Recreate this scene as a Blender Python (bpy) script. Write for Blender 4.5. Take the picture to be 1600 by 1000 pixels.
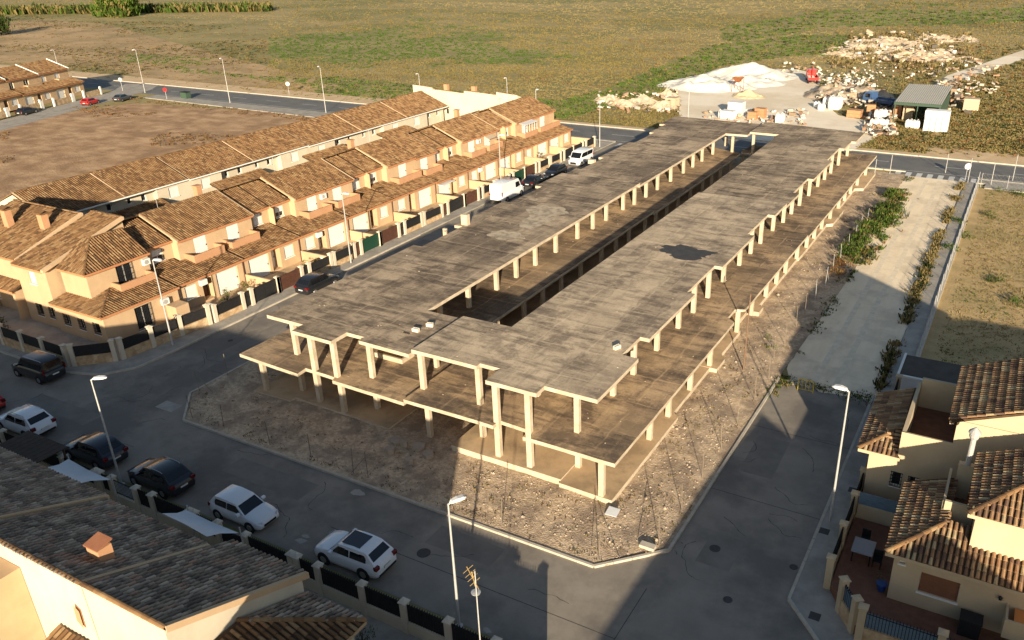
import bpy, bmesh, math, random
import numpy as np
from mathutils import Vector, Matrix
random.seed(7); RNG = np.random.default_rng(7)
for o in list(bpy.data.objects): bpy.data.objects.remove(o)
scene = bpy.context.scene
COL = scene.collection
RAD = math.radians

# ------------------------------------------------------------------ camera
CAM_H = 30.0
F_PX, PPX, PPY = 1299.2, 875.4, 511.1          # focal length and principal point, in pixels of the 1600x1000 photograph
YAW, PITCH, ROLL = RAD(29.244), RAD(25.140), RAD(-1.066)
def cam_axes():
    f0 = Vector((-math.sin(YAW), math.cos(YAW), 0)); r0 = Vector((math.cos(YAW), math.sin(YAW), 0))
    f = f0 * math.cos(PITCH) - Vector((0, 0, 1)) * math.sin(PITCH)
    u = r0.cross(f); r = r0 * math.cos(ROLL) + u * math.sin(ROLL); u = r.cross(f)
    return r, u, f
CR, CU, CF = cam_axes()
cd = bpy.data.cameras.new('camera'); cam = bpy.data.objects.new('camera', cd); COL.objects.link(cam)
cam.matrix_world = Matrix(((CR.x, CU.x, -CF.x, 0), (CR.y, CU.y, -CF.y, 0), (CR.z, CU.z, -CF.z, CAM_H), (0, 0, 0, 1)))
cd.sensor_fit = 'HORIZONTAL'; cd.sensor_width = 36.0; cd.lens = F_PX / 1600 * 36
cd.shift_x = (800 - PPX) / 1600; cd.shift_y = (PPY - 500) / 1600
cd.clip_start = 0.5; cd.clip_end = 6000
scene.camera = cam
def G(px, py, z=0.0):
    "point at height z seen at a pixel of the photograph"
    d = CR * ((px - PPX) / F_PX) - CU * ((py - PPY) / F_PX) + CF
    t = (z - CAM_H) / d.z
    return Vector((d.x * t, d.y * t, z))

# ------------------------------------------------------------------ sky, sun, exposure
SUN_AZ, SUN_EL = 150.7, 13.7                    # low sun behind the camera, a little to its right
world = bpy.data.worlds.new('World'); scene.world = world; world.use_nodes = True
wn = world.node_tree; bg = wn.nodes['Background']
sky = wn.nodes.new('ShaderNodeTexSky'); sky.sky_type = 'NISHITA'; sky.sun_disc = False
sky.sun_elevation = RAD(SUN_EL); sky.sun_rotation = RAD(SUN_AZ); sky.air_density = 1.0; sky.dust_density = 1.2; sky.ozone_density = 1.0
wn.links.new(sky.outputs[0], bg.inputs[0]); bg.inputs[1].default_value = 0.063
sd = bpy.data.lights.new('sun', 'SUN'); sd.energy = 5.0; sd.angle = RAD(0.6); sd.color = (1.0, 0.835, 0.605)
sun = bpy.data.objects.new('sun', sd); COL.objects.link(sun)
sdir = Vector((math.sin(RAD(SUN_AZ)) * math.cos(RAD(SUN_EL)), math.cos(RAD(SUN_AZ)) * math.cos(RAD(SUN_EL)), math.sin(RAD(SUN_EL))))
sun.rotation_euler = sdir.to_track_quat('Z', 'Y').to_euler(); sun.location = (0, -20, 60)
vs = scene.view_settings; vs.view_transform = 'Standard'; vs.look = 'None'; vs.gamma = 1.0; vs.exposure = 1.1; vs.use_curve_mapping = False
scene.render.engine = 'CYCLES'

# ------------------------------------------------------------------ materials
MATS = {}
def mat(name, c, c2=None, scale=3.0, rough=0.85, bump=0.0, bscale=None, detail=5.0, metal=0.0, lo=0.35, hi=0.65, aniso=None, spec=0.3, c3=None, s3=0.3, a3=0.5, lo3=0.45, hi3=0.6, obj=False, emit=None):
    if name in MATS: return MATS[name]
    m = bpy.data.materials.new(name); m.use_nodes = True; nt = m.node_tree; N = nt.nodes; L = nt.links
    b = N['Principled BSDF']; b.inputs['Roughness'].default_value = rough; b.inputs['Metallic'].default_value = metal
    b.inputs['Specular IOR Level'].default_value = spec
    b.inputs['Base Color'].default_value = (*c, 1)
    if c2 is not None or bump:
        co = N.new('ShaderNodeTexCoord') if obj else N.new('ShaderNodeNewGeometry')
        src = co.outputs['Object'] if obj else co.outputs['Position']
        mp = N.new('ShaderNodeMapping'); L.new(src, mp.inputs[0])
        if aniso: mp.inputs['Scale'].default_value = aniso
    if c2 is not None:
        n = N.new('ShaderNodeTexNoise'); n.inputs['Scale'].default_value = scale; n.inputs['Detail'].default_value = detail; n.inputs['Roughness'].default_value = 0.6
        L.new(mp.outputs[0], n.inputs['Vector'])
        r = N.new('ShaderNodeMapRange'); r.inputs[1].default_value = lo; r.inputs[2].default_value = hi; L.new(n.outputs[0], r.inputs[0])
        mx = N.new('ShaderNodeMix'); mx.data_type = 'RGBA'; mx.inputs[6].default_value = (*c, 1); mx.inputs[7].default_value = (*c2, 1)
        L.new(r.outputs[0], mx.inputs[0]); out = mx.outputs[2]
        if c3 is not None:
            n3 = N.new('ShaderNodeTexNoise'); n3.inputs['Scale'].default_value = s3; n3.inputs['Detail'].default_value = 6; n3.inputs['Roughness'].default_value = 0.65
            L.new(src, n3.inputs['Vector'])
            r3 = N.new('ShaderNodeMapRange'); r3.inputs[1].default_value = lo3; r3.inputs[2].default_value = hi3; r3.inputs[4].default_value = a3; L.new(n3.outputs[0], r3.inputs[0])
            m3 = N.new('ShaderNodeMix'); m3.data_type = 'RGBA'; m3.inputs[7].default_value = (*c3, 1); L.new(out, m3.inputs[6]); L.new(r3.outputs[0], m3.inputs[0]); out = m3.outputs[2]
        L.new(out, b.inputs['Base Color'])
    if bump:
        nb = N.new('ShaderNodeTexNoise'); nb.inputs['Scale'].default_value = bscale or scale * 3; nb.inputs['Detail'].default_value = 6; L.new(mp.outputs[0], nb.inputs['Vector'])
        bp = N.new('ShaderNodeBump'); bp.inputs['Strength'].default_value = 1.0; bp.inputs['Distance'].default_value = bump
        L.new(nb.outputs[0], bp.inputs['Height']); L.new(bp.outputs[0], b.inputs['Normal'])
    if emit: b.inputs['Emission Color'].default_value = (*c, 1); b.inputs['Emission Strength'].default_value = emit
    MATS[name] = m
    return m

# ------------------------------------------------------------------ mesh helpers
class Frame:
    "local (u along, d outward, z up) to world"
    def __init__(s, o, u, n): s.o = Vector(o); s.u = Vector(u); s.n = Vector(n)
    def __call__(s, p): return s.o + s.u * p[0] + s.n * p[1] + Vector((0, 0, p[2]))
IDENT = Frame((0, 0, 0), (1, 0, 0), (0, 1, 0))
class MB:
    def __init__(s, T=None): s.v = []; s.f = []; s.m = []; s.T = T
    def add(s, vs, fs, mi=0):
        k = len(s.v)
        if s.T is not None: vs = [s.T(p) for p in vs]
        s.v += [tuple(p) for p in vs]; s.f += [tuple(i + k for i in f) for f in fs]; s.m += [mi] * len(fs)
        return s
    def quad(s, a, b, c, d, mi=0): return s.add([a, b, c, d], [(0, 1, 2, 3)], mi)
    def box(s, x0, x1, y0, y1, z0, z1, mi=0):
        return s.add([(x0, y0, z0), (x1, y0, z0), (x1, y1, z0), (x0, y1, z0), (x0, y0, z1), (x1, y0, z1), (x1, y1, z1), (x0, y1, z1)],
              [(3, 2, 1, 0), (4, 5, 6, 7), (0, 1, 5, 4), (1, 2, 6, 5), (2, 3, 7, 6), (3, 0, 4, 7)], mi)
    def prism(s, poly, z0, z1, mi=0, bottom=True):
        n = len(poly)
        vs = [(p[0], p[1], z0) for p in poly] + [(p[0], p[1], z1) for p in poly]
        fs = [tuple(range(n, 2 * n))] + [(i, (i + 1) % n, n + (i + 1) % n, n + i) for i in range(n)]
        if bottom: fs.append(tuple(range(n - 1, -1, -1)))
        return s.add(vs, fs, mi)
    def extr(s, a, b, c, d, t, mi=0):
        "a quad given thickness vector t"
        t = Vector(t); q = [Vector(p) for p in (a, b, c, d)]
        return s.add(q + [p + t for p in q], [(3, 2, 1, 0), (4, 5, 6, 7), (0, 1, 5, 4), (1, 2, 6, 5), (2, 3, 7, 6), (3, 0, 4, 7)], mi)
    def cyl(s, p0, p1, r0, r1=None, n=8, mi=0, caps=True):
        r1 = r0 if r1 is None else r1
        p0 = Vector(p0); p1 = Vector(p1); d = (p1 - p0)
        if d.length < 1e-9: return s
        d.normalize(); a = d.orthogonal().normalized(); b = d.cross(a)
        vs = []
        for p, r in ((p0, r0), (p1, r1)):
            for i in range(n):
                t = 2 * math.pi * i / n; vs.append(p + a * (r * math.cos(t)) + b * (r * math.sin(t)))
        fs = [(i, (i + 1) % n, n + (i + 1) % n, n + i) for i in range(n)]
        if caps: fs += [tuple(range(n - 1, -1, -1)), tuple(range(n, 2 * n))]
        return s.add(vs, fs, mi)
    def tube(s, pts, r, n=6, mi=0):
        for a, b in zip(pts[:-1], pts[1:]): s.cyl(a, b, r, r, n, mi)
        return s
    def lathe(s, c, prof, n=14, axis='z', mi=0):
        c = Vector(c); vs = []
        for (r, h) in prof:
            for i in range(n):
                t = 2 * math.pi * i / n
                if axis == 'z': vs.append(c + Vector((r * math.cos(t), r * math.sin(t), h)))
                elif axis == 'y': vs.append(c + Vector((r * math.cos(t), h, r * math.sin(t))))
                else: vs.append(c + Vector((h, r * math.cos(t), r * math.sin(t))))
        m = len(prof); fs = []
        for j in range(m - 1):
            for i in range(n): fs.append((j * n + i, j * n + (i + 1) % n, (j + 1) * n + (i + 1) % n, (j + 1) * n + i))
        fs += [tuple(range(n - 1, -1, -1)), tuple(range((m - 1) * n, m * n))]
        return s.add(vs, fs, mi)
    def blob(s, c, r, mi=0, sub=1, jit=0.25):
        "uneven rock-like lump"
        bm = bmesh.new(); bmesh.ops.create_icosphere(bm, subdivisions=sub, radius=1.0)
        vs = []
        for v in bm.verts:
            k = 1 + random.uniform(-jit, jit); vs.append((c[0] + v.co.x * r[0] * k, c[1] + v.co.y * r[1] * k, c[2] + v.co.z * r[2] * k))
        bm.verts.index_update(); fs = [tuple(v.index for v in f.verts) for f in bm.faces]; bm.free()
        return s.add(vs, fs, mi)
    def build(s, name, mats, parent=None, smooth=False, loc=None):
        off = parent.matrix_basis.translation if (parent is not None and loc is None) else Vector(loc or (0, 0, 0))
        base = off
        if parent is not None and loc is None and parent.parent is not None: base = off + parent.parent.matrix_basis.translation
        me = bpy.data.meshes.new(name)
        me.from_pydata([(p[0] - base.x, p[1] - base.y, p[2] - base.z) for p in s.v], [], s.f)
        if not isinstance(mats, (list, tuple)): mats = [mats]
        for m in mats: me.materials.append(m)
        if len(mats) > 1: me.polygons.foreach_set('material_index', s.m)
        if smooth: me.polygons.foreach_set('use_smooth', [True] * len(me.polygons))
        me.update()
        o = bpy.data.objects.new(name, me); COL.objects.link(o)
        if parent is not None: o.parent = parent
        elif loc is not None: o.location = loc
        return o
def link_mesh(name, me, parent, loc=(0, 0, 0), rot=None):
    o = bpy.data.objects.new(name, me); COL.objects.link(o); o.parent = parent; o.location = loc
    if rot is not None: o.rotation_euler = rot
    return o
def thing(name, label, cat, loc=(0, 0, 0), rz=0.0, group=None):
    o = bpy.data.objects.new(name, None); COL.objects.link(o); o.location = loc; o.rotation_euler = (0, 0, rz); o.empty_display_size = 0.3
    return tag(o, label, cat, group)
def tag(o, label=None, cat=None, group=None, kind=None):
    if label: o['label'] = label
    if cat: o['category'] = cat
    if group: o['group'] = group
    if kind: o['kind'] = kind
    return o
def copy_tree(o, parent=None):
    c = o.copy(); COL.objects.link(c); c.parent = parent
    for ch in list(o.children): copy_tree(ch, c)
    return c
def struct(name, mb, m, kind='structure', smooth=False):
    return tag(mb.build(name, m, smooth=smooth), kind=kind)
def centroid_box(mb):
    a = np.array(mb.v); return a.min(0), a.max(0)
def single(name, mb, m, label, cat, group=None, smooth=False, kind=None):
    "a thing that is one mesh, origin at the middle of its base"
    a, b = centroid_box(mb)
    o = mb.build(name, m, loc=((a[0] + b[0]) / 2, (a[1] + b[1]) / 2, a[2]), smooth=smooth)
    return tag(o, label, cat, group, kind)
def inpoly(x, y, P):
    c = False; n = len(P); j = n - 1
    for i in range(n):
        xi, yi = P[i]; xj, yj = P[j]
        if (yi > y) != (yj > y) and x < (xj - xi) * (y - yi) / (yj - yi) + xi: c = not c
        j = i
    return c
# ------------------------------------------------------------------ palette
M_ROAD = mat('road_asphalt', (0.235, 0.207, 0.172), (0.295, 0.26, 0.215), 0.5, 0.92, 0.008, 30, detail=11, c3=(0.135, 0.122, 0.107), s3=0.16, a3=0.75)
M_FARROAD = mat('far_road_asphalt', (0.12, 0.12, 0.122), (0.16, 0.157, 0.15), 0.4, 0.85, 0.003, 50)
M_PAVE = mat('pavement_concrete', (0.32, 0.295, 0.26), (0.39, 0.36, 0.31), 1.2, 0.9, 0.003, 40, c3=(0.2, 0.185, 0.16), s3=0.5, a3=0.5)
M_KERB = mat('kerb_concrete', (0.40, 0.36, 0.295), (0.50, 0.45, 0.37), 2.0, 0.9, 0.004, 30)
M_LOT = mat('lot_gravel_earth', (0.39, 0.29, 0.19), (0.60, 0.47, 0.325), 4.5, 0.98, 0.06, 11, detail=14, lo=0.38, hi=0.62, c3=(0.25, 0.19, 0.14), s3=0.6, a3=0.8)
M_ALLEY = mat('alley_pale_earth', (0.80, 0.66, 0.46), (0.87, 0.74, 0.54), 1.0, 0.95, 0.02, 12, detail=10, aniso=(1.6, 0.25, 1), c3=(0.58, 0.48, 0.35), s3=0.35, a3=0.6)
M_BROWN = mat('brown_field', (0.37, 0.225, 0.12), (0.52, 0.345, 0.20), 0.3, 0.97, 0.08, 3, detail=10, aniso=(0.6, 1.4, 1), lo=0.4, hi=0.62, c3=(0.24, 0.145, 0.075), s3=0.22, a3=0.75)
M_COL = mat('column_concrete', (0.49, 0.41, 0.305), (0.55, 0.465, 0.35), 1.5, 0.9, 0.006, 18, aniso=(1, 1, 0.5), c3=(0.33, 0.265, 0.19), s3=1.1, a3=0.5)
M_FLOOR = mat('floor_concrete_dusty', (0.48, 0.345, 0.205), (0.58, 0.425, 0.265), 0.7, 0.95, 0.006, 12, c3=(0.23, 0.17, 0.105), s3=0.35, a3=0.7)
M_BLACK = mat('black_metal', (0.012, 0.012, 0.013), rough=0.5)
M_STEEL = mat('galvanised_steel', (0.42, 0.42, 0.41), (0.5, 0.5, 0.49), 4, 0.5, metal=0.3)
M_LAMPHEAD = mat('lamp_head_grey', (0.62, 0.62, 0.6), rough=0.4)
M_LAMPGLASS = mat('lamp_glass', (0.5, 0.5, 0.48), rough=0.2)
M_RUST = mat('rusty_steel', (0.30, 0.12, 0.05), (0.2, 0.075, 0.035), 4, 0.9)

def slab_mat(name, light, mid, dark, seed, darkness=0.5):
    "weathered concrete deck: broad dark lichen, streaks along both axes, faint joist lines"
    m = bpy.data.materials.new(name); m.use_nodes = True; nt = m.node_tree; N = nt.nodes; L = nt.links; b = N['Principled BSDF']
    b.inputs['Roughness'].default_value = 0.95; b.inputs['Specular IOR Level'].default_value = 0.15
    g = N.new('ShaderNodeNewGeometry')
    def noise(scale, sc, detail=8, rough=0.65, off=0):
        mp = N.new('ShaderNodeMapping'); mp.inputs['Scale'].default_value = sc; mp.inputs['Location'].default_value = (seed * 7.3 + off, seed * 3.1, 0)
        L.new(g.outputs['Position'], mp.inputs[0])
        n = N.new('ShaderNodeTexNoise'); n.inputs['Scale'].default_value = scale; n.inputs['Detail'].default_value = detail; n.inputs['Roughness'].default_value = rough
        L.new(mp.outputs[0], n.inputs['Vector']); return n.outputs[0]
    def rng(x, a, bb, o0=0.0, o1=1.0):
        r = N.new('ShaderNodeMapRange'); r.inputs[1].default_value = a; r.inputs[2].default_value = bb; r.inputs[3].default_value = o0; r.inputs[4].default_value = o1; L.new(x, r.inputs[0]); return r.outputs[0]
    def mix(fac, a, bb):
        k = N.new('ShaderNodeMix'); k.data_type = 'RGBA'; L.new(fac, k.inputs[0])
        for i, v in ((6, a), (7, bb)):
            if isinstance(v, tuple): k.inputs[i].default_value = (*v, 1)
            else: L.new(v, k.inputs[i])
        return k.outputs[2]
    c = mix(rng(noise(0.55, (1, 1, 1)), 0.36, 0.6), light, mid)
    c = mix(rng(noise(0.9, (0.3, 1.4, 1), 10, 0.7, off=4), 0.49, 0.61, 0, 0.8), c, dark)
    c = mix(rng(noise(0.42, (1, 1, 1), 10, 0.68, off=17), 0.51, 0.60, 0, 0.72), c, dark)
    c = mix(rng(noise(1.1, (1.6, 0.3, 1), 10, 0.7, off=9), 0.53, 0.66, 0, 0.55), c, dark)
    c = mix(rng(noise(0.16, (1, 1, 1), 6, off=13), 0.42, 0.6, 0, darkness), c, dark)
    c = mix(rng(noise(7, (1, 1, 1), 8, 0.75, off=2), 0.5, 0.72, 0, 0.5), c, tuple(x * 0.55 for x in dark))
    c = mix(rng(noise(3, (1, 1, 1), 8, 0.75, off=21), 0.55, 0.72, 0, 0.35), c, tuple(min(1, x * 1.25) for x in light))
    # each pour panel weathered a little differently
    wv = N.new('ShaderNodeVectorMath'); wv.operation = 'ADD'; dv = N.new('ShaderNodeVectorMath'); dv.operation = 'DIVIDE'; dv.inputs[1].default_value = (2.4, 3.55, 50)
    ns = N.new('ShaderNodeTexNoise'); ns.inputs['Scale'].default_value = 0.8; L.new(g.outputs['Position'], ns.inputs['Vector']); L.new(g.outputs['Position'], wv.inputs[0]); L.new(ns.outputs['Color'], wv.inputs[1]); L.new(wv.outputs[0], dv.inputs[0])
    fl = N.new('ShaderNodeVectorMath'); fl.operation = 'FLOOR'; L.new(dv.outputs[0], fl.inputs[0]); wh = N.new('ShaderNodeTexWhiteNoise'); L.new(fl.outputs[0], wh.inputs['Vector'])
    c = mix(rng(wh.outputs['Value'], 0.0, 0.5, 0.32, 0.0), c, dark); c = mix(rng(wh.outputs['Value'], 0.6, 1.0, 0.0, 0.3), c, light)
    sx = N.new('ShaderNodeSeparateXYZ'); L.new(g.outputs['Position'], sx.inputs[0])
    for axis, per, a in ((0, 3.6, 0.3), (1, 3.55, 0.3), (1, 0.71, 0.16), (0, 0.9, 0.1)):        # beam and joist lines telegraphing through the deck
        wob = N.new('ShaderNodeMath'); wob.operation = 'MULTIPLY_ADD'; L.new(noise(0.5, (1, 1, 1), 2, off=axis + 31), wob.inputs[0]); wob.inputs[1].default_value = 0.5; L.new(sx.outputs[axis], wob.inputs[2])
        d = N.new('ShaderNodeMath'); d.operation = 'DIVIDE'; L.new(wob.outputs[0], d.inputs[0]); d.inputs[1].default_value = per
        f = N.new('ShaderNodeMath'); f.operation = 'FRACT'; L.new(d.outputs[0], f.inputs[0])
        p = N.new('ShaderNodeMath'); p.operation = 'PINGPONG'; L.new(f.outputs[0], p.inputs[0]); p.inputs[1].default_value = 0.5
        line = rng(p.outputs[0], 0.10 / per, 0.02 / per, 0, a)
        brk = N.new('ShaderNodeMath'); brk.operation = 'MULTIPLY'; L.new(line, brk.inputs[0]); L.new(rng(noise(0.35, (1, 1, 1), 3, off=axis + 50), 0.42, 0.58), brk.inputs[1])
        c = mix(brk.outputs[0], c, tuple(min(1, x * 1.12) for x in light))
    L.new(c, b.inputs['Base Color'])
    bp = N.new('ShaderNodeBump'); bp.inputs['Distance'].default_value = 0.008; L.new(noise(9, (1, 1, 1), 8, 0.7), bp.inputs['Height']); L.new(bp.outputs[0], b.inputs['Normal'])
    MATS[name] = m
    return m
M_DECKA = slab_mat('deck_lichen_dark', (0.55, 0.43, 0.30), (0.40, 0.31, 0.215), (0.095, 0.074, 0.058), 1, 0.65)
M_DECKD = slab_mat('deck_lichen_streaked', (0.58, 0.455, 0.315), (0.42, 0.33, 0.23), (0.09, 0.07, 0.055), 6, 0.6)
M_DECKB = slab_mat('deck_lichen_pale', (0.63, 0.505, 0.355), (0.49, 0.39, 0.275), (0.155, 0.122, 0.094), 2, 0.3)
M_DECK1 = slab_mat('deck_first_floor', (0.54, 0.39, 0.235), (0.42, 0.30, 0.185), (0.10, 0.077, 0.06), 3, 0.75)

# ------------------------------------------------------------------ ground and streets
def sheet(name, rects, z, m):
    mb = MB()
    for r in rects:
        if len(r) == 4 and not isinstance(r[0], tuple): mb.quad((r[0], r[2], z), (r[1], r[2], z), (r[1], r[3], z), (r[0], r[3], z))
        else: mb.add([(p[0], p[1], z) for p in r], [tuple(range(len(r)))])
    return struct(name, mb, m)
from mathutils import noise as mn0
M_GROUND = mat('open_ground', (0.36, 0.28, 0.13), (0.23, 0.20, 0.08), 0.05, 0.98, 0.1, 0.8, detail=9, aniso=(0.6, 1.3, 1), c3=(0.15, 0.16, 0.05), s3=0.02, a3=0.7, lo3=0.47, hi3=0.6)
sheet('ground', [(-2500, 2500, -400, 3500)], -0.03, M_GROUND)
sheet('road', [(-110, 70, 24.0, 30.45), (-56.9, -50.15, 30.45, 121.0), (-12.25, -5.75, 30.45, 55.5), (-12.25, -5.75, -40, 24.0), [(-50.15, 30.45), (-47.0, 30.45), (-50.15, 33.7)], [(-15.5, 30.45), (-12.25, 30.45), (-12.25, 33.8)], [(-5.75, 30.45), (-3.6, 30.45), (-3.6, 31.1), (-5.75, 33.2)], [(-70, 30.45), (-56.9, 30.45), (-56.9, 36), (-58.6, 32.6), (-62, 31.2), (-70, 31.2)]], 0.0, M_ROAD)
sheet('far_road', [(-420, 200, 121.3, 130.8)], 0.0, M_FARROAD)
M_DRY = mat('dry_grass_ground', (0.50, 0.365, 0.18), (0.40, 0.28, 0.135), 0.8, 0.98, 0.06, 6, detail=9, c3=(0.27, 0.22, 0.095), s3=0.16, a3=0.6)
sheet('dry_field', [(-3.65, 90, 60.5, 116.5)], 0.02, M_DRY)
sheet('bare_field', [[(-176, 60), (-97, 30), (-97, 116), (-130, 117), (-165, 112)], ], 0.0, M_BROWN)
M_YARD = mat('yard_dust', (0.80, 0.70, 0.54), (0.86, 0.77, 0.62), 0.15, 0.97, 0.02, 3, c3=(0.60, 0.49, 0.34), s3=0.08, a3=0.55)
yard_px = [(1048, 132), (1075, 120), (1150, 108), (1245, 108), (1285, 118), (1275, 150), (1310, 180), (1362, 190), (1372, 213), (1330, 236), (1180, 222), (1060, 205), (1062, 152)]
sheet('yard_ground', [[tuple(G(*p)[:2]) for p in yard_px], [tuple(G(*p)[:2]) for p in ((1372, 196), (1480, 118), (1600, 78), (1600, 92), (1500, 128), (1400, 182), (1372, 212))]], 0.01, M_YARD)
sheet('bare_land', [[tuple(G(*p)[:2]) for p in ((-90, 42), (60, 30), (170, 38), (230, 55), (330, 82), (420, 104), (540, 136), (480, 150), (330, 138), (240, 124), (150, 104), (60, 98), (-90, 100))]], -0.01, mat('bare_land_earth', (0.50, 0.345, 0.19), (0.36, 0.25, 0.125), 0.05, 0.97, 0.06, 1.5, detail=9, aniso=(0.5, 1.3, 1), c3=(0.22, 0.17, 0.08), s3=0.05, a3=0.7))
sheet('verge', [(-420, -112, 131.2, 137.5), (-12, 200, 131.2, 138.5), (-112, -12, 131.2, 133.0)], 0.0, mat('verge_earth', (0.62, 0.46, 0.28), (0.50, 0.36, 0.21), 0.4, 0.97, 0.03, 4))
al = []
for i in range(64): y = 56.0 + i; al.append((-12.3 + 0.7 * mn0.noise(Vector((0, y * .35, 2))) - (0.3 if y > 80 else 0), y))
ar = [(-5.35 + 0.2 * mn0.noise(Vector((4, y * .4, 2))), y) for y in range(119, 55, -1)]
an = [(-5.75 - i * 0.36, 55.4 + 0.9 * mn0.noise(Vector((i * .5, 9, 1))) - 0.8 * math.sin(i / 18 * 3.14)) for i in range(1, 18)]
sheet('alley', [al + ar + an], 0.008, M_ALLEY)
mbw = MB()
for xo in (-9.9, -8.3):
    pts = [(xo + 0.25 * mn0.noise(Vector((xo, y * .08, 0))), y) for y in range(56, 119)]
    for (x0_, y0_), (x1_, y1_) in zip(pts[:-1], pts[1:]): mbw.quad((x0_ - .22, y0_, .012), (x0_ + .22, y0_, .012), (x1_ + .22, y1_, .012), (x1_ - .22, y1_, .012))
struct('wheel_track', mbw, mat('packed_pale_track', (0.80, 0.69, 0.52), (0.66, 0.56, 0.41), 1.6, 0.95, 0.01, 14, detail=9))
sheet('alley_pavement', [(-5.3, -3.9, 55.5, 118.5)], 0.1, M_PAVE)
# pavements (raised) and the blocks behind them
def block(name, poly, z, m):
    mb = MB(); mb.prism(poly, -0.02, z, 0, bottom=False); return struct(name, mb, m)
block('pavement_terrace', [(-110, 31.0), (-62.0, 31.0), (-58.6, 32.2), (-57.2, 34.2), (-57.0, 38), (-57.0, 120.8), (-75, 120.8), (-96.5, 120.8), (-96.5, 34), (-110, 34)], 0.12, M_PAVE)
block('pavement_near', [(-110, 23.6), (-13.9, 23.6), (-12.4, 22.0), (-12.4, -40), (-110, -40)], 0.12, M_PAVE)
block('pavement_right', [(-5.7, 32.95), (-3.9, 30.9), (70, 30.9), (70, 55.4), (-5.7, 55.4)], 0.12, M_PAVE)
block('pavement_south', [(-5.6, -40), (-5.6, 21.8), (-4.0, 23.6), (70, 23.6), (70, -40)], 0.12, M_PAVE)
block('pavement_far', [(-3.9, 118.7), (-3.9, 120.7), (60, 120.7), (60, 116.6), (-2.9, 116.6), (-2.9, 118.7)], 0.12, M_PAVE)
block('far_verge_pavement', [(-168, 117.5), (-97, 115.8), (-97, 120.8), (-168, 120.9)], 0.1, M_PAVE)

# the building lot with its kerb
LOT = [(-47.2, 30.6), (-15.35, 30.6), (-12.4, 33.6), (-12.4, 55.4), (-11.8, 80), (-12.8, 119.5), (-49.9, 119.5), (-49.9, 33.4)]
nx, ny = 130, 300
xs = np.linspace(-49.9, -11.8, nx); ys = np.linspace(30.6, 119.5, ny)
lot = MB()
from mathutils import noise as mn
def lot_z(x, y):
    e = min(1.0, max(0.0, min(y - 30.9, -12.7 - x, x + 49.6) / 1.4))
    inside = (-46.5 < x < -17.2) and (36.2 < y < 117)
    h = 0.02 + 0.07 * e * (0.6 + mn.noise(Vector((x * 0.5, y * 0.5, 0)))) + 0.03 * e * mn.noise(Vector((x * 1.1, y * 1.1, 3)))
    return 0.07 + (0.0 if inside else max(0.0, h))
idx = {}
for j in range(ny):
    for i in range(nx):
        x, y = xs[i], ys[j]
        if inpoly(x, y, LOT): idx[i, j] = len(lot.v); lot.v.append((x, y, lot_z(x, y)))
for j in range(ny - 1):
    for i in range(nx - 1):
        q = [(i, j), (i + 1, j), (i + 1, j + 1), (i, j + 1)]
        k = [idx[a] for a in q if a in idx]
        if len(k) >= 3: lot.f.append(tuple(k)); lot.m.append(0)
struct('lot_ground', lot, M_LOT, smooth=True)
block('lot_base', LOT, 0.06, M_LOT)
def kerb_run(name, pts, m=M_KERB, w=0.16, h=0.14, step=1.0):
    root = MB(); a, b = Vector((*pts[0], 0)), None
    r = bpy.data.objects.new(name, None); COL.objects.link(r); tag(r, kind='structure')
    me = {}
    for p, q in zip(pts[:-1], pts[1:]):
        p = Vector((*p, 0)); q = Vector((*q, 0)); d = q - p; n = max(1, round(d.length / step)); ln = d.length / n; ang = math.atan2(d.y, d.x)
        key = round(ln, 3)
        if key not in me:
            k = MB(); e = 0.012; k.box(-ln / 2 + e, ln / 2 - e, -w / 2, w / 2, -0.05, h)
            o = k.build('kerb_stone', m); me[key] = o.data; bpy.data.objects.remove(o)
        for i in range(n):
            c = p + d * ((i + 0.5) / n)
            link_mesh('kerb_stone', me[key], r, (c.x, c.y, random.uniform(-0.006, 0.006)), (0, 0, ang))
    return r
kerb_run('kerb_lot', [(-49.98, 60), (-49.98, 33.4), (-47.2, 30.55), (-15.35, 30.55), (-12.35, 33.55), (-12.35, 55.3)])
kerb_run('kerb_right', [(-3.8, 30.82), (-5.72, 32.9), (-5.72, 55.4)])
kerb_run('kerb_terrace', [(-75, 30.95), (-62.0, 30.95), (-58.6, 32.15), (-57.15, 34.2), (-56.95, 38), (-56.95, 70)])
kk = MB(); kk.box(-420, 200, 130.85, 131.15, -0.05, 0.16); kk.box(-97, -57, 120.9, 121.2, -0.05, 0.13); kk.box(-49.5, -13, 120.9, 121.2, -0.05, 0.13); kk.box(-3.9, 60, 120.8, 121.1, -0.05, 0.13)
struct('far_kerb', kk, M_KERB)
# painted markings on the far road
M_PAINT = mat('road_paint', (0.62, 0.62, 0.6), (0.45, 0.45, 0.44), 3, 0.8)
mk = MB()
for i in range(8): x = -14.2 + i * 1.35; mk.quad((x, 119.0, 0.006), (x + 0.7, 119.0, 0.006), (x + 0.7, 121.1, 0.006), (x, 121.1, 0.006))
struct('zebra_crossing', mk, M_PAINT)
mk = MB()
for i in range(60): x = -400 + i * 10; mk.quad((x, 125.9, 0.006), (x + 4, 125.9, 0.006), (x + 4, 126.05, 0.006), (x, 126.05, 0.006))
for y in (121.9, 130.2): mk.quad((-420, y, 0.006), (200, y, 0.006), (200, y + 0.12, 0.006), (-420, y + 0.12, 0.006))
for i in range(4): x = -56 + i * 1.2; mk.quad((x, 118.5, 0.006), (x + 0.5, 118.5, 0.006), (x + 0.5, 120.6, 0.006), (x, 120.6, 0.006))
struct('lane_marking', mk, M_PAINT)
sheet('crossing_pavement', [(-15, -3.9, 118.5, 121.25)], 0.004, M_FARROAD)
sheet('street_mouth', [(-56.9, -50.15, 121.0, 121.3)], 0.0, M_FARROAD)

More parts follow.
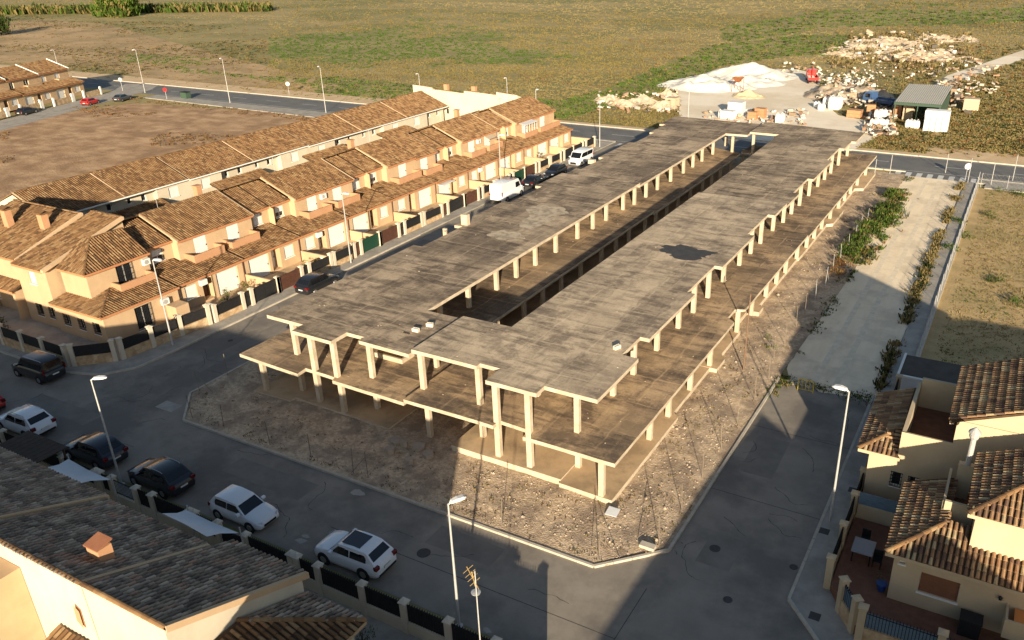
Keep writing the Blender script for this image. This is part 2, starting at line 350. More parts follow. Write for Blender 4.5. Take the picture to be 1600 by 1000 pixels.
# ------------------------------------------------------------------ unfinished concrete building
bld = thing('concrete_building_frame', 'long unfinished two-storey concrete building frame with bare columns and flat decks', 'building', (-31, 77, 0.0))
REC = [(42.95, 45.85), (54.4, 60.55), (69.2, 75.6)]
RECF = [(84.9, 91.0), (100.2, 106.8)]
def jog(x_out, x_in, recs, y0, y1):
    p = [(x_out, y0)]
    for a, b in recs: p += [(x_out, a), (x_in, a), (x_in, b), (x_out, b)]
    return p + [(x_out, y1)]
roofB = [(-32.1, 37.45), (-27.0, 37.45), (-27.0, 37.85), (-25.5, 37.85), (-25.5, 36.17), (-21.95, 36.17), (-21.95, 37.17), (-18.45, 37.15), (-18.45, 42.95), (-19.6, 42.95), (-19.6, 45.85)] + jog(-18.95, -19.6, REC[1:], 45.85, 80.0) + [(-28.1, 80.0), (-28.1, 43.35), (-32.1, 43.35)]
roofA = [(-45.3, 37.55), (-41.7, 37.5), (-41.7, 36.4), (-38.05, 36.35), (-38.05, 37.9), (-36.45, 37.9), (-36.45, 37.3), (-32.13, 37.2), (-32.13, 43.4), (-35.35, 43.4), (-35.35, 81.5), (-45.1, 81.6)] + [(-45.1, 75.6), (-44.3, 75.6), (-44.3, 69.2), (-45.1, 69.2), (-45.1, 60.55), (-44.2, 60.55), (-44.2, 54.4), (-45.1, 54.4)]
roofC = [(-35.4, 81.53), (-35.4, 110.3), (-32.45, 110.6), (-32.45, 118.3), (-46.0, 118.7), (-46.0, 112.5), (-45.1, 112.5), (-45.1, 106.8), (-44.4, 106.8), (-44.4, 100.2), (-45.1, 100.2), (-45.1, 91.0), (-44.4, 91.0), (-44.4, 85.0), (-45.1, 85.0), (-45.1, 81.63)]
roofD = [(-28.1, 80.03)] + jog(-18.97, -19.6, RECF, 80.03, 111.3) + [(-18.45, 111.3), (-18.45, 117.2), (-32.4, 118.9), (-32.4, 111.5), (-28.4, 111.5)]
def ragged(poly):
    "cast edges are never quite straight"
    out = []
    for a, b in zip(poly, poly[1:] + poly[:1]):
        L = math.hypot(b[0] - a[0], b[1] - a[1]); k = max(1, int(L / 0.9)); nx_, ny_ = -(b[1] - a[1]) / (L + 1e-9), (b[0] - a[0]) / (L + 1e-9)
        for i in range(k):
            t = i / k; j = 0 if i == 0 else random.uniform(-0.016, 0.016); out.append((a[0] + (b[0] - a[0]) * t + nx_ * j, a[1] + (b[1] - a[1]) * t + ny_ * j))
    return out
def deck(name, poly, z1, t, mtop):
    poly = ragged(poly); mb = MB(); n = len(poly)
    vs = [(p[0], p[1], z1 - t) for p in poly] + [(p[0], p[1], z1) for p in poly]
    mb.add(vs, [tuple(range(n, 2 * n))], 0)
    mb.add(vs, [tuple(range(n - 1, -1, -1))] + [(i, (i + 1) % n, n + (i + 1) % n, n + i) for i in range(n)], 1)
    return mb.build(name, [mtop, M_COL], bld)
deck('roof_deck', roofB, 5.9, 0.26, M_DECKB); deck('roof_deck', roofA, 5.65, 0.26, M_DECKA); deck('roof_deck', roofC, 5.38, 0.26, M_DECKA); deck('roof_deck', roofD, 5.62, 0.26, M_DECKD)
s1B = [(-31.9, 35.95), (-26.2, 35.95), (-24.95, 35.9), (-24.95, 36.6), (-22.45, 36.45), (-22.15, 35.7), (-16.6, 35.65), (-16.6, 57.0), (-17.3, 57.6), (-17.3, 59.3), (-16.58, 59.9), (-16.58, 80.0), (-29.5, 80.0), (-29.5, 75.6), (-30.3, 75.6), (-30.3, 69.2), (-29.5, 69.2), (-29.5, 60.55), (-30.3, 60.55), (-30.3, 54.4), (-29.5, 54.4), (-29.5, 45.8), (-31.9, 45.8)]
s1A = [(-47.15, 36.05), (-41.05, 35.7), (-41.15, 36.6), (-38.35, 36.5), (-38.2, 36.1), (-31.93, 35.95), (-31.93, 46.0), (-33.6, 46.0), (-33.6, 81.5), (-46.6, 81.5), (-46.6, 60)]
s1C = [(-33.6, 81.53), (-33.6, 112), (-46.6, 117), (-46.6, 81.53)]
s1D = [(-29.5, 80.03), (-16.55, 80.03), (-16.5, 117.3), (-29.5, 117.3), (-29.5, 106.8), (-30.3, 106.8), (-30.3, 100.2), (-29.5, 100.2), (-29.5, 91), (-30.3, 91), (-30.3, 85), (-29.5, 85)]
Z1 = dict(A=2.75, B=3.0, C=2.5, D=2.78); ZR = dict(A=5.65, B=5.9, C=5.38, D=5.62)
for k, p in (('B', s1B), ('A', s1A), ('C', s1C), ('D', s1D)): deck('floor_deck', p, Z1[k], 0.25, M_DECK1)
deck('floor_deck', [(-33.57, 112.1), (-33.57, 117.3), (-29.55, 117.3), (-29.55, 112.1)], 2.6, 0.25, M_DECK1)
# ground-floor plinths
def plinth(poly, z):
    mb = MB(); n = len(poly); vs = [(p[0], p[1], 0.0) for p in poly] + [(p[0], p[1], z) for p in poly]
    mb.add(vs, [tuple(range(n, 2 * n))], 0); mb.add(vs, [(i, (i + 1) % n, n + (i + 1) % n, n + i) for i in range(n)], 1)
    mb.build('plinth', [M_FLOOR, M_COL], bld)
plinth([(-28.35, 36.0), (-20.3, 35.95), (-20.3, 46), (-28.35, 46)], 0.52)
plinth([(-20.29, 35.72), (-16.75, 35.6), (-16.75, 46.0), (-17.25, 46.5), (-17.25, 53.7), (-20.29, 53.7)], 0.43)
plinth([(-20.29, 53.71), (-16.7, 53.71), (-16.7, 55.6), (-17.2, 56.3), (-17.2, 61.1), (-20.29, 61.1)], 0.45)
plinth([(-20.29, 61.11), (-17.9, 61.11), (-17.9, 65.2), (-16.9, 65.2), (-16.9, 66.6), (-17.35, 66.6), (-17.35, 80), (-20.29, 80)], 0.47)
plinth([(-20.29, 80.01), (-17.2, 80.01), (-17.2, 92), (-16.6, 92.5), (-16.6, 98), (-17.3, 98.5), (-17.3, 108), (-16.3, 108.5), (-16.3, 117), (-20.29, 117)], 0.47)
plinth([(-45.9, 35.65), (-42.3, 35.75), (-42.3, 36.3), (-33.6, 36.1), (-33.6, 60), (-45.9, 60)], 0.22)
plinth([(-36.0, 60.01), (-20.31, 61.0), (-20.31, 112), (-36.0, 112)], 0.3)
# columns, every one a piece of its own
CME = {}
def column(x, y, z0, z1, w=0.34, d=0.34):
    k = (round(w, 2), round(d, 2), round(z1 - z0, 2))
    if k not in CME:
        c = MB(); h = z1 - z0; b = 0.02
        pr = [(-w/2 + b, -d/2), (w/2 - b, -d/2), (w/2, -d/2 + b), (w/2, d/2 - b), (w/2 - b, d/2), (-w/2 + b, d/2), (-w/2, d/2 - b), (-w/2, -d/2 + b)]
        c.prism(pr, 0, h); o = c.build('column', M_COL); CME[k] = o.data; bpy.data.objects.remove(o)
    link_mesh('column', CME[k], bld, (x + 31, y - 77, z0))
RY = [42.66, 45.87, 49.95, 54.13, 57.34, 60.69, 64.54, 68.97, 72.36, 75.49, 79.74]
FY = [83.47, 86.72, 90.14, 94.32, 98.62, 102.04, 105.45, 109.75, 115.28]
E_ = 0.003
for y in RY:
    for x in (-20.05, -27.1): column(x, y, Z1['B'] - E_, ZR['B'] - 0.257)
    if y > 46:
        column(-36.85, y + 0.7, Z1['A'] - E_, ZR['A'] - 0.257)
        column(-28.2, y, 0.3, Z1['B'] - 0.247)
    column(-43.4, y, Z1['A'] - E_, ZR['A'] - 0.257)
    column(-20.05, y, 0.4, Z1['B'] - 0.247)
    if not 56 < y < 58: column(-17.4, y, 0.42, Z1['B'] - 0.247)
    column(-34.2, y + 0.7, 0.1, Z1['A'] - 0.247); column(-43.4, y, 0.1, Z1['A'] - 0.247); column(-45.9, y, 0.05, Z1['A'] - 0.247)
for y in FY:
    for x in (-20.0, -27.1): column(x, y, Z1['D'] - E_, ZR['D'] - 0.257)
    column(-36.85, y, Z1['C'] - E_, ZR['C'] - 0.257); column(-43.4, y, Z1['C'] - E_, ZR['C'] - 0.257)
    column(-28.2, y, 0.25, Z1['D'] - 0.247); column(-17.35, y, 0.45, Z1['D'] - 0.247); column(-34.2, y, 0.1, Z1['C'] - 0.247); column(-20.0, y, 0.4, Z1['D'] - 0.247)
for x in (-34.9, -32.0, -29.0): column(x, 112.2, 2.5, 5.2)
column(-36.85, 46.8, Z1['A'] - E_, ZR['A'] - 0.257)
# front row
column(-24.97, 36.45, 0.5, 5.643, 0.36, 0.36); column(-22.62, 36.35, 0.5, 5.643, 0.36, 0.36)
for x, y, k, low in ((-20.05, 37.7, 'B', True), (-27.1, 37.75, 'B', True), (-31.6, 37.75, 'B', False), (-36.0, 37.75, 'A', True), (-38.25, 36.7, 'A', False), (-43.3, 38.0, 'A', False)):
    column(x, y, Z1[k] - E_, ZR[k] - 0.257)
    if low: column(x, y + 0.1, 0.2, Z1[k] - 0.247)
column(-40.35, 36.75, 0.2, ZR['A'] - 0.257, 0.36, 0.36)
column(-17.5, 35.85, 0.42, Z1['B'] - 0.247)
for x, y in ((-45.1, 36.2), (-42.65, 37.4), (-37.7, 36.35), (-30.6, 36.75)): column(x, y, 0.1, (Z1['B'] if x > -32 else Z1['A']) - 0.247)
for x, y in ((-23.0, 41.5), (-24.4, 40.4), (-33.0, 41.0), (-39.5, 42.0)): column(x, y, 2.74 if x < -32 else 2.99, 5.39 if x < -32 else 5.64)
# stair flights seen inside the first floor
def stair(x, y, z0, z1, dx, dy, w=1.1):
    mb = MB(); n = 9; d = Vector((dx, dy, 0)); s = Vector((-dy, dx, 0)).normalized() * w / 2
    for i in range(n):
        a = Vector((x, y, 0)) + d * (i / n); b = Vector((x, y, 0)) + d * ((i + 1) / n); zt = z0 + (z1 - z0) * (i + 1) / n
        mb.extr(tuple(a + s + Vector((0, 0, zt - 0.3))), tuple(b + s + Vector((0, 0, zt - 0.3))), tuple(b - s + Vector((0, 0, zt - 0.3))), tuple(a - s + Vector((0, 0, zt - 0.3))), (0, 0, 0.3))
    mb.build('stair_flight', M_COL, bld)
stair(-37.2, 41.5, 2.75, 5.3, 0, 3.2); stair(-25.2, 41.0, 3.0, 5.6, 0, 3.4); stair(-24.0, 38.6, 0.52, 2.9, 0, 3.0)
# dark opening kerb in the first floor and roof upstands
mb = MB(); mb.box(-37.9, -35.4, 40.2, 40.35, 2.74, 3.1); mb.box(-35.55, -35.4, 40.36, 41.6, 2.74, 3.1); mb.build('opening_upstand', M_COL, bld)
for x, y, w, h in ((-44.25, 61.2, 0.7, 1.0), (-44.6, 58.4, 0.35, 0.4), (-44.3, 58.0, 0.3, 0.3), (-44.75, 88.5, 0.8, 0.3)):
    mb = MB(); mb.box(x - w/2, x + w/2, y - w/3, y + w/3, 5.2, 5.65 + h if y < 80 else 5.38 + h); mb.build('roof_upstand', M_COL, bld)
# hollow blocks left lying on the deck
M_BLOCK = mat('hollow_block', (0.62, 0.57, 0.48), (0.52, 0.47, 0.39), 6, 0.9)
def hollow_block(x, y, z, rz, label):
    root = MB(); L, W, H, t = 0.5, 0.24, 0.25, 0.035
    c, s = math.cos(rz), math.sin(rz)
    T = lambda p: Vector((x + p[0] * c - p[1] * s, y + p[0] * s + p[1] * c, z + p[2])); root.T = T
    root.box(-L/2, L/2, -W/2, -W/2 + t, 0, H); root.box(-L/2, L/2, W/2 - t, W/2, 0, H)
    for i in range(4): u = -L/2 + i * (L - t) / 3; root.box(u, u + t, -W/2 + t, W/2 - t, 0, H)
    root.box(-L/2 + t, L/2 - t, -W/2 + t, W/2 - t, 0, 0.03, 1)
    single('hollow_block', root, [M_BLOCK, M_BLACK], label, 'block', 'hollow blocks left on the roof deck')
p = G(650, 518, 5.65); hollow_block(p.x, p.y, 5.655, 0.1, 'pale hollow block on the roof deck, left of the pair near the joint')
p = G(672, 510, 5.65); hollow_block(p.x, p.y, 5.655, 0.25, 'pale hollow block on the roof deck, right of the pair near the joint')
p = G(964, 545, 5.9); hollow_block(p.x, p.y, 5.905, 1.2, 'upright hollow block alone near the right edge of the roof deck')
p = G(635, 521, 5.65); mb = MB(); mb.box(p.x - 0.25, p.x + 0.25, p.y - 0.06, p.y + 0.06, 5.653, 5.7); single('wood_offcut', mb, mat('dark_wood', (0.07, 0.045, 0.03)), 'short dark timber offcut beside the hollow blocks on the roof', 'timber')
# damp patch and paler wash-out patches (wear with a shape of its own)
def patch(name, px, py, z, rx, ry, m, seed, n=40, spiky=0.35):
    c = G(px, py, z); mb = MB(); random.seed(seed); pts = []
    for i in range(n):
        t = 2 * math.pi * i / n; k = 1 + spiky * mn.noise(Vector((math.cos(t) * 1.6 + seed, math.sin(t) * 1.6, seed))) + spiky * 0.6 * mn.noise(Vector((math.cos(t) * 5 + seed, math.sin(t) * 5, seed)))
        pts.append((c.x + rx * k * math.cos(t), c.y + ry * k * math.sin(t), z + 0.004 + 0.0006 * seed))
    mb.add(pts, [tuple(range(n))]); return mb.build(name, m, bld)
patch('damp_patch', 1072, 394, 5.9, 2.4, 1.55, mat('damp_concrete', (0.045, 0.04, 0.037), (0.065, 0.056, 0.05), 2, 0.6), 3, 60, 0.5)
M_PALE = mat('washed_concrete', (0.52, 0.43, 0.31), (0.42, 0.345, 0.25), 1.2, 0.95, c3=(0.24, 0.195, 0.145), s3=1.4, a3=0.8)
patch('washed_patch', 852, 330, 5.65, 2.1, 1.8, M_PALE, 5); patch('washed_patch', 838, 346, 5.65, 1.2, 2.4, M_PALE, 6); patch('washed_patch', 788, 367, 5.65, 1.6, 1.2, M_PALE, 8)
# ------------------------------------------------------------------ house kit
M_CREAM = mat('cream_render', (0.475, 0.335, 0.205), (0.51, 0.365, 0.225), 0.8, 0.92, 0.002, 60, aniso=(1, 1, 0.35), c3=(0.395, 0.275, 0.165), s3=0.45, a3=0.45)
M_WHITEW = mat('white_render', (0.54, 0.48, 0.37), (0.58, 0.52, 0.41), 0.7, 0.92, 0.002, 60, aniso=(1, 1, 0.35), c3=(0.44, 0.385, 0.295), s3=0.4, a3=0.4)
M_PEACH = mat('peach_render', (0.44, 0.24, 0.13), (0.475, 0.265, 0.15), 1.2, 0.92)
M_TERRA = mat('terracotta_trim', (0.42, 0.18, 0.085), (0.47, 0.215, 0.10), 2.0, 0.9)
M_SHUT = mat('white_shutter', (0.70, 0.70, 0.68), (0.64, 0.64, 0.62), 1.5, 0.6)
M_GLASS = mat('window_glass', (0.02, 0.024, 0.03), rough=0.08, spec=0.6)
M_SILL = mat('white_sill', (0.76, 0.74, 0.69), rough=0.7)
M_DARKIN = mat('dark_porch', (0.10, 0.08, 0.06), rough=0.9)
M_BROWNGATE = mat('brown_metal_gate', (0.07, 0.032, 0.022), (0.09, 0.04, 0.026), 3, 0.6)
M_GREEN = mat('green_metal', (0.012, 0.05, 0.03), rough=0.5)
M_STONEW = mat('stone_cladding', (0.42, 0.29, 0.16), (0.56, 0.43, 0.28), 2.2, 0.95, 0.03, 5, c3=(0.30, 0.19, 0.10), s3=1.6, a3=0.7)
M_TILES = [mat('clay_tile_%s' % n, c, c2, 2.5, 0.88, c3=(0.10, 0.07, 0.045), s3=4.0, a3=0.45, lo3=0.5, hi3=0.68) for n, c, c2 in (
    ('tan', (0.218, 0.124, 0.056), (0.248, 0.146, 0.070)), ('ochre', (0.188, 0.105, 0.046), (0.209, 0.120, 0.056)), ('brown', (0.145, 0.077, 0.033), (0.166, 0.090, 0.041)),
    ('dark', (0.096, 0.053, 0.027), (0.118, 0.067, 0.033)), ('sand', (0.260, 0.166, 0.082), (0.284, 0.186, 0.096)))]
M_TILES_OLD = [mat('old_tile_%s' % n, c, c2, 2.5, 0.92, c3=(0.06, 0.05, 0.042), s3=1.5, a3=0.7, lo3=0.46, hi3=0.64) for n, c, c2 in (
    ('grey', (0.326, 0.256, 0.194), (0.376, 0.301, 0.230)), ('umber', (0.250, 0.190, 0.141), (0.292, 0.223, 0.165)), ('soot', (0.187, 0.146, 0.113), (0.217, 0.169, 0.129)),
    ('rose', (0.343, 0.218, 0.153), (0.376, 0.247, 0.177)), ('lichen', (0.410, 0.330, 0.250), (0.452, 0.367, 0.282)))]
M_TILES_RED = [mat('red_tile_%s' % n, c, c2, 2.5, 0.88, c3=(0.09, 0.06, 0.045), s3=1.6, a3=0.5, lo3=0.5, hi3=0.68) for n, c, c2 in (
    ('clay', (0.307, 0.186, 0.097), (0.348, 0.226, 0.122)), ('rust', (0.237, 0.133, 0.068), (0.272, 0.162, 0.088)), ('brown', (0.167, 0.101, 0.061), (0.202, 0.125, 0.072)),
    ('plum', (0.125, 0.072, 0.048), (0.153, 0.093, 0.061)), ('sand', (0.362, 0.275, 0.154), (0.390, 0.307, 0.186)))]
M_CHAN = mat('tile_channel', (0.055, 0.034, 0.02), (0.085, 0.053, 0.03), 3, 0.95)
W_CLAY = (0.25, 0.22, 0.19, 0.16, 0.18); W_OLD = (0.27, 0.27, 0.22, 0.09, 0.15); W_RED = (0.28, 0.27, 0.2, 0.1, 0.15)
def tile_shape(sp=0.245, co=0.43, seg=5):
    "one barrel cover tile, local x across, y up the slope, z off the roof"
    r0, r1 = sp * 0.36, sp * 0.29; vs = []
    for y, r, lift in ((-0.03, r0, 0.045), (co + 0.02, r1, 0.012)):
        for i in range(seg):
            t = math.pi * i / (seg - 1); vs.append((-r * math.cos(t), y, r * 0.95 * math.sin(t) + lift))
    fs = [(i, i + 1, seg + i + 1, seg + i) for i in range(seg - 1)]
    fs.append(tuple(range(seg - 1, -1, -1)))
    return vs, fs
TILE_CACHE = {}
def tile_meshes(mats, sp, co):
    k = (mats[0].name, sp, co)
    if k not in TILE_CACHE:
        vs, fs = tile_shape(sp, co); TILE_CACHE[k] = []
        for m in mats:
            me = bpy.data.meshes.new('roof_tile'); me.from_pydata(vs, [], fs); me.materials.append(m); TILE_CACHE[k].append(me)
    return TILE_CACHE[k]
def tiles(parent, O, U, V, poly, mats=M_TILES, wts=W_CLAY, sp=0.245, co=0.43, parts=0, name='tile_field'):
    """cover a roof plane with barrel tiles. O eave corner, U along the eave, V up the slope (unit), poly in (u, v).
    parts: that many tiles (nearest first) become objects of their own, the rest stay one piece of geometry"""
    O = Vector(O); U = Vector(U).normalized(); V = Vector(V).normalized(); N = U.cross(V)
    if N.z < 0: N = -N
    us = [p[0] for p in poly]; vv = [p[1] for p in poly]
    cells = []
    nu = int((max(us) - min(us)) / sp); nv = int((max(vv) - min(vv)) / co + 0.5)
    for j in range(nv):
        for i in range(nu):
            u = min(us) + (i + 0.5) * sp; v = min(vv) + j * co
            if inpoly(u, v + co * 0.45, poly): cells.append((u, v))
    tv, tf = tile_shape(sp, co)
    pos = [O + U * u + V * v for u, v in cells]
    if parts:
        order = sorted(range(len(cells)), key=lambda k: (pos[k] - Vector((0, 0, CAM_H))).length)
        single_ = set(order[:parts])
    else: single_ = set()
    mb = MB(); meshes = tile_meshes(mats, sp, co) if parts else None
    nver = len(tv); base = parent.matrix_basis.translation.copy()
    if parent.parent is not None: base = base + parent.parent.matrix_basis.translation
    R = Matrix((U, V, N)).transposed()
    k5 = random.choices(range(5), weights=wts, k=len(cells))
    nz = [U * x + V * y + N * z for x, y, z in tv]
    for k, p in enumerate(pos):
        m = k5[k]
        if mn.noise(p * 0.9) > 0.35 and random.random() < 0.35: m = random.choice((2, 3))
        j = U * random.uniform(-0.008, 0.008) + V * random.uniform(-0.02, 0.02)
        if k in single_:
            o = bpy.data.objects.new('roof_tile', meshes[m]); COL.objects.link(o); o.parent = parent
            o.matrix_local = Matrix.Translation(p + j - base) @ R.to_4x4() @ Matrix.Rotation(random.uniform(-0.03, 0.03), 4, 'Z')
        else:
            q = p + j; n0 = len(mb.v); mb.v += [(q.x + d.x, q.y + d.y, q.z + d.z) for d in nz]
            mb.f += [tuple(i + n0 for i in f) for f in tf]; mb.m += [m] * len(tf)
    if mb.v:
        o = mb.build(name, mats, parent); o['kind'] = 'stuff'
def cap_row(mb, a, b, r=0.11, step=0.38, nmat=5, wts=W_CLAY):
    "row of half-round ridge or hip tiles from a to b"
    a = Vector(a); b = Vector(b); d = b - a; n = max(1, int(d.length / step)); d.normalize()
    s = d.cross(Vector((0, 0, 1))).normalized(); up = s.cross(d)
    for i in range(n):
        p = a + (b - a) * (i / n); q = a + (b - a) * ((i + 1) / n) + d * 0.03; vs = []
        for P, rr, l in ((p, r, 0.035), (q, r * 0.85, 0.02)):
            for k in range(6):
                t = math.pi * k / 5; vs.append(P + s * (-rr * math.cos(t)) + up * (rr * 0.8 * math.sin(t) + l))
        mb.add(vs, [(k, k + 1, 7 + k, 6 + k) for k in range(5)] + [(5, 4, 3, 2, 1, 0)], random.choices(range(nmat), weights=wts)[0])
def wall(mb, u0, u1, d, z0, z1, holes=(), depth=0.14, mi=0, side=1):
    "wall face in the frame's u-z plane at outward offset d, with real openings and reveals"
    us = sorted({u0, u1, *[h[0] for h in holes], *[h[1] for h in holes]}); zs = sorted({z0, z1, *[h[2] for h in holes], *[h[3] for h in holes]})
    for a, b in zip(us[:-1], us[1:]):
        for c, e in zip(zs[:-1], zs[1:]):
            um, zm = (a + b) / 2, (c + e) / 2
            if any(h[0] < um < h[1] and h[2] < zm < h[3] for h in holes): continue
            mb.quad((a, d, c), (b, d, c), (b, d, e), (a, d, e), mi)
    for h in holes:
        a, b, c, e = h[:4]; k = d - (h[4] if len(h) > 4 else depth)
        mb.quad((a, d, c), (a, k, c), (a, k, e), (a, d, e), mi); mb.quad((b, d, c), (b, k, c), (b, k, e), (b, d, e), mi)
        mb.quad((a, d, e), (b, d, e), (b, k, e), (a, k, e), mi); mb.quad((a, d, c), (b, d, c), (b, k, c), (a, k, c), mi)
def window(root, T, h, d, kind='shutter', depth=0.14, mats=None):
    "a window filling hole h = (u0, u1, z0, z1) of a wall at offset d"
    a, b, c, e = h[:4]; k = d - depth
    f = MB(T); w = 0.06
    f.box(a, b, k - 0.03, k + 0.03, c, c + w); f.box(a, b, k - 0.03, k + 0.03, e - w, e); f.box(a, a + w, k - 0.03, k + 0.03, c + w, e - w); f.box(b - w, b, k - 0.03, k + 0.03, c + w, e - w)
    if b - a > 0.8: m = (a + b) / 2; f.box(m - 0.03, m + 0.03, k - 0.03, k + 0.028, c + w, e - w)
    fo = f.build('window', M_SILL, root)
    g = MB(T); g.box(a + 0.02, b - 0.02, k - 0.02, k - 0.005, c + 0.02, e - 0.02); g.build('pane', M_GLASS, fo)
    cov = {'shutter': 1.0, 'half': 0.55, 'glass': 0.0, 'grille': 0.0}[kind]
    if cov:
        s = MB(T); zz = e; n = max(2, int((e - c) * cov / 0.16))
        for i in range(n):
            z1 = e - (e - c) * cov * i / n; z0 = e - (e - c) * cov * (i + 1) / n
            s.box(a + 0.02, b - 0.02, k + 0.032, k + 0.055, z0 + 0.008, z1)
        s.build('shutter', M_SHUT if mats is None else mats, fo)
    if kind == 'grille':
        s = MB(T); n = max(4, int((b - a) / 0.13))
        for i in range(n + 1): u = a + (b - a) * i / n; s.box(u - 0.012, u + 0.012, d + 0.05, d + 0.075, c, e)
        for i in range(5): z = c + (e - c) * i / 4; s.box(a - 0.04, b + 0.04, d + 0.045, d + 0.08, z - 0.015, z + 0.015)
        s.build('grille', M_BLACK, fo)
    sl = MB(T); sl.box(a - 0.06, b + 0.06, d + 0.003, d + 0.09, c - 0.07, c - 0.005); sl.build('sill', M_SILL, fo)
    return fo
def panel(root, T, name, h, d, m, depth=0.14, ribs=0):
    a, b, c, e = h[:4]; k = d - depth; p = MB(T); p.box(a + 0.01, b - 0.01, k - 0.04, k, c, e - 0.01)
    for i in range(ribs): z = c + (e - c) * (i + 0.5) / ribs; p.box(a + 0.05, b - 0.05, k, k + 0.02, z - (e - c) / ribs * 0.4, z + (e - c) / ribs * 0.4)
    o = p.build(name, m, root)
    hd = MB(T); hd.box(b - 0.16, b - 0.12, k + 0.003 + (0.02 if ribs else 0), k + 0.07, (c + e) / 2 - 0.08, (c + e) / 2 + 0.08); hd.build('handle', M_BLACK, o)
    return o
def roof_plane(root, name, F, u0, u1, d0, z0, d1, z1, over=0.0, mats=M_TILES, wts=W_CLAY, parts=0, trim=True, verge=None, deckm=None):
    "sloping tiled roof from the eave (d0, z0) up to (d1, z1) between u0 and u1"
    t = 0.14; mb = MB(F)
    mb.add([(u0, d0, z0), (u1, d0, z0), (u1, d1, z1), (u0, d1, z1), (u0, d0, z0 - t), (u1, d0, z0 - t), (u1, d1, z1 - t), (u0, d1, z1 - t)], [(0, 1, 2, 3), (7, 6, 5, 4), (0, 4, 5, 1), (1, 5, 6, 2), (2, 6, 7, 3), (3, 7, 4, 0)])
    o = mb.build(name, deckm or M_CHAN, root)
    sl = math.hypot(d1 - d0, z1 - z0)
    Uw = F.u; Vw = (F((0, d1, z1)) - F((0, d0, z0))).normalized()
    tiles(o, F((u0, d0, z0 + 0.004)), Uw, Vw, [(0.02, 0), (u1 - u0 - 0.02, 0), (u1 - u0 - 0.02, sl), (0.02, sl)], mats, wts, parts=parts)
    if trim:
        e = MB(F); s = 1 if d0 > d1 else -1
        e.add([(u0, d0 - s * 0.22, z0 - t - 0.02), (u1, d0 - s * 0.22, z0 - t - 0.02), (u1, d0 + s * 0.01, z0 - 0.005), (u0, d0 + s * 0.01, z0 - 0.005), (u0, d0 - s * 0.0, z0 - t - 0.06), (u1, d0 - s * 0.0, z0 - t - 0.06)], [(0, 1, 5, 4), (4, 5, 2, 3), (0, 4, 3), (1, 2, 5)])
        e.build('eave_trim', M_TERRA, o)
    return o
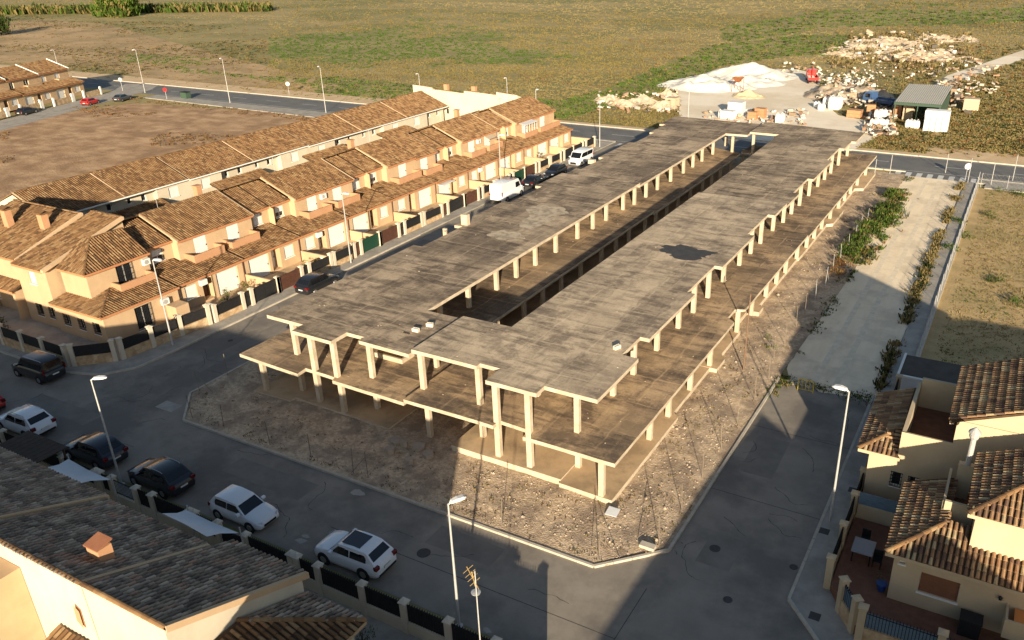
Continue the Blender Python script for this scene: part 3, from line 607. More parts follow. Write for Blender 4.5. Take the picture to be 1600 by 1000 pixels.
# ------------------------------------------------------------------ front terrace (faces the left street)
FT = Frame((-65.7, 0, 0), (0, 1, 0), (1, 0, 0))
PITCH_R = 0.404
def terrace_house(k, y0, y1, p0, p1, zoff, label, variant):
    "one house of the front terrace: bay p0-p1 stands forward, the rest is set back"
    root = thing('terraced_house', label, 'house', (-67.5, (y0 + y1) / 2, 0.1), group='front terrace houses')
    F = Frame((-65.7, 0, zoff), (0, 1, 0), (1, 0, 0))
    r = (y0, p0) if p0 - y0 > 0.5 else (p1, y1)
    has_rec = r[1] - r[0] > 0.5
    mirror = p0 - y0 > 0.5
    w = MB(F)
    pm = (p0 + p1) / 2 + (0.25 if mirror else -0.25)
    door = (pm - 0.7, pm + 0.7, 3.15, 5.3)
    wall(w, p0, p1, 0, 2.6, 5.45, [door])
    for yy, zz in ((p0, 0), (p1, 0)): w.quad((yy, 0, 2.6), (yy, -0.8, 2.6), (yy, -0.8, 5.7), (yy, 0, 5.45))
    win = None
    if has_rec:
        rm = (r[0] + r[1]) / 2; win = (rm - 0.55, rm + 0.55, 3.95, 5.05); wall(w, r[0], r[1], -0.8, 2.6, 5.45, [win])
    L = y1 - y0
    def pos(f): return y0 + (f if not mirror else 1 - f) * L
    def hole(f, wd, z0, z1, dp=0.14): c = pos(f); return (c - wd / 2, c + wd / 2, z0, z1, dp)
    gar = hole(0.26, 2.5, 0.15, 2.35); dr = hole(0.56, 1.15, 0.3, 2.45, 0.9); wn_ = hole(0.8, 1.25, 1.05, 2.25)
    wall(w, y0, y1, 2.95, 0.0, 2.75, [gar, dr, wn_])
    if k == 0: w.quad((y0, 2.95, 0), (y0, -9, 0), (y0, -9, 2.7), (y0, 2.95, 2.7))
    w.quad((y0, -9, 0), (y1, -9, 0), (y1, -9, 5.4), (y0, -9, 5.4))
    for yy in (y0 + 0.002, y1 - 0.002): w.add([(yy, 0, 2.6), (yy, -9, 2.6), (yy, -9, 5.4), (yy, -4.4, 7.0), (yy, 0, 5.3)], [(0, 1, 2, 3, 4)])
    w.build('wall', M_CREAM, root)
    panel(root, F, 'garage_door', gar, 2.95, M_SHUT, ribs=6)
    panel(root, F, 'front_door', dr, 2.95, M_SHUT if variant % 3 else M_BROWNGATE, depth=0.88)
    window(root, F, wn_, 2.95, 'shutter')
    panel(root, F, 'balcony_door', door, 0, M_SHUT, depth=0.02, ribs=9)
    if win: window(root, F, win, -0.8, 'shutter' if variant % 2 else 'half')
    # roofs
    sl = lambda d0, d: 5.5 + PITCH_R * (d0 - d)
    roof_plane(root, 'roof', F, p0 - 0.08, p1 + 0.08, 0.3, 5.5, -4.4, sl(0.3, -4.4))
    v = MB(F)
    for yy in ((p0 - 0.10,) if mirror or not has_rec else (p1 + 0.10,)):
        v.extr((yy - 0.07, 0.3, 5.4), (yy + 0.07, 0.3, 5.4), (yy + 0.07, -4.4, sl(0.3, -4.4) - 0.1), (yy - 0.07, -4.4, sl(0.3, -4.4) - 0.1), (0, 0, 0.17))
    v.build('verge', M_CREAM, root)
    if has_rec: roof_plane(root, 'roof', F, r[0] + (0.0 if mirror else 0.1), r[1] - (0.1 if mirror else 0.0), -0.5, 5.5, -4.4, sl(-0.5, -4.4))
    c = MB(F); cap_row(c, (y0, -4.42, sl(0.3, -4.4) - (0.0 if not has_rec else 0.05)), (y1, -4.42, sl(0.3, -4.4) - (0.0 if not has_rec else 0.05)), 0.13); c.build('ridge_cap', M_TILES, root)
    bk = MB(F); bk.extr((y0, -4.42, 7.3), (y1, -4.42, 7.3), (y1, -9.3, 5.3), (y0, -9.3, 5.3), (0, 0, 0.1)); bk.build('rear_roof', M_TILES[1], root)
    # lower roof, balcony
    lo = roof_plane(root, 'lower_roof', F, y0, y1, 3.4, 2.85, 0.0, 2.85 + 0.21 * 3.4)
    if has_rec: roof_plane(root, 'lower_roof', F, r[0], r[1], -0.003, 2.85 + 0.21 * 3.4, -0.8, 2.85 + 0.21 * 4.2, trim=False)
    b = MB(F); b0, b1 = p0 + 0.5, p1 - 0.4; dd = 1.35
    b.box(b0, b1, 0.003, dd, 2.95, 3.12); b.box(b0, b1, dd - 0.12, dd, 3.121, 4.08); b.box(b0, b0 + 0.12, 0.003, dd - 0.121, 3.121, 4.08); b.box(b1 - 0.12, b1, 0.003, dd - 0.121, 3.121, 4.08)
    b.build('balcony', M_PEACH, root)
    dp = MB(F); yy = y1 - 0.1; dp.cyl((yy, 3.05, 0.1), (yy, 3.05, 2.7), 0.05, n=6); dp.build('downpipe', M_BROWNGATE, root)
    if variant % 4 == 2:
        a = MB(F); a.box(pm + 1.2, pm + 1.95, 0.02, 0.32, 4.55, 5.1); a.lathe((pm + 1.45, 0.325, 4.83), [(0.2, 0), (0.2, 0.02)], 12, 'y', 1) ; a.build('air_conditioner', [M_SHUT, M_STEEL], root)
    if k % 2 == 0:
        a = MB(F); ya = y0 + L * 0.7; a.cyl((ya, -4.6, 7.2), (ya, -4.6, 9.0), .02, .02, 5); a.cyl((ya - .5, -4.6, 8.9), (ya + .5, -4.6, 8.8), .012, .012, 4)
        for q in (-.45, -.2, .1, .4): a.cyl((ya + q, -4.85, 8.86), (ya + q, -4.35, 8.86), .01, .01, 4)
        a.build('aerial', M_STEEL, root)
    if k in (7,):
        a = MB(F); c0 = pm; a.extr((c0 - 0.9, 0.02, 5.25), (c0 + 0.9, 0.02, 5.25), (c0 + 0.9, 0.95, 4.85), (c0 - 0.9, 0.95, 4.85), (0, 0, 0.03)); a.build('awning', mat('faded_awning_%d' % k, (.45, .37, .27)), root)
    if k == 8:
        a = MB(F); b0_, b1_ = p0 + 0.55, p1 - 0.45
        for q in range(6): yy_ = b0_ + (b1_ - b0_) * q / 5; a.box(yy_ - .03, yy_ + .03, 1.26, 1.32, 4.081, 5.2)
        a.box(b0_, b1_, 1.25, 1.33, 5.201, 5.26); a.extr((b0_, 0.01, 5.42), (b1_, 0.01, 5.42), (b1_, 1.4, 5.27), (b0_, 1.4, 5.27), (0, 0, 0.04)); a.build('glazed_enclosure', M_SHUT, root)
    if k in (0, 2, 5, 6):
        a = MB(F); ya = gar[0] + 0.1; a.box(gar[0] - .1, gar[1] + .1, 3.0, 3.5 + .2, 2.36, 2.42) if k == 5 else a.box(wn_[1] + .3, wn_[1] + 1.0, 2.96, 3.25, 1.9, 2.4); a.build('air_conditioner' if k != 5 else 'door_hood', M_SHUT, root)
    if variant % 3 == 1:
        a = MB(F); a.box(y0 + L * 0.4, y0 + L * 0.4 + 0.6, -6, -5.4, 6.0, 8.0); a.box(y0 + L * 0.4 - 0.08, y0 + L * 0.4 + 0.68, -6.08, -5.32, 8.001, 8.12); a.build('chimney', M_PEACH, root)
    return root
HS = [(42.8, 50.35, 46.0, 50.35, 0.0), (50.36, 57.65, 50.36, 54.7, 0.0), (57.66, 65.0, 60.6, 65.0, 0.0), (65.01, 72.5, 65.01, 69.5, 0.0), (72.51, 80.9, 75.6, 80.9, 0.02),
      (80.91, 88.0, 80.91, 85.2, -0.18), (88.01, 95.3, 91.0, 95.3, -0.18), (95.31, 102.2, 95.31, 99.8, -0.18), (102.21, 109.5, 104.9, 109.5, -0.3), (109.51, 116.6, 109.51, 116.6, -0.3)]
ORD = ['first', 'second', 'third', 'fourth', 'fifth', 'sixth', 'seventh', 'eighth', 'ninth', 'tenth']
for k, h in enumerate(HS):
    terrace_house(k, *h, 'cream terraced house with peach balcony, %s of the front terrace counted from the corner block' % ORD[k], k)

# ------------------------------------------------------------------ rear terrace (its inner upper wall and roof show behind)
FB = Frame((-83.1, 0, 0), (0, 1, 0), (1, 0, 0))
def rear_house(y0, y1, zo, label, k):
    root = thing('rear_terraced_house', label, 'house', (-87.9, (y0 + y1) / 2, 0.1), group='rear terrace houses')
    F = Frame((-83.1, 0, zo), (0, 1, 0), (1, 0, 0)); L = y1 - y0; m = y0 + L * 0.5
    f = 1 if k % 2 else 0
    rec = (y0, m) if f else (m, y1); prj = (m, y1) if f else (y0, m)
    h1 = ((prj[0] + prj[1]) / 2 - 0.6, (prj[0] + prj[1]) / 2 + 0.6, 3.9, 5.05)
    r0 = rec[0]; q = (rec[1] - rec[0])
    h2 = (r0 + q * 0.28 - 0.25, r0 + q * 0.28 + 0.25, 4.3, 4.95); h3 = (r0 + q * 0.7 - 0.3, r0 + q * 0.7 + 0.3, 4.2, 4.95)
    w = MB(F); wall(w, *prj, 0, 0, 5.5, [h1]); wall(w, *rec, -0.7, 0, 5.5, [h2, h3])
    for yy in prj: w.quad((yy, 0, 0), (yy, -0.7, 0), (yy, -0.7, 5.5), (yy, 0, 5.5))
    w.quad((y0, -9.6, 0), (y1, -9.6, 0), (y1, -9.6, 5.4), (y0, -9.6, 5.4))
    for yy in (y0 + 0.002, y1 - 0.002): w.add([(yy, -0.7, 0), (yy, -9.6, 0), (yy, -9.6, 5.4), (yy, -4.8, 7.3), (yy, -0.7, 5.6)], [(0, 1, 2, 3, 4)])
    w.build('wall', M_WHITEW, root)
    window(root, F, h1, 0, 'shutter'); window(root, F, h2, -0.7, 'glass'); window(root, F, h3, -0.7, 'glass')
    o = roof_plane(root, 'roof', F, y0, y1, 0.3, 5.5, -4.8, 5.5 + 0.39 * 5.1, trim=False)
    g = MB(F); g.box(y0, y1, 0.303, 0.42, 5.38, 5.5); g.build('gutter', M_SILL, root)
    v = MB(F); v.extr((y0 + 0.02, 0.28, 5.46), (y0 + 0.16, 0.28, 5.46), (y0 + 0.16, -4.8, 7.45), (y0 + 0.02, -4.8, 7.45), (0, 0, 0.15)) ; v.build('verge', M_CREAM, root) if zo != 0.15 else None
    c = MB(F); cap_row(c, (y0, -4.82, 7.52), (y1, -4.82, 7.52), 0.13); c.build('ridge_cap', M_TILES, root)
    bk = MB(F); bk.extr((y0, -4.82, 7.4), (y1, -4.82, 7.4), (y1, -9.9, 5.3), (y0, -9.9, 5.3), (0, 0, 0.1)); bk.build('rear_roof', M_TILES[1], root)
    return root
RB = [(44.6, 53.0, 0.1), (53.01, 61.3, 0.1), (61.31, 70.8, 0.0), (70.81, 80.3, 0.0), (80.31, 90.8, -0.12), (90.81, 101.2, -0.12), (101.21, 111.8, -0.12)]
for k, h in enumerate(RB): rear_house(*h, 'pale house of the rear terrace behind the balcony houses, %s from the near end' % ORD[k], k)
# front-row lower extensions in the gap between the two terraces
for k, (a, b) in enumerate(((50, 57.5), (64, 72), (79, 87), (94, 101))):
    root = thing('garden_annexe', 'low tiled annexe in the gap between the two terraces, %s from the near end' % ORD[k], 'annexe', (-80, (a + b) / 2, 0.1), group='garden annexes')
    F = Frame((-78.6, 0, 0), (0, 1, 0), (1, 0, 0)); w = MB(F); w.box(a, b, -4.3, 0, 0, 2.9); w.build('wall', M_WHITEW, root); roof_plane(root, 'roof', F, a, b, 0.2, 2.95, -4.3, 4.3, trim=False)
# ------------------------------------------------------------------ block closing the terraces at the far end: tall white back wall
root = thing('end_block', 'white windowless back wall of the end block beyond the terraces', 'house', (-78, 116.5, 0.1))
w = MB(); segs = [(-90.6, -86.6, 8.1), (-86.59, -80.3, 7.6), (-80.29, -74.1, 7.75), (-74.09, -70.2, 7.95)]
for a, b, h in segs:
    if a < -80: wall_h = [(a + 1.6, a + 1.9, 4.4, 5.0)]
    w.add([(a, 113, 0), (b, 113, 0), (b, 113, h - 0.25), (a, 113, h), (a, 119.3, 0), (b, 119.3, 0), (b, 119.3, 5.4), (a, 119.3, 5.4)], [(0, 1, 2, 3), (4, 5, 6, 7), (0, 3, 7, 4), (1, 5, 6, 2), (3, 2, 6, 7)])
w.build('wall', M_WHITEW, root)
for x in (-84.5, -79.0):
    c = MB(); c.box(x - 0.35, x + 0.35, 113.8, 114.4, 7, 8.4); c.build('chimney', M_PEACH, root)
c = MB()
for a, b, h in segs: cap_row(c, (a, 113.06, h), (b, 113.06, h - 0.25), 0.12)
c.build('ridge_cap', M_TILES, root)
c = MB(); c.box(-83.9, -83.55, 112.9, 113.02, 3.9, 4.7); c.build('wall_vent', M_GLASS, root)
# ------------------------------------------------------------------ corner block at the near end of the terraces (faces the front street)
def slope(root, name, pts, mats=M_TILES, wts=W_CLAY, parts=0, t=0.14, eave=None):
    "tiled roof plane from world points; the first two points are the eave"
    P = [Vector(p) for p in pts]; mb = MB(); n = len(P); dn = Vector((0, 0, -t))
    mb.add(P + [p + dn for p in P], [tuple(range(n)), tuple(range(2 * n - 1, n - 1, -1))] + [(i, (i + 1) % n, n + (i + 1) % n, n + i) for i in range(n)])
    o = mb.build(name, M_CHAN, root)
    U = (P[1] - P[0]).normalized(); N = U.cross(P[2] - P[1]).normalized()
    if N.z < 0: N = -N
    V = N.cross(U)
    if V.z < 0: V = -V
    poly = [((p - P[0]).dot(U), (p - P[0]).dot(V)) for p in P]
    tiles(o, P[0] + N * 0.004, U, V, poly, mats, wts, parts=parts)
    if eave:
        e = MB(); out = Vector((V.x, V.y, 0)).normalized() * -1
        a, b = P[0], P[1]; i = -out * 0.22
        e.add([a + i + Vector((0, 0, -t - 0.02)), b + i + Vector((0, 0, -t - 0.02)), b + Vector((0, 0, -t - 0.06)), a + Vector((0, 0, -t - 0.06)), a + out * 0.01 + Vector((0, 0, -0.005)), b + out * 0.01 + Vector((0, 0, -0.005))], [(0, 1, 2, 3), (3, 2, 5, 4), (0, 3, 4), (1, 5, 2)])
        e.build('eave_trim', eave, o)
    return o
def caps(root, segs, mats=M_TILES, wts=W_CLAY, r=0.12):
    for a, b in segs:
        c = MB(); cap_row(c, a, b, r, wts=wts); o = c.build('ridge_cap', mats, root)
    return o
root = thing('corner_house', 'cream corner house with hipped tile roof and barred windows at the street corner', 'house', (-65.5, 39.5, 0.1))
FS = Frame((0, 36.95, 0), (1, 0, 0), (0, -1, 0)); FE = Frame((-65.5, 0, 0), (0, 1, 0), (1, 0, 0))
w = MB(FS); wall(w, -69.0, -65.5, 0, 2.6, 5.45); w.T = Frame((0, 35.6, 0), (1, 0, 0), (0, -1, 0))
lw = [(-67.9, -67.1, 1.0, 2.0), (-65.9, -65.1, 1.0, 2.0), (-63.9, -63.1, 1.0, 2.0)]
wall(w, -69.0, -62.4, 0, 0.0, 2.75, lw)
w.T = FE; bd = (39.6, 41.1, 3.2, 5.2); wall(w, 36.95, 42.75, 0, 2.6, 5.45, [bd])
FE2 = Frame((-62.4, 0, 0), (0, 1, 0), (1, 0, 0)); w.T = FE2; gd = (38.4, 39.9, 0.35, 2.4); wall(w, 35.6, 42.75, 0, 0.0, 2.75, [gd])
w.T = None; w.quad((-65.5, 42.75, 0), (-62.4, 42.75, 0), (-62.4, 42.75, 2.7), (-65.5, 42.75, 3.4)); w.add([(-65.5, 42.75, 2.6), (-70, 42.75, 2.6), (-70, 42.75, 6.2), (-68.2, 42.75, 7.2), (-65.5, 42.75, 5.5)], [(0, 1, 2, 3, 4)])
w.build('wall', M_CREAM, root)
for h in lw: window(root, Frame((0, 35.6, 0), (1, 0, 0), (0, -1, 0)), h, 0, 'grille')
window(root, FE, bd, 0, 'grille'); window(root, FE2, gd, 0, 'grille')
E1 = (-65.2, 36.65, 5.5); HP = (-68.2, 39.65, 7.3)
slope(root, 'roof', [(-65.2, 36.65, 5.5), (-65.2, 42.85, 5.5), (-68.2, 42.85, 7.3), HP], eave=M_TERRA)
slope(root, 'roof', [(-69.0, 36.65, 5.5), (-65.2, 36.65, 5.5), HP, (-69.0, 39.65, 7.3)], eave=M_TERRA)
bk = MB(); bk.extr((-68.2, 39.65, 7.25), (-68.2, 42.85, 7.25), (-71.5, 42.85, 5.4), (-71.5, 39.65, 5.4), (0, 0, 0.05)); bk.build('rear_roof', M_TILES[1], root)
LC = (-62.1, 35.25, 2.85); LT = (-65.5, 38.65, 3.56)
slope(root, 'lower_roof', [LC, (-62.1, 42.78, 2.85), (-65.5, 42.78, 3.56), LT], eave=M_TERRA)
slope(root, 'lower_roof', [(-69.0, 35.25, 2.85), LC, LT, (-65.5, 36.95, 3.207), (-69.0, 36.95, 3.207)], eave=M_TERRA)
caps(root, [(E1, HP), (HP, (-68.2, 42.8, 7.3)), (LC, LT)], M_TILES, (0.1, 0.2, 0.4, 0.3, 0.0))
b = MB(FE); b.box(38.9, 42.3, 0.003, 1.2, 2.9, 3.1); b.box(38.9, 42.3, 1.08, 1.2, 3.101, 4.0); b.box(38.9, 39.02, 0.003, 1.079, 3.101, 4.0); b.box(42.18, 42.3, 0.003, 1.079, 3.101, 4.0); b.build('balcony', M_PEACH, root)
a = MB(FE); a.box(42.05, 42.7, 0.02, 0.32, 4.5, 5.05); a.lathe((42.3, 0.325, 4.78), [(0.2, 0), (0.2, 0.02)], 12, 'y', 1); a.build('air_conditioner', [M_SHUT, M_STEEL], root)
a = MB(FE2); a.box(40.9, 41.55, 0.02, 0.32, 1.75, 2.3); a.lathe((41.15, 0.325, 2.03), [(0.2, 0), (0.2, 0.02)], 12, 'y', 1); a.build('air_conditioner', [M_SHUT, M_STEEL], root)
a = MB(FE2); a.box(41.3, 42.6, 0.01, 1.3, 0.1, 1.6); a.build('meter_box_wall', M_CREAM, root)

def street_unit(x0, x1, yw, ye, zr, yr, label, door, lows):
    root = thing('corner_block_house', label, 'house', ((x0 + x1) / 2, yw + 3, 0.1), group='houses of the corner block')
    F = Frame((0, yw, 0), (1, 0, 0), (0, -1, 0)); w = MB(F); m = (x0 + x1) / 2
    up = [(m - 0.45, m + 0.45, 3.9, 5.0)]
    wall(w, x0, x1, 0, 0, 5.45, up + lows); w.T = None
    for xx in (x0, x1): w.add([(xx, yw, 0), (xx, yr, 0), (xx, yr, zr - 0.1), (xx, yw, 5.4)], [(0, 1, 2, 3)])
    w.quad((x0, yr, 0), (x1, yr, 0), (x1, yr, zr - 0.1), (x0, yr, zr - 0.1)); w.build('wall', M_CREAM, root)
    window(root, F, up[0], 0, 'shutter')
    for h in lows: window(root, F, h, 0, 'grille' if h[1] - h[0] < 1 else 'shutter')
    slope(root, 'roof', [(x0, ye, 5.5), (x1, ye, 5.5), (x1, yr, zr), (x0, yr, zr)], eave=M_TERRA)
    v = MB(); v.extr((x1 - 0.02, ye - 0.02, 5.4), (x1 + 0.38, ye - 0.02, 5.4), (x1 + 0.38, yr, zr - 0.1), (x1 - 0.02, yr, zr - 0.1), (0, 0, 0.24)); v.build('verge', M_CREAM, root)
    caps(root, [((x0, yr, zr), (x1, yr, zr))])
    return root
r2 = street_unit(-73.7, -69.4, 35.9, 35.6, 7.85, 43.7, 'cream two-storey unit between the hipped corner house and the chimneys', None, [(-70.4, -69.8, 1.0, 2.0), (-72.2, -71.4, 0.9, 2.0)])
r3 = street_unit(-84.5, -74.1, 36.5, 36.2, 7.8, 42.9, 'cream unit with two brick-coloured chimneys at the left edge of the corner block', None, [(-80.2, -79.0, 0.9, 2.1), (-76.5, -75.2, 0.2, 2.2)])
for px, py in ((13, 345), (70, 352)):
    c = G(px, py, 7.2); b = MB(); b.box(c.x - 0.35, c.x + 0.35, c.y - 0.3, c.y + 0.3, 6.4, 8.3); co = b.build('chimney', M_PEACH, r3); b = MB(); b.box(c.x - 0.5, c.x + 0.5, c.y - 0.45, c.y + 0.45, 8.301, 8.4); b.extr((c.x - 0.5, c.y - 0.45, 8.401), (c.x + 0.5, c.y - 0.45, 8.401), (c.x + 0.5, c.y + 0.1, 8.6), (c.x - 0.5, c.y + 0.1, 8.6), (0, 0, 0.05)); b.build('cowl', M_TILES[2], co)
slope(r3, 'lower_roof', [(-84.5, 35.25, 2.85), (-74.2, 35.25, 2.85), (-74.2, 36.5, 3.4), (-84.5, 36.5, 3.4)], eave=M_TERRA)
w = MB(); w.box(-79.5, -79.2, 35.4, 36.4, 0, 2.8); w.box(-74.6, -74.25, 35.4, 36.4, 0, 2.8); w.build('porch_pier', M_CREAM, r3)

# ------------------------------------------------------------------ near terrace (bottom left): we look down on its shaded street slope
PN = 0.41
def near_house(x0, x1, ye, dz, label, parts=0, ridge_y=12.35, seen=True, grp=True):
    root = thing('near_terraced_house', label, 'house', ((x0 + x1) / 2, 15, 0.1), group='near terrace houses' if grp else None)
    zr = 8.28 + dz; ze = zr - PN * (ye - ridge_y)
    w = MB(); yw = ye - 0.35; ys = ridge_y - 0.05
    F = Frame((0, yw, 0), (1, 0, 0), (0, 1, 0)); w.T = F; m = (x0 + x1) / 2
    holes = [(m - 2.2, m - 1.2, 3.6, 4.9), (m + 1.0, m + 2.0, 3.6, 4.9), (m - 1.0, m + 0.6, 0.2, 2.3)] if x1 - x0 > 4.5 else []
    wall(w, x0, x1, 0, 0, ze - 0.05, holes); w.T = None
    w.add([(x0, ys, 0), (x1, ys, 0), (x1, ys, zr - 0.05), (x0, ys, zr - 0.05)], [(0, 1, 2, 3)])
    for xx in (x0, x1): w.add([(xx, ys, 0), (xx, yw, 0), (xx, yw, ze), (xx, ys, zr - 0.08)], [(0, 1, 2, 3)])
    w.build('wall', M_WHITEW, root)
    for h in holes: window(root, F, h, 0, 'half')
    slope(root, 'roof', [(x0, ye, ze), (x1, ye, ze), (x1, ridge_y, zr), (x0, ridge_y, zr)], M_TILES_OLD, W_OLD, parts=parts)
    caps(root, [((x0, ridge_y, zr), (x1, ridge_y, zr))], M_TILES, W_CLAY, 0.12)
    v = MB(); v.extr((x1 - 0.16, ye + 0.02, ze - 0.2), (x1 + 0.04, ye + 0.02, ze - 0.2), (x1 + 0.04, ridge_y, zr - 0.2), (x1 - 0.16, ridge_y, zr - 0.2), (0, 0, 0.3)); v.build('verge', M_CREAM, root)
    return root
near_house(-72.0, -62.1, 18.0, 0.0, 'terraced house of the near row, far beyond the left edge')
near_house(-62.0, -53.1, 18.0, 0.15, 'terraced house of the near row just beyond the left edge')
near_house(-53.0, -44.7, 18.0, 0.0, 'terraced house of the near row behind the brown flat canopy')
near_house(-44.6, -35.1, 18.0, 0.06, 'dark tiled roof beside the brown canopy and first white shade sail', 300)
nh2 = near_house(-35.0, -27.75, 17.75, 0.0, 'dark tiled roof with peach chimney between the two white shade sails', 300)
nh3 = near_house(-27.65, -23.0, 18.75, 0.02, 'dark tiled roof with sunlit edge beside the parked white crossover', 300)
slope(nh2, 'porch_roof', [(-34.9, 19.0, 3.2), (-32.2, 19.0, 3.2), (-32.2, 17.45, 3.8), (-34.9, 17.45, 3.8)], M_TILES_OLD, W_OLD)
c = Vector((-29.3, 14.1, 7.4)); b = MB(); b.box(c.x - 0.38, c.x + 0.38, c.y - 0.3, c.y + 0.3, 7.0, 8.26); ch = b.build('chimney', M_PEACH, nh2)
b = MB(); b.extr((c.x - 0.44, c.y - 0.36, 8.28), (c.x + 0.44, c.y - 0.36, 8.28), (c.x + 0.44, c.y + 0.36, 8.44), (c.x - 0.44, c.y + 0.36, 8.44), (0, 0, 0.06)); b.extr((c.x - 0.3, c.y - 0.24, 8.261), (c.x + 0.3, c.y - 0.24, 8.261), (c.x + 0.3, c.y + 0.24, 8.261), (c.x - 0.3, c.y + 0.24, 8.261), (0, 0, 0.1)); b.build('cowl', mat('terracotta_cowl', (0.24, 0.10, 0.055), (0.28, 0.12, 0.065), 3, 0.85), ch)
b = MB(); b.box(-38.0, -32.0, 4, 12.28, 0, 7.4); b.build('rear_wing', M_CREAM, nh2)
b = MB(); b.add([(-28.7, 12.27, 6.15), (-28.35, 12.27, 5.85), (-28.3, 12.27, 6.8), (-28.6, 12.27, 7.0)], [(0, 1, 2, 3)]); b.add([(-28.7, 12.2, 6.15), (-28.35, 12.2, 5.85), (-28.3, 12.2, 6.8), (-28.6, 12.2, 7.0)], [(0, 1, 2, 3)]); b.build('wall_vent', M_PEACH, nh2)
# end house of the near row, lower hipped roof, sunlit on its end
root = thing('near_end_house', 'end house of the near row with lower hipped roof, its end slope sunlit', 'house', (-22, 15, 0.1))
EC = Vector((-19.6, 18.4, 4.95)); HT = EC + Vector((-5.2, -5.2, 5.2 * PN))
w = MB(); w.box(-22.95, -20.0, 7.8, 18.0, 0, 4.9); w.build('wall', M_WHITEW, root)
slope(root, 'roof', [(-22.95, 18.4, 4.95), EC, HT + Vector((1.85, 1.85, -1.85 * PN))], M_TILES_OLD, W_OLD, 160)
slope(root, 'roof', [EC, (-19.6, 8.0, 4.95), (-22.95, 8.0, 4.95 + 3.35 * PN), EC + Vector((-3.35, -3.35, 3.35 * PN))], M_TILES, W_CLAY, 140, eave=M_CREAM)
caps(root, [(EC, EC + Vector((-3.35, -3.35, 3.35 * PN)))], M_TILES, W_CLAY, 0.13)
w = MB(); w.extr((-27.0, 12.0, 4.9), (-23.1, 12.0, 4.9), (-23.1, 9.0, 5.9), (-27.0, 9.0, 5.9), (0, 0, 0.1)); w.build('rear_roof', M_TILES[1], root)
slope(nh3, 'rear_lower_roof', [(-30.3, 9.4, 4.05), (-24.6, 9.4, 4.05), (-24.6, 12.2, 5.2), (-30.3, 12.2, 5.2)], M_TILES, W_CLAY)
# the wing behind and the low annexe (below the frame; their shadows lie across the street)
root = thing('near_rear_house', 'two-storey house behind the near row, below the edge of the picture', 'house', (-18, 6, 0.1))
w = MB(); w.box(-19.4, -14.4, -2, 12.2, 0, 7.9); w.build('wall', M_WHITEW, root)
slope(root, 'roof', [(-19.5, 12.4, 7.9), (-14.3, 12.4, 7.9), (-14.3, 10.0, 8.85), (-19.5, 10.0, 8.85)], M_TILES_OLD, W_OLD); slope(root, 'roof', [(-19.5, -2.2, 4.0), (-14.3, -2.2, 4.0), (-14.3, 9.98, 8.85), (-19.5, 9.98, 8.85)])
root = thing('near_annexe', 'low tiled annexe behind the near row, below the edge of the picture', 'annexe', (-16.5, 14.5, 0.1))
w = MB(); w.box(-19.2, -12.9, 12.5, 17.6, 0, 3.2); w.build('wall', M_WHITEW, root)
slope(root, 'roof', [(-19.2, 17.9, 3.3), (-12.7, 17.9, 3.3), (-12.7, 12.6, 4.1), (-19.2, 12.6, 4.1)], M_TILES_OLD, W_OLD)
# ------------------------------------------------------------------ right-hand houses
M_RCREAM = mat('pale_cream_render', (0.47, 0.38, 0.25), (0.51, 0.415, 0.28), 0.7, 0.92, 0.002, 60, aniso=(1, 1, 0.35), c3=(0.385, 0.305, 0.205), s3=0.4, a3=0.4)
M_PATIO = mat('patio_tile', (0.16, 0.075, 0.045), (0.2, 0.095, 0.06), 3, 0.8)
root = thing('front_corner_house', 'cream house with low hipped tile roof and brown shutter behind the blue-screened wall', 'house', (3, 38, 0.12))
FW = Frame((0, 35.35, 0), (1, 0, 0), (0, -1, 0))
wn1 = (-0.25, 1.45, 1.05, 2.2); wn0 = (-1.25, -1.0, 2.35, 2.62)
w = MB(FW); wall(w, -1.5, 8.5, 0, 0.1, 3.0, [wn1, wn0, (4.9, 6.0, 1.2, 2.4)]); w.T = None
w.quad((-1.5, 35.35, 0.1), (-1.5, 41.4, 0.1), (-1.5, 41.4, 3.0), (-1.5, 35.35, 3.0))
w.box(1.45, 9.0, 36.35, 41.4, 2.9, 5.5); w.box(0.1, 1.4, 38.2, 38.35, 2.9, 4.5); w.box(0.0, 0.12, 38.36, 41.4, 2.9, 4.4)
w.build('wall', M_RCREAM, root)
M_BRSH = mat('brown_shutter', (0.17, 0.075, 0.04), (0.2, 0.09, 0.05), 3, 0.6)
window(root, FW, wn1, 0, 'shutter', mats=M_BRSH); window(root, FW, wn0, 0, 'glass'); window(root, FW, (4.9, 6.0, 1.2, 2.4), 0, 'half')
LE = Vector((-1.9, 34.95, 3.02)); LH = LE + Vector((2.2, 2.2, 2.2 * 0.42))
slope(root, 'lower_roof', [(8.5, 34.95, 3.02), LE, LH, LH + Vector((1.15, 0, 0)), LE + Vector((3.32, 1.4, 1.4 * 0.42)), (8.5, 36.35, 3.02 + 1.4 * 0.42)], M_TILES_RED, W_RED, 150, eave=M_RCREAM)
slope(root, 'lower_roof', [LE, (-1.9, 41.3, 3.02), (0.3, 41.3, LH.z), LH], M_TILES_RED, W_RED, 150, eave=M_RCREAM)
UE = Vector((1.1, 36.0, 5.6))
UH = UE + Vector((4.3, 4.3, 4.3 * 0.42))
slope(root, 'roof', [(9.0, 36.0, 5.6), UE, UH, (9.0, 40.3, UH.z)], M_TILES_RED, W_RED, 150, eave=M_RCREAM)
slope(root, 'roof', [UE, (1.1, 41.4, 5.6), (5.4, 41.4, UH.z), UH], M_TILES_RED, W_RED, 150, eave=M_RCREAM)
caps(root, [(LE, LH), (UE, UH)], M_TILES, W_CLAY, 0.14)
w = MB(); w.box(-1.5, 9, 41.41, 41.48, 0.1, 3.2); w.build('rear_wall', M_RCREAM, root)
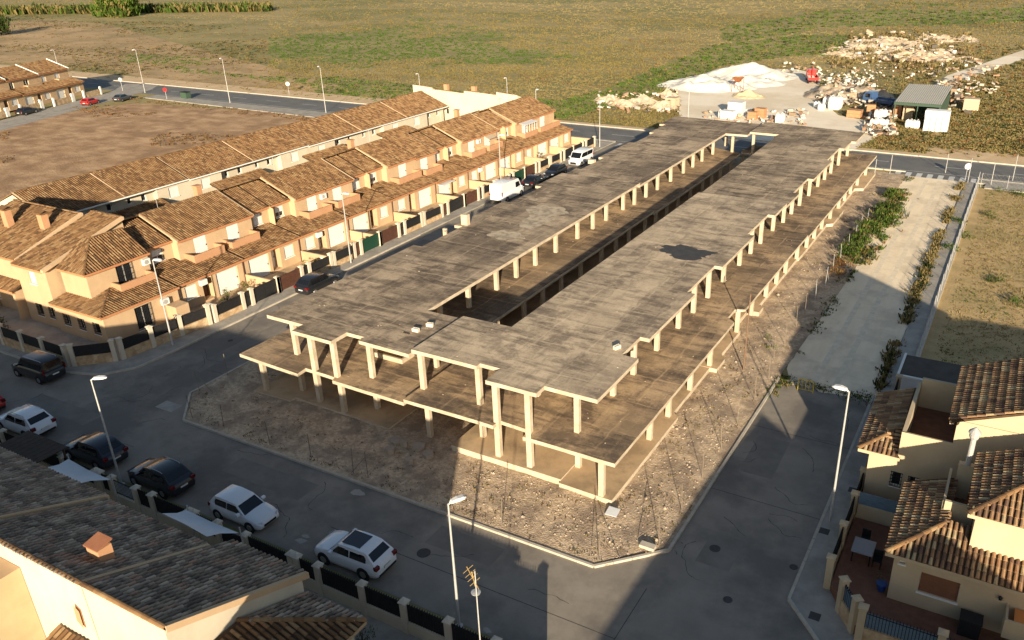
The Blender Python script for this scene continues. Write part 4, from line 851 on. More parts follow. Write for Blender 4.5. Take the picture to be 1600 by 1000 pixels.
w = MB(); w.quad((0.12, 38.35, 3.0), (1.45, 38.35, 3.0), (1.45, 41.35, 3.0), (0.12, 41.35, 3.0)); w.build('terrace_floor', M_PATIO, root)
# flue on a plinth
w = MB(); w.box(0.35, 1.05, 41.0, 41.34, 3.0, 5.0); fl = w.build('flue_base', M_RCREAM, root)
w = MB(); c = (0.75, 41.15); w.cyl((c[0], c[1], 5.0), (c[0], c[1], 6.75), 0.14, n=12); w.lathe((c[0], c[1], 6.55), [(0.2, 0), (0.24, 0.12), (0.24, 0.2), (0.2, 0.24)], 12); w.lathe((c[0], c[1], 6.85), [(0.3, 0), (0.3, 0.08), (0.05, 0.32)], 12); w.build('flue', M_STEEL, fl)
b = MB(); b.box(3.5, 5.6, 34.3, 35.34, 0.9, 1.05); b.box(3.5, 5.6, 34.2, 34.3, 0.9, 1.9); b.box(3.4, 3.5, 34.2, 35.34, 0.9, 1.9); b.build('balcony', M_RCREAM, root)
b = MB(); b.box(3.75, 5.6, 34.32, 35.3, 1.75, 1.8); b.build('awning', mat('orange_fabric', (0.62, 0.24, 0.07)), root)
b = MB(); b.lathe((3.1, 35.25, 2.05), [(0.07, 0), (0.1, 0.12), (0.03, 0.2)], 8); b.build('wall_lamp', M_BLACK, root)

root.location = root.location + Vector((0.04, -0.8, 0.6))
root = thing('split_level_house', 'taller cream house with roof terrace and steep tile roof behind the metal flue', 'house', (1, 46, 0.12))
FW = Frame((0, 42.2, 0), (1, 0, 0), (0, -1, 0))
w1 = (-2.75, -2.2, 2.0, 2.92); w2 = (-1.85, -1.3, 1.95, 2.88)
w = MB(FW); wall(w, -4.05, 9.5, 0, 0.1, 3.75, [w1, w2]); wall(w, -2.6, -0.08, 0, 3.75, 5.5); wall(w, -0.08, 9.5, 0, 3.75, 6.95); w.T = None
w.quad((-4.05, 42.2, 0.1), (-4.05, 48.6, 0.1), (-4.05, 48.6, 3.7), (-4.05, 42.2, 3.7))
w.box(-2.6, -2.4, 42.21, 48.6, 3.6, 5.45); w.box(-2.39, -0.1, 48.4, 48.6, 3.6, 5.8); w.box(-2.39, -0.09, 42.21, 42.35, 3.6, 5.47)
w.quad((-0.08, 42.2, 3.7), (-0.08, 48.4, 3.7), (-0.08, 48.4, 6.95), (-0.08, 42.2, 6.95))
w.add([(-0.3, 48.6, 0), (10.9, 48.6, 0), (10.9, 48.6, 7), (5.1, 48.6, 9.2), (-0.3, 48.6, 7)], [(0, 1, 2, 3, 4)]); w.add([(-0.3, 42.2, 6.93), (5.1, 42.2, 9.2), (10.9, 42.2, 6.93)], [(0, 1, 2)])
w.build('wall', M_RCREAM, root)
window(root, FW, w1, 0, 'grille'); window(root, FW, w2, 0, 'grille')
w = MB(); w.quad((-2.4, 42.35, 3.9), (-0.09, 42.35, 3.9), (-0.09, 48.4, 3.9), (-2.4, 48.4, 3.9)); w.build('terrace_floor', mat('rusty_tile', (0.22, 0.10, 0.05), (0.16, 0.07, 0.04), 2, 0.85), root)
LE = Vector((-4.65, 42.0, 3.95)); LH = LE + Vector((1.25, 1.25, 0.53))
slope(root, 'lower_roof', [LE, (-4.75, 49.0, 3.95), (-2.6, 49.0, 4.85), (-2.6, 44.05, 4.85)], M_TILES_RED, W_RED, 150, eave=M_RCREAM)
slope(root, 'lower_roof', [(-2.45, 42.0, 3.95), LE, LH + Vector((0, 0, 0))], M_TILES_RED, W_RED, 60, eave=M_RCREAM)
slope(root, 'lower_roof', [(-2.45, 42.19, 3.97), (-2.62, 44.05, 4.85), LH], M_TILES_RED, W_RED)
slope(root, 'roof', [(-0.42, 41.95, 6.95), (-0.42, 48.75, 6.95), (5.1, 48.75, 9.25), (5.1, 41.95, 9.25)], M_TILES_RED, W_RED, 240, eave=M_RCREAM)
slope(root, 'roof', [(11.1, 41.95, 6.9), (11.1, 48.75, 6.9), (5.12, 48.75, 9.25), (5.12, 41.95, 9.25)], M_TILES_RED, W_RED)
caps(root, [(LE, LH), ((5.1, 42, 9.28), (5.1, 48.7, 9.28))], M_TILES, W_CLAY, 0.14)
# white-walled outbuilding with dark flat roof
root = thing('outbuilding', 'white-walled flat outbuilding with dark roof at the end of the gardens', 'shed', (-2.4, 58, 0.0))
w = MB(); w.box(-4.45, 9, 56.5, 60.2, 0, 1.55); w.build('wall', mat('white_paint_wall', (0.72, 0.74, 0.76), (0.66, 0.68, 0.7), 1, 0.9), root)
w = MB(); w.box(-4.35, 8.9, 56.62, 60.1, 1.551, 1.62); w.build('roof', mat('dark_felt_roof', (0.075, 0.062, 0.052), (0.1, 0.085, 0.07), 1, 0.95), root)
w = MB(); w.box(-4.5, 9.1, 56.4, 56.6, 1.56, 1.7); w.box(-4.5, -4.34, 56.61, 60.2, 1.56, 1.7); w.build('parapet', M_SILL, root)
w = MB(); w.box(-4.0, 9.0, 48.7, 56.3, 0.12, 0.16); struct('garden_yard', w, M_PATIO)
w = MB(); w.prism([(-4.05, 34.4), (-2.5, 32.0), (10, 32.0), (10, 40.2), (-4.05, 40.2)], 0.1, 0.67); w.box(-4.05, -1.6, 40.9, 42.19, 0.1, 0.17); struct('patio', w, M_PATIO)
# next house beyond the frame on that side
root = thing('east_house', 'two-storey house right of the picture edge beyond the gardens', 'house', (16, 42, 0.1))
w = MB(); w.box(11.6, 27, 33, 51, 0, 5.9); w.add([(11.6, 33, 5.9), (11.6, 42, 7.9), (11.6, 51, 5.9)], [(0, 1, 2)]); w.add([(27, 33, 5.9), (27, 42, 7.9), (27, 51, 5.9)], [(0, 1, 2)]); w.build('wall', M_RCREAM, root); slope(root, 'roof', [(11.3, 51.3, 5.95), (27.3, 51.3, 5.95), (27.3, 42, 8.0), (11.3, 42, 8.0)], M_TILES_RED, W_RED); slope(root, 'roof', [(11.3, 32.7, 5.95), (27.3, 32.7, 5.95), (27.3, 41.98, 8.0), (11.3, 41.98, 8.0)], M_TILES_RED, W_RED)
# row across the front street, below the frame: its long shadow fills the right-hand street
for k, (a, b, lab) in enumerate(((11.2, 21.4, 'nearest'), (1.6, 11.15, 'second'), (-8, 1.55, 'third'), (-18, -8.05, 'fourth'))):
    root = thing('south_house', 'two-storey house across the right-hand street, below the picture edge, %s to the crossing' % lab, 'house', (4, (a + b) / 2, 0.1), group='south row houses')
    w = MB(); w.box(-1.5, 9.5, a, b, 0, 5.5); w.add([(-1.5, b, 5.5), (4, b, 7.75), (9.5, b, 5.5)], [(0, 1, 2)]); w.add([(-1.5, a, 5.5), (4, a, 7.75), (9.5, a, 5.5)], [(0, 1, 2)]); w.build('wall', M_RCREAM, root)
    slope(root, 'roof', [(-1.8, a, 5.45), (-1.8, b, 5.45), (4, b, 7.85), (4, a, 7.85)], M_TILES_RED, W_RED); slope(root, 'roof', [(9.8, a, 5.45), (9.8, b, 5.45), (4.02, b, 7.85), (4.02, a, 7.85)], M_TILES_RED, W_RED)

root = thing('south_inner_house', 'two-storey house in the inner row across the front street, below the picture edge', 'house', (9.8, 15, 0.1))
w = MB(); w.box(9.82, 14.5, 8, 21.0, 0, 6.0); w.add([(9.82, 21, 6.0), (9.82, 21, 7.75), (14.5, 21, 5.9)], [(0, 1, 2)]); w.build('wall', M_RCREAM, root)
slope(root, 'roof', [(5.9, 8, 7.25), (5.9, 21.1, 7.25), (8.6, 21.1, 8.4), (8.6, 8, 8.4)], M_TILES_RED, W_RED); slope(root, 'roof', [(14.8, 8, 5.8), (14.8, 21.1, 5.8), (8.62, 21.1, 8.4), (8.62, 8, 8.4)], M_TILES_RED, W_RED)
w = MB(); w.add([(5.95, 21, 6.0), (9.81, 21, 5.5), (9.81, 21, 7.75), (8.6, 21, 8.25), (5.95, 21, 7.1)], [(0, 1, 2, 3, 4)]); w.build('gable', M_RCREAM, root)

# ------------------------------------------------------------------ far terrace beyond the bare field (upper left)
FA = G(0, 184, 0); FBp = G(146, 147, 0); fu = Vector((FBp.x - FA.x, FBp.y - FA.y, 0)).normalized(); fnrm = Vector((fu.y, -fu.x, 0))
FL = Frame((FBp.x + fnrm.x * 2.0, FBp.y + fnrm.y * 2.0, 0), tuple(fu), tuple(fnrm))
M_FARC = M_CREAM
for k, (a, b, st) in enumerate(((-9.0, 0.0, 0.0), (-18.0, -9.05, 0.0), (-27, -18.05, 0.3), (-36, -27.05, 0.3))):
    root = thing('far_terraced_house', 'small cream house of the far terrace past the bare field, %s from its right end' % ORD[k], 'house', tuple(FL(((a + b) / 2, -5, 0.0))), group='far terrace houses')
    F = Frame(tuple(FL.o + Vector((0, 0, st))), FL.u, FL.n); m = (a + b) / 2
    h = [(a + 0.7, a + 3.0, 0.1, 2.2), (a + 4.2, a + 5.2, 0.1, 2.2), (a + 6.2, a + 7.8, 0.9, 2.1)]; hu = [(a + 0.9, a + 2.1, 3.6, 5.0), (a + 4.8, a + 6.2, 3.5, 5.0)]
    w = MB(F); wall(w, a, b, -4.0, 0, 2.7, h); wall(w, a, b, -7.0, 2.5, 5.5, hu)
    w.quad((a, -4, 0), (a, -15, 0), (a, -15, 2.7), (a, -4, 2.7)); w.quad((b, -4, 0), (b, -15, 0), (b, -15, 2.7), (b, -4, 2.7))
    for x in (a, b): w.add([(x, -7, 2.5), (x, -16, 2.5), (x, -16, 5.4), (x, -11.5, 7.2), (x, -7, 5.4)], [(0, 1, 2, 3, 4)])
    w.box(a, b, -16, -15.9, 0, 5.4); w.build('wall', M_FARC, root)
    panel(root, F, 'garage_door', h[0], -4.0, M_SHUT); panel(root, F, 'front_door', h[1], -4.0, M_BROWNGATE); window(root, F, h[2], -4.0, 'shutter')
    for q in hu: window(root, F, q, -7.0, 'shutter' if k != 1 else 'glass')
    roof_plane(root, 'lower_roof', F, a, b, -3.5, 2.8, -7.0, 3.8); roof_plane(root, 'roof', F, a + 0.1, b - 0.1, -6.6, 5.5, -11.5, 7.4)
    bk = MB(F); bk.extr((a, -11.5, 7.3), (b, -11.5, 7.3), (b, -16.3, 5.3), (a, -16.3, 5.3), (0, 0, 0.1)); bk.build('rear_roof', M_TILES[1], root)
    v = MB(F); v.box(b - 0.12, b + 0.1, -11.5, -6.6, 5.3, 5.4); v.extr((b - 0.1, -6.6, 5.4), (b + 0.1, -6.6, 5.4), (b + 0.1, -11.5, 7.35), (b - 0.1, -11.5, 7.35), (0, 0, 0.25)); v.build('verge', M_SILL, root)
    v = MB(F); v.box(a + 4.5, b - 0.4, -6.99, -5.9, 2.9, 3.9); v.build('balcony', M_CREAM, root)
    for q0, q1 in ((a + 3.2, a + 3.6), (b - 0.4, b), (a, a + 0.4)): v = MB(F); v.box(q0, q1, 0, 0.3, 0, 1.7); v.build('gate_pillar', M_SILL, root)
    v = MB(F); v.box(a + 3.75, b - 0.55, 0.05, 0.2, 0, 1.2); v.build('front_wall', M_STONEW, root)
sheet('far_side_street', [[tuple(FL((x, y, 0))[:2]) for x, y in ((-60, 0.4), (2, 0.4), (6, 8), (-60, 8))], [tuple(FL((x, y, 0))[:2]) for x, y in ((2, 0.4), (14, -4), (14, 5), (6, 8))]], 0.012, M_PAVE)
# ------------------------------------------------------------------ garden walls, pillars, gates
M_PILLAR = mat('pillar_render', (0.58, 0.52, 0.42), (0.50, 0.44, 0.35), 1.5, 0.92)
M_BLUESCR = mat('blue_screen_mesh', (0.13, 0.20, 0.27), (0.10, 0.15, 0.20), 3, 0.8, aniso=(1, 1, 6))
M_PANEL = mat('black_fence_panel', (0.014, 0.014, 0.015), (0.02, 0.02, 0.021), 5, 0.6)
def garden_wall(name, label, a, b, cuts, spec, base_h=0.55, base_m=None, pil_m=None, h=1.55, pil_h=1.85, group=None, spears=True, cat='wall', z0=0.12, pw=0.17):
    """straight run a->b. cuts: fractions where pillars stand. spec: what fills each bay"""
    a = Vector((*a, 0)); b = Vector((*b, 0)); d = (b - a); L = d.length; d.normalize(); n = Vector((-d.y, d.x, 0))
    root = thing(name, label, cat, (a.x + d.x * L / 2, a.y + d.y * L / 2, z0), group=group)
    T = Frame((a.x, a.y, z0), d, n)
    us = [c * L for c in cuts]
    for u in us:
        p = MB(T); p.box(u - pw, u + pw, -pw, pw, 0, pil_h); o = p.build('pillar', pil_m or M_PILLAR, root)
        p = MB(T); c = pw + 0.05; p.box(u - c, u + c, -c, c, pil_h + 0.001, pil_h + 0.06); p.add([(u - c, -c, pil_h + 0.06), (u + c, -c, pil_h + 0.06), (u + c, c, pil_h + 0.06), (u - c, c, pil_h + 0.06), (u, 0, pil_h + 0.16)], [(0, 1, 4), (1, 2, 4), (2, 3, 4), (3, 0, 4)]); p.build('coping', pil_m or M_PILLAR, o)
    for u0, u1, s in zip(us[:-1], us[1:], spec):
        u0 += pw + 0.01; u1 -= pw + 0.01
        if s in ('panel', 'blue', 'rail'):
            p = MB(T); p.box(u0 - 0.01, u1 + 0.01, -0.12, 0.12, 0, base_h); p.build('base_wall', base_m or M_STONEW, root)
            if s == 'rail': 
                p = MB(T); k = max(3, int((u1 - u0) / 0.13))
                for i in range(k + 1): u = u0 + (u1 - u0) * i / k; p.box(u - 0.01, u + 0.01, -0.01, 0.01, base_h, h)
                p.box(u0, u1, -0.02, 0.02, h - 0.05, h); p.box(u0, u1, -0.02, 0.02, base_h + 0.08, base_h + 0.12); p.build('railing', M_BLACK, root)
            else:
                p = MB(T); p.box(u0, u1, -0.02, 0.02, base_h + 0.02, h); o = p.build('fence_panel', M_BLUESCR if s == 'blue' else M_PANEL, root)
                if spears:
                    p = MB(T); k = max(3, int((u1 - u0) / 0.14))
                    for i in range(k + 1): u = u0 + (u1 - u0) * i / k; p.box(u - 0.014, u + 0.014, -0.034, 0.034, base_h, h + 0.1)
                    p.box(u0, u1, -0.04, 0.04, h - 0.06, h - 0.02); p.build('railing', M_BLACK if s == 'panel' else M_BLACK, o)
        elif s in ('gate', 'browngate', 'greengate', 'wicket'):
            gm = {'gate': M_PANEL, 'wicket': M_PANEL, 'browngate': M_BROWNGATE, 'greengate': M_GREEN}[s]
            k = 2 if u1 - u0 > 1.8 else 1
            for i in range(k):
                q0 = u0 + (u1 - u0) * i / k + 0.01; q1 = u0 + (u1 - u0) * (i + 1) / k - 0.01
                p = MB(T); p.box(q0, q1, -0.02, 0.02, 0.08, 1.5); o = p.build('gate_leaf', gm, root)
                p = MB(T); p.box(q0, q1, 0.021, 0.04, 0.85, 0.93); p.box(q0, q1, 0.021, 0.04, 1.4, 1.48); p.box(q0, q1, 0.021, 0.04, 0.1, 0.18); p.box(q0, q1, -0.04, -0.021, 0.85, 0.93); p.box(q0, q1, -0.04, -0.021, 1.4, 1.48); p.build('gate_rail', gm, o)
        elif s == 'wall':
            p = MB(T); p.box(u0 - 0.01, u1 + 0.01, -0.1, 0.1, 0, 1.4); p.build('base_wall', M_CREAM, root)
    return root
gates = [('gate', 'wicket'), ('browngate', 'wicket'), ('greengate', 'browngate'), ('browngate', 'wicket'), ('gate', 'browngate'), ('browngate', 'wicket'), ('greengate', 'wicket'), ('browngate', 'browngate'), ('gate', 'wicket'), ('gate', 'wicket')]
gcol = {'gate': 'black', 'browngate': 'brown', 'greengate': 'green'}
for k, h in enumerate(HS):
    y0, y1 = h[0], h[1]; L = y1 - y0; mirror = h[2] - h[0] > 0.5
    c = [0.0, 0.42, 0.56, 0.97]; s = [gates[k][0], gates[k][1], 'panel']
    if not mirror: pass
    else: c = [1 - x for x in reversed(c)]; s = s[::-1]
    garden_wall('front_garden_wall', 'stone and pillar street wall with %s gate before the %s terrace house' % (gcol[gates[k][0]], ORD[k]), (-58.45, y0), (-58.45, y1), c, s, 0.5, M_STONEW, M_PILLAR, 1.4, 1.55, 'terrace street walls', spears=(k % 3 == 0))
    # low dividing wall between neighbouring front gardens
    w = MB(); w.box(-62.6, -58.75, y1 - 0.08, y1 + 0.08, 0.12, 1.25); single('dividing_wall', w, M_CREAM, 'cream dividing wall between front gardens beyond the %s terrace house' % ORD[k], 'wall', 'garden dividing walls')
    w = MB(); w.box(-62.74, -58.7, y0 + 0.1, y1 - 0.1, 0.121, 0.14); struct('front_garden_floor', w, M_FLOOR)
cw = dict(base_h=0.75, base_m=M_STONEW, h=1.65, pil_h=1.8, group='corner house garden walls', spears=False)
garden_wall('corner_garden_wall', 'low stone wall with black panels in front of the corner block, left of the corner', (-84, 31.75), (-62.2, 31.9), [0, .12, .24, .36, .48, .61, .74, .87, 1.0], ['panel'] * 8, **cw)
garden_wall('corner_garden_wall', 'short slanted stone wall with black panel at the corner house street corner', (-61.75, 32.15), (-59.6, 34.2), [0.0, 1.0], ['panel'], **cw)
garden_wall('corner_garden_wall', 'stone wall with black panels along the side of the hipped corner house', (-59.35, 34.65), (-58.5, 42.4), [0, .33, .66, 1.0], ['panel', 'panel', 'panel'], **cw)
nw = dict(base_h=0.7, base_m=M_WHITEW, h=1.7, pil_h=1.8, group='near terrace street walls')
for i, (a, b, c, s, lb) in enumerate(((-60, -44.2, [0, .2, .4, .6, .8, 1], ['panel'] * 5, 'beside the parked white SUV'), (-43.8, -36.0, [0, .14, .42, .60, 1], ['panel', 'rail', 'panel', 'panel'], 'beside the black SUV and the tall lamp'),
     (-35.6, -28.4, [0, .25, .55, 1], ['panel', 'wicket', 'panel'], 'beside the white hatchback'), (-28.0, -13.8, [0, .1, .3, .48, .66, .84, 1], ['panel'] * 6, 'beside the white crossover'))):
    garden_wall('near_garden_wall', 'low pale wall with black railing panels and pillars %s' % lb, (a, 22.35), (b, 22.35), c, s, **nw)
rw = dict(base_h=0.75, base_m=M_STONEW, pil_m=M_RCREAM, h=1.7, pil_h=1.9, group='right-hand garden walls')
rw2 = dict(rw, base_h=0.9, h=1.75, pil_h=2.0)
garden_wall('right_garden_wall', 'stone wall with blue screens along the right-hand pavement', (-4.25, 55.6), (-4.25, 34.6), [0, .16, .31, .46, .6, .72, .86, 1], ['blue', 'browngate', 'blue', 'wicket', 'blue', 'blue', 'blue'], **rw)
garden_wall('right_garden_wall', 'short slanted stone wall with blue screen at the right-hand corner', (-4.1, 34.2), (-2.55, 32.15), [0.5, 1.0], ['blue'], **rw2)
garden_wall('right_garden_wall', 'stone wall with blue screens before the cream house at lower right', (-2.2, 31.75), (9, 31.75), [0, .3, .6, 1], ['blue'] * 3, **rw2)
w = MB(); w.box(-4.0, -1.6, 40.25, 40.4, 0.12, 1.55); single('patio_wall', w, M_RCREAM, 'low cream wall dividing the two right-hand patios', 'wall')
w = MB(); w.box(-4.0, -1.6, 40.3, 40.34, 1.551, 2.3); single('patio_screen', w, M_BLUESCR, 'blue-grey mesh screen on the wall dividing the right-hand patios', 'screen')

# ------------------------------------------------------------------ vehicles
def paint(name, c, rough=0.28, metal=0.0):
    m = mat(name, c, rough=rough, metal=metal, spec=0.5)
    try: m.node_tree.nodes['Principled BSDF'].inputs['Coat Weight'].default_value = 0.6
    except Exception: pass
    return m
P_BLACK = paint('car_paint_black', (0.012, 0.013, 0.016)); P_WHITE = paint('car_paint_white', (0.74, 0.76, 0.78)); P_NAVY = paint('car_paint_midnight', (0.014, 0.017, 0.026)); P_RED = paint('car_paint_red', (0.45, 0.02, 0.015)); P_GREY = paint('car_paint_graphite', (0.05, 0.055, 0.06)); P_BLUE = paint('truck_paint_blue', (0.05, 0.10, 0.22))
M_CARGLASS = mat('car_glass', (0.008, 0.009, 0.011), rough=0.06, spec=0.7)
M_TYRE = mat('tyre_rubber', (0.016, 0.016, 0.016), rough=0.9); M_RIM = mat('alloy_rim', (0.35, 0.35, 0.36), rough=0.35, metal=0.7)
M_TRIM = mat('black_plastic_trim', (0.02, 0.02, 0.02), rough=0.7); M_HEAD = mat('headlight_glass', (0.55, 0.57, 0.6), rough=0.1, spec=0.7); M_TAIL = mat('tail_light_red', (0.13, 0.008, 0.008), rough=0.2); M_PLATE = mat('number_plate', (0.7, 0.7, 0.68), rough=0.5); M_CHROME = mat('roof_rail_silver', (0.5, 0.5, 0.52), rough=0.3, metal=0.6)
SPEC = {  # L, W, H, belt z, hood z, bottom, wheel r, cabin x: front base, front top, rear top, rear base (from centre, +x front)
    'hatch': dict(L=4.05, W=1.75, H=1.46, belt=0.92, hood=0.86, tail=0.95, r=0.31, fb=0.95, ft=0.22, rt=-1.55, rb=-1.93, wb=(1.28, -1.27)),
    'suv': dict(L=4.40, W=1.84, H=1.62, belt=1.03, hood=0.98, tail=1.06, r=0.35, fb=1.05, ft=0.35, rt=-1.5, rb=-2.05, wb=(1.36, -1.3)),
    'mpv': dict(L=4.40, W=1.82, H=1.80, belt=1.08, hood=1.0, tail=1.08, r=0.32, fb=1.25, ft=0.62, rt=-1.95, rb=-2.15, wb=(1.38, -1.33)),
    'sedan': dict(L=4.5, W=1.8, H=1.45, belt=0.94, hood=0.88, tail=0.98, r=0.32, fb=0.9, ft=0.15, rt=-1.3, rb=-1.95, wb=(1.36, -1.32)),
    'van': dict(L=5.5, W=2.0, H=2.45, belt=1.25, hood=1.18, tail=1.25, r=0.35, fb=2.05, ft=1.25, rt=-2.7, rb=-2.73, wb=(1.75, -1.6)),
    'combi': dict(L=4.9, W=1.92, H=1.96, belt=1.12, hood=1.05, tail=1.12, r=0.33, fb=1.85, ft=1.05, rt=-2.3, rb=-2.42, wb=(1.6, -1.45)),
}
def sharp(o, a=38):
    o.data.polygons.foreach_set('use_smooth', [True] * len(o.data.polygons))
    try: o.data.set_sharp_from_angle(angle=RAD(a))
    except Exception: pass
    return o
def make_vehicle(kind, pm, label, cat, name='parked_car', roof=None, rails=False, group='vehicles parked along the streets'):
    S = SPEC[kind]; root = thing(name, label, cat, group=group); L, W, H = S['L'], S['W'] / 2, S['H']; loc0 = (0, 0, 0)
    zb = 0.2
    st = []   # x, half width, bottom, top
    x0, x1 = -L / 2, L / 2
    for f, wv, bt, tp in ((0, .80, .38, S['tail'] - .34), (.012, .88, .30, S['tail'] - .16), (.04, .95, .24, S['tail'] - .03), (.12, 1, zb, S['tail']), (.30, 1, zb, S['belt'] + .02), (.5, 1, zb, S['belt']), (.66, 1, zb, S['belt'] - .01), (.78, .995, zb, S['hood'] + .01), (.88, .975, zb + .02, S['hood'] - .06), (.95, .92, .23, S['hood'] - .16), (.985, .82, .27, S['hood'] - .27), (1, .70, .36, S['hood'] - .38)):
        st.append((x0 + f * L, wv * W, bt, tp))
    b = MB(); n = None; rings = []
    for x, w, bo, tp in st:
        h = tp - bo
        half = [(0.0, bo), (w * .82, bo), (w * .96, bo + .10 * h), (w, bo + .34 * h), (w * .995, bo + .62 * h), (w * .965, bo + .88 * h), (w * .90, tp), (w * .5, tp + .022), (0.0, tp + .03)]
        ring = [(x, y, z) for y, z in half] + [(x, -y, z) for y, z in reversed(half[1:-1])]
        rings.append(ring); n = len(ring)
    vs = [p for r in rings for p in r]; fs = []
    for j in range(len(rings) - 1):
        for i in range(n): fs.append((j * n + i, j * n + (i + 1) % n, (j + 1) * n + (i + 1) % n, (j + 1) * n + i))
    fs += [tuple(range(n)), tuple(range((len(rings) - 1) * n, len(rings) * n))]
    b.add(vs, fs); body = sharp(b.build('body', pm, root, loc=loc0), 50)
    # cabin shell
    fb, ft, rt, rb = S['fb'], S['ft'], S['rt'], S['rb']; bz = S['belt'] - .02; wt = W * (.74 if H < 1.9 else .86); wbm = W * .915
    mid = (ft + rt) / 2
    prof = [(fb, S['hood'] - .02, wbm * .96), (ft + (fb - ft) * .12, H - .14, wt * 1.03), (ft, H - .06, wt), (mid, H, wt * 1.01), (rt + .1, H - .04, wt * .985), (rt, H - .1, wt), (rb, S['tail'] - .02, wbm * .96)]
    c = MB(); vs = []; m = len(prof)
    for x, z, w in prof: vs += [(x, -w, z), (x, -w * .8, z + (.02 if 1 <= prof.index((x, z, w)) <= 5 else 0)), (x, w * .8, z + (.02 if 1 <= prof.index((x, z, w)) <= 5 else 0)), (x, w, z)]
    base = [(x, -wbm, bz) for x in (fb, mid, rb)]
    k0 = len(vs); vs += [(fb, -wbm * .96, bz), (rb, -wbm * .96, bz), (rb, wbm * .96, bz), (fb, wbm * .96, bz)]
    fs = []
    for j in range(m - 1):
        for i in range(3): fs.append((4 * j + i, 4 * j + i + 1, 4 * (j + 1) + i + 1, 4 * (j + 1) + i))
    fs.append(tuple([4 * j for j in range(m)] + [k0 + 1, k0])); fs.append(tuple([4 * j + 3 for j in range(m)][::-1] + [k0 + 3, k0 + 2]))
    c.add(vs, fs); sharp(c.build('cabin', pm, root, loc=loc0), 40)
    def glass(nm, pts, off):
        g = MB(); off = Vector(off); pts = [Vector(p) + off for p in pts]; g.add(pts + [p - off * 1.5 for p in pts], [tuple(range(len(pts)))] + [(i, (i + 1) % len(pts), len(pts) + (i + 1) % len(pts), len(pts) + i) for i in range(len(pts))]); return g.build(nm, M_CARGLASS, root, loc=loc0)
    def lerp(a, b_, t): return a + (b_ - a) * t
    A, B = prof[0], prof[1]
    def band(p, q, t0, t1, s): return [(lerp(p[0], q[0], t), sg * lerp(p[2], q[2], t) * s, lerp(p[1], q[1], t)) for t, sg in ((t0, -1), (t0, 1), (t1, 1), (t1, -1))]
    glass('windscreen', band(A, B, .12, .97, .9), (.014, 0, .014))
    A, B = prof[6], prof[5]
    if kind != 'van': glass('rear_window', band(A, B, .28, .93, .86), (-.016, 0, .01))
    for sg in (-1, 1):
        def P(x, t): w = lerp(wbm, wt, t); return (x, sg * w, lerp(bz, H - .1, t))
        fx = lambda t: lerp(fb, ft, t); rx = lambda t: lerp(rb, rt, t)
        if kind == 'van': wins = [[P(fx(.12) - .25, .12), P(ft - .65, .12), P(ft - .65, .72), P(fx(.72) - .12, .72)]]
        else:
            bp = mid + .18
            wins = [[P(fx(.1) - .22, .1), P(bp + .04, .1), P(bp + .04, .86), P(fx(.86) - .1, .86)], [P(bp - .04, .1), P(rx(.1) + .5, .12), P(rx(.5) + .28, .5), P(rx(.84) + .22, .84), P(bp - .04, .86)]]
        for q in wins: glass('side_window', q, (0, sg * .014, .004))
    if roof:
        g = MB(); g.box(rt + .55, ft - .12, -wt * .78, wt * .78, H + .0, H + .028); g.build('glass_roof', M_CARGLASS, root, loc=loc0)
    if rails:
        for sg in (-1, 1): g = MB(); g.tube([(ft - .15, sg * wt * .9, H - .02), (ft - .3, sg * wt * .92, H + .05), (rt + .35, sg * wt * .92, H + .04), (rt + .2, sg * wt * .9, H - .03)], .022, 6); g.build('roof_rail', M_CHROME, root, loc=loc0)
    r = S['r']
    for x in S['wb']:
        for sg in (-1, 1):
            y = sg * (W - .1)
            a = MB(); a.lathe((x, sg * (W - .012), r), [(r + .07, -.02 * 1), (r + .07, .016)], 18, 'y'); a.build('wheel_arch', M_TRIM, root, loc=loc0)
            w = MB(); w.lathe((x, y, r), [(r * .7, -.1), (r * .96, -.1), (r, -.05), (r, .07), (r * .96, .118), (r * .66, .122)], 18, 'y'); wo = w.build('wheel', M_TYRE, root, loc=loc0); sharp(wo)
            w = MB(); fl = [(r * .1, .126), (r * .3, .13), (r * .6, .124), (r * .66, .1)] if sg > 0 else [(r * .1, -.126), (r * .3, -.13), (r * .6, -.124), (r * .66, -.1)]
            w.lathe((x, sg * (W - .1), r), fl, 10, 'y'); rm = w.build('rim', M_RIM, wo, loc=loc0)
    for sg in (-1, 1):
        g = MB(); g.add([(x1 - .02 - .13, sg * W * .88, S['hood'] - .30), (x1 - .035, sg * W * .55, S['hood'] - .30), (x1 - .08, sg * W * .55, S['hood'] - .18), (x1 - .24, sg * W * .9, S['hood'] - .15)], [(0, 1, 2, 3)]); g.v = [(p[0] + .02, p[1] * 1.015, p[2] + .01) for p in g.v]; g.build('headlight', M_HEAD, root, loc=loc0)
        g = MB(); t = S['tail']; zz0, zz1 = (t - .26, t - .05) if kind not in ('van', 'mpv', 'combi') else (t - .25, t + .25)
        g.box(x0 - .004, x0 + .2, sg * W * .62 if sg > 0 else -W * .93, W * .93 if sg > 0 else -W * .62, zz0, zz1) if kind not in ('van', 'mpv', 'combi') else g.box(x0 + .02, x0 + .16, sg * W * .86 if sg > 0 else -W * .96, W * .96 if sg > 0 else -W * .86, zz0, zz1); g.build('tail_light', M_TAIL, root, loc=loc0)
        g = MB(); g.box(fb - .42, fb - .26, sg * (W * .93) if sg > 0 else -W - .17, W + .17 if sg > 0 else -W * .93, S['belt'] + .02, S['belt'] + .15); g.build('mirror', pm, root, loc=loc0)
    g = MB(); g.box(x0 - .02, x0 + .03, -.26, .26, S['tail'] - .42, S['tail'] - .31); g.box(x0 - .012, x0 + .06, -W * .75, W * .75, .32, .46); g.build('rear_bumper', [M_TRIM], root, loc=loc0)
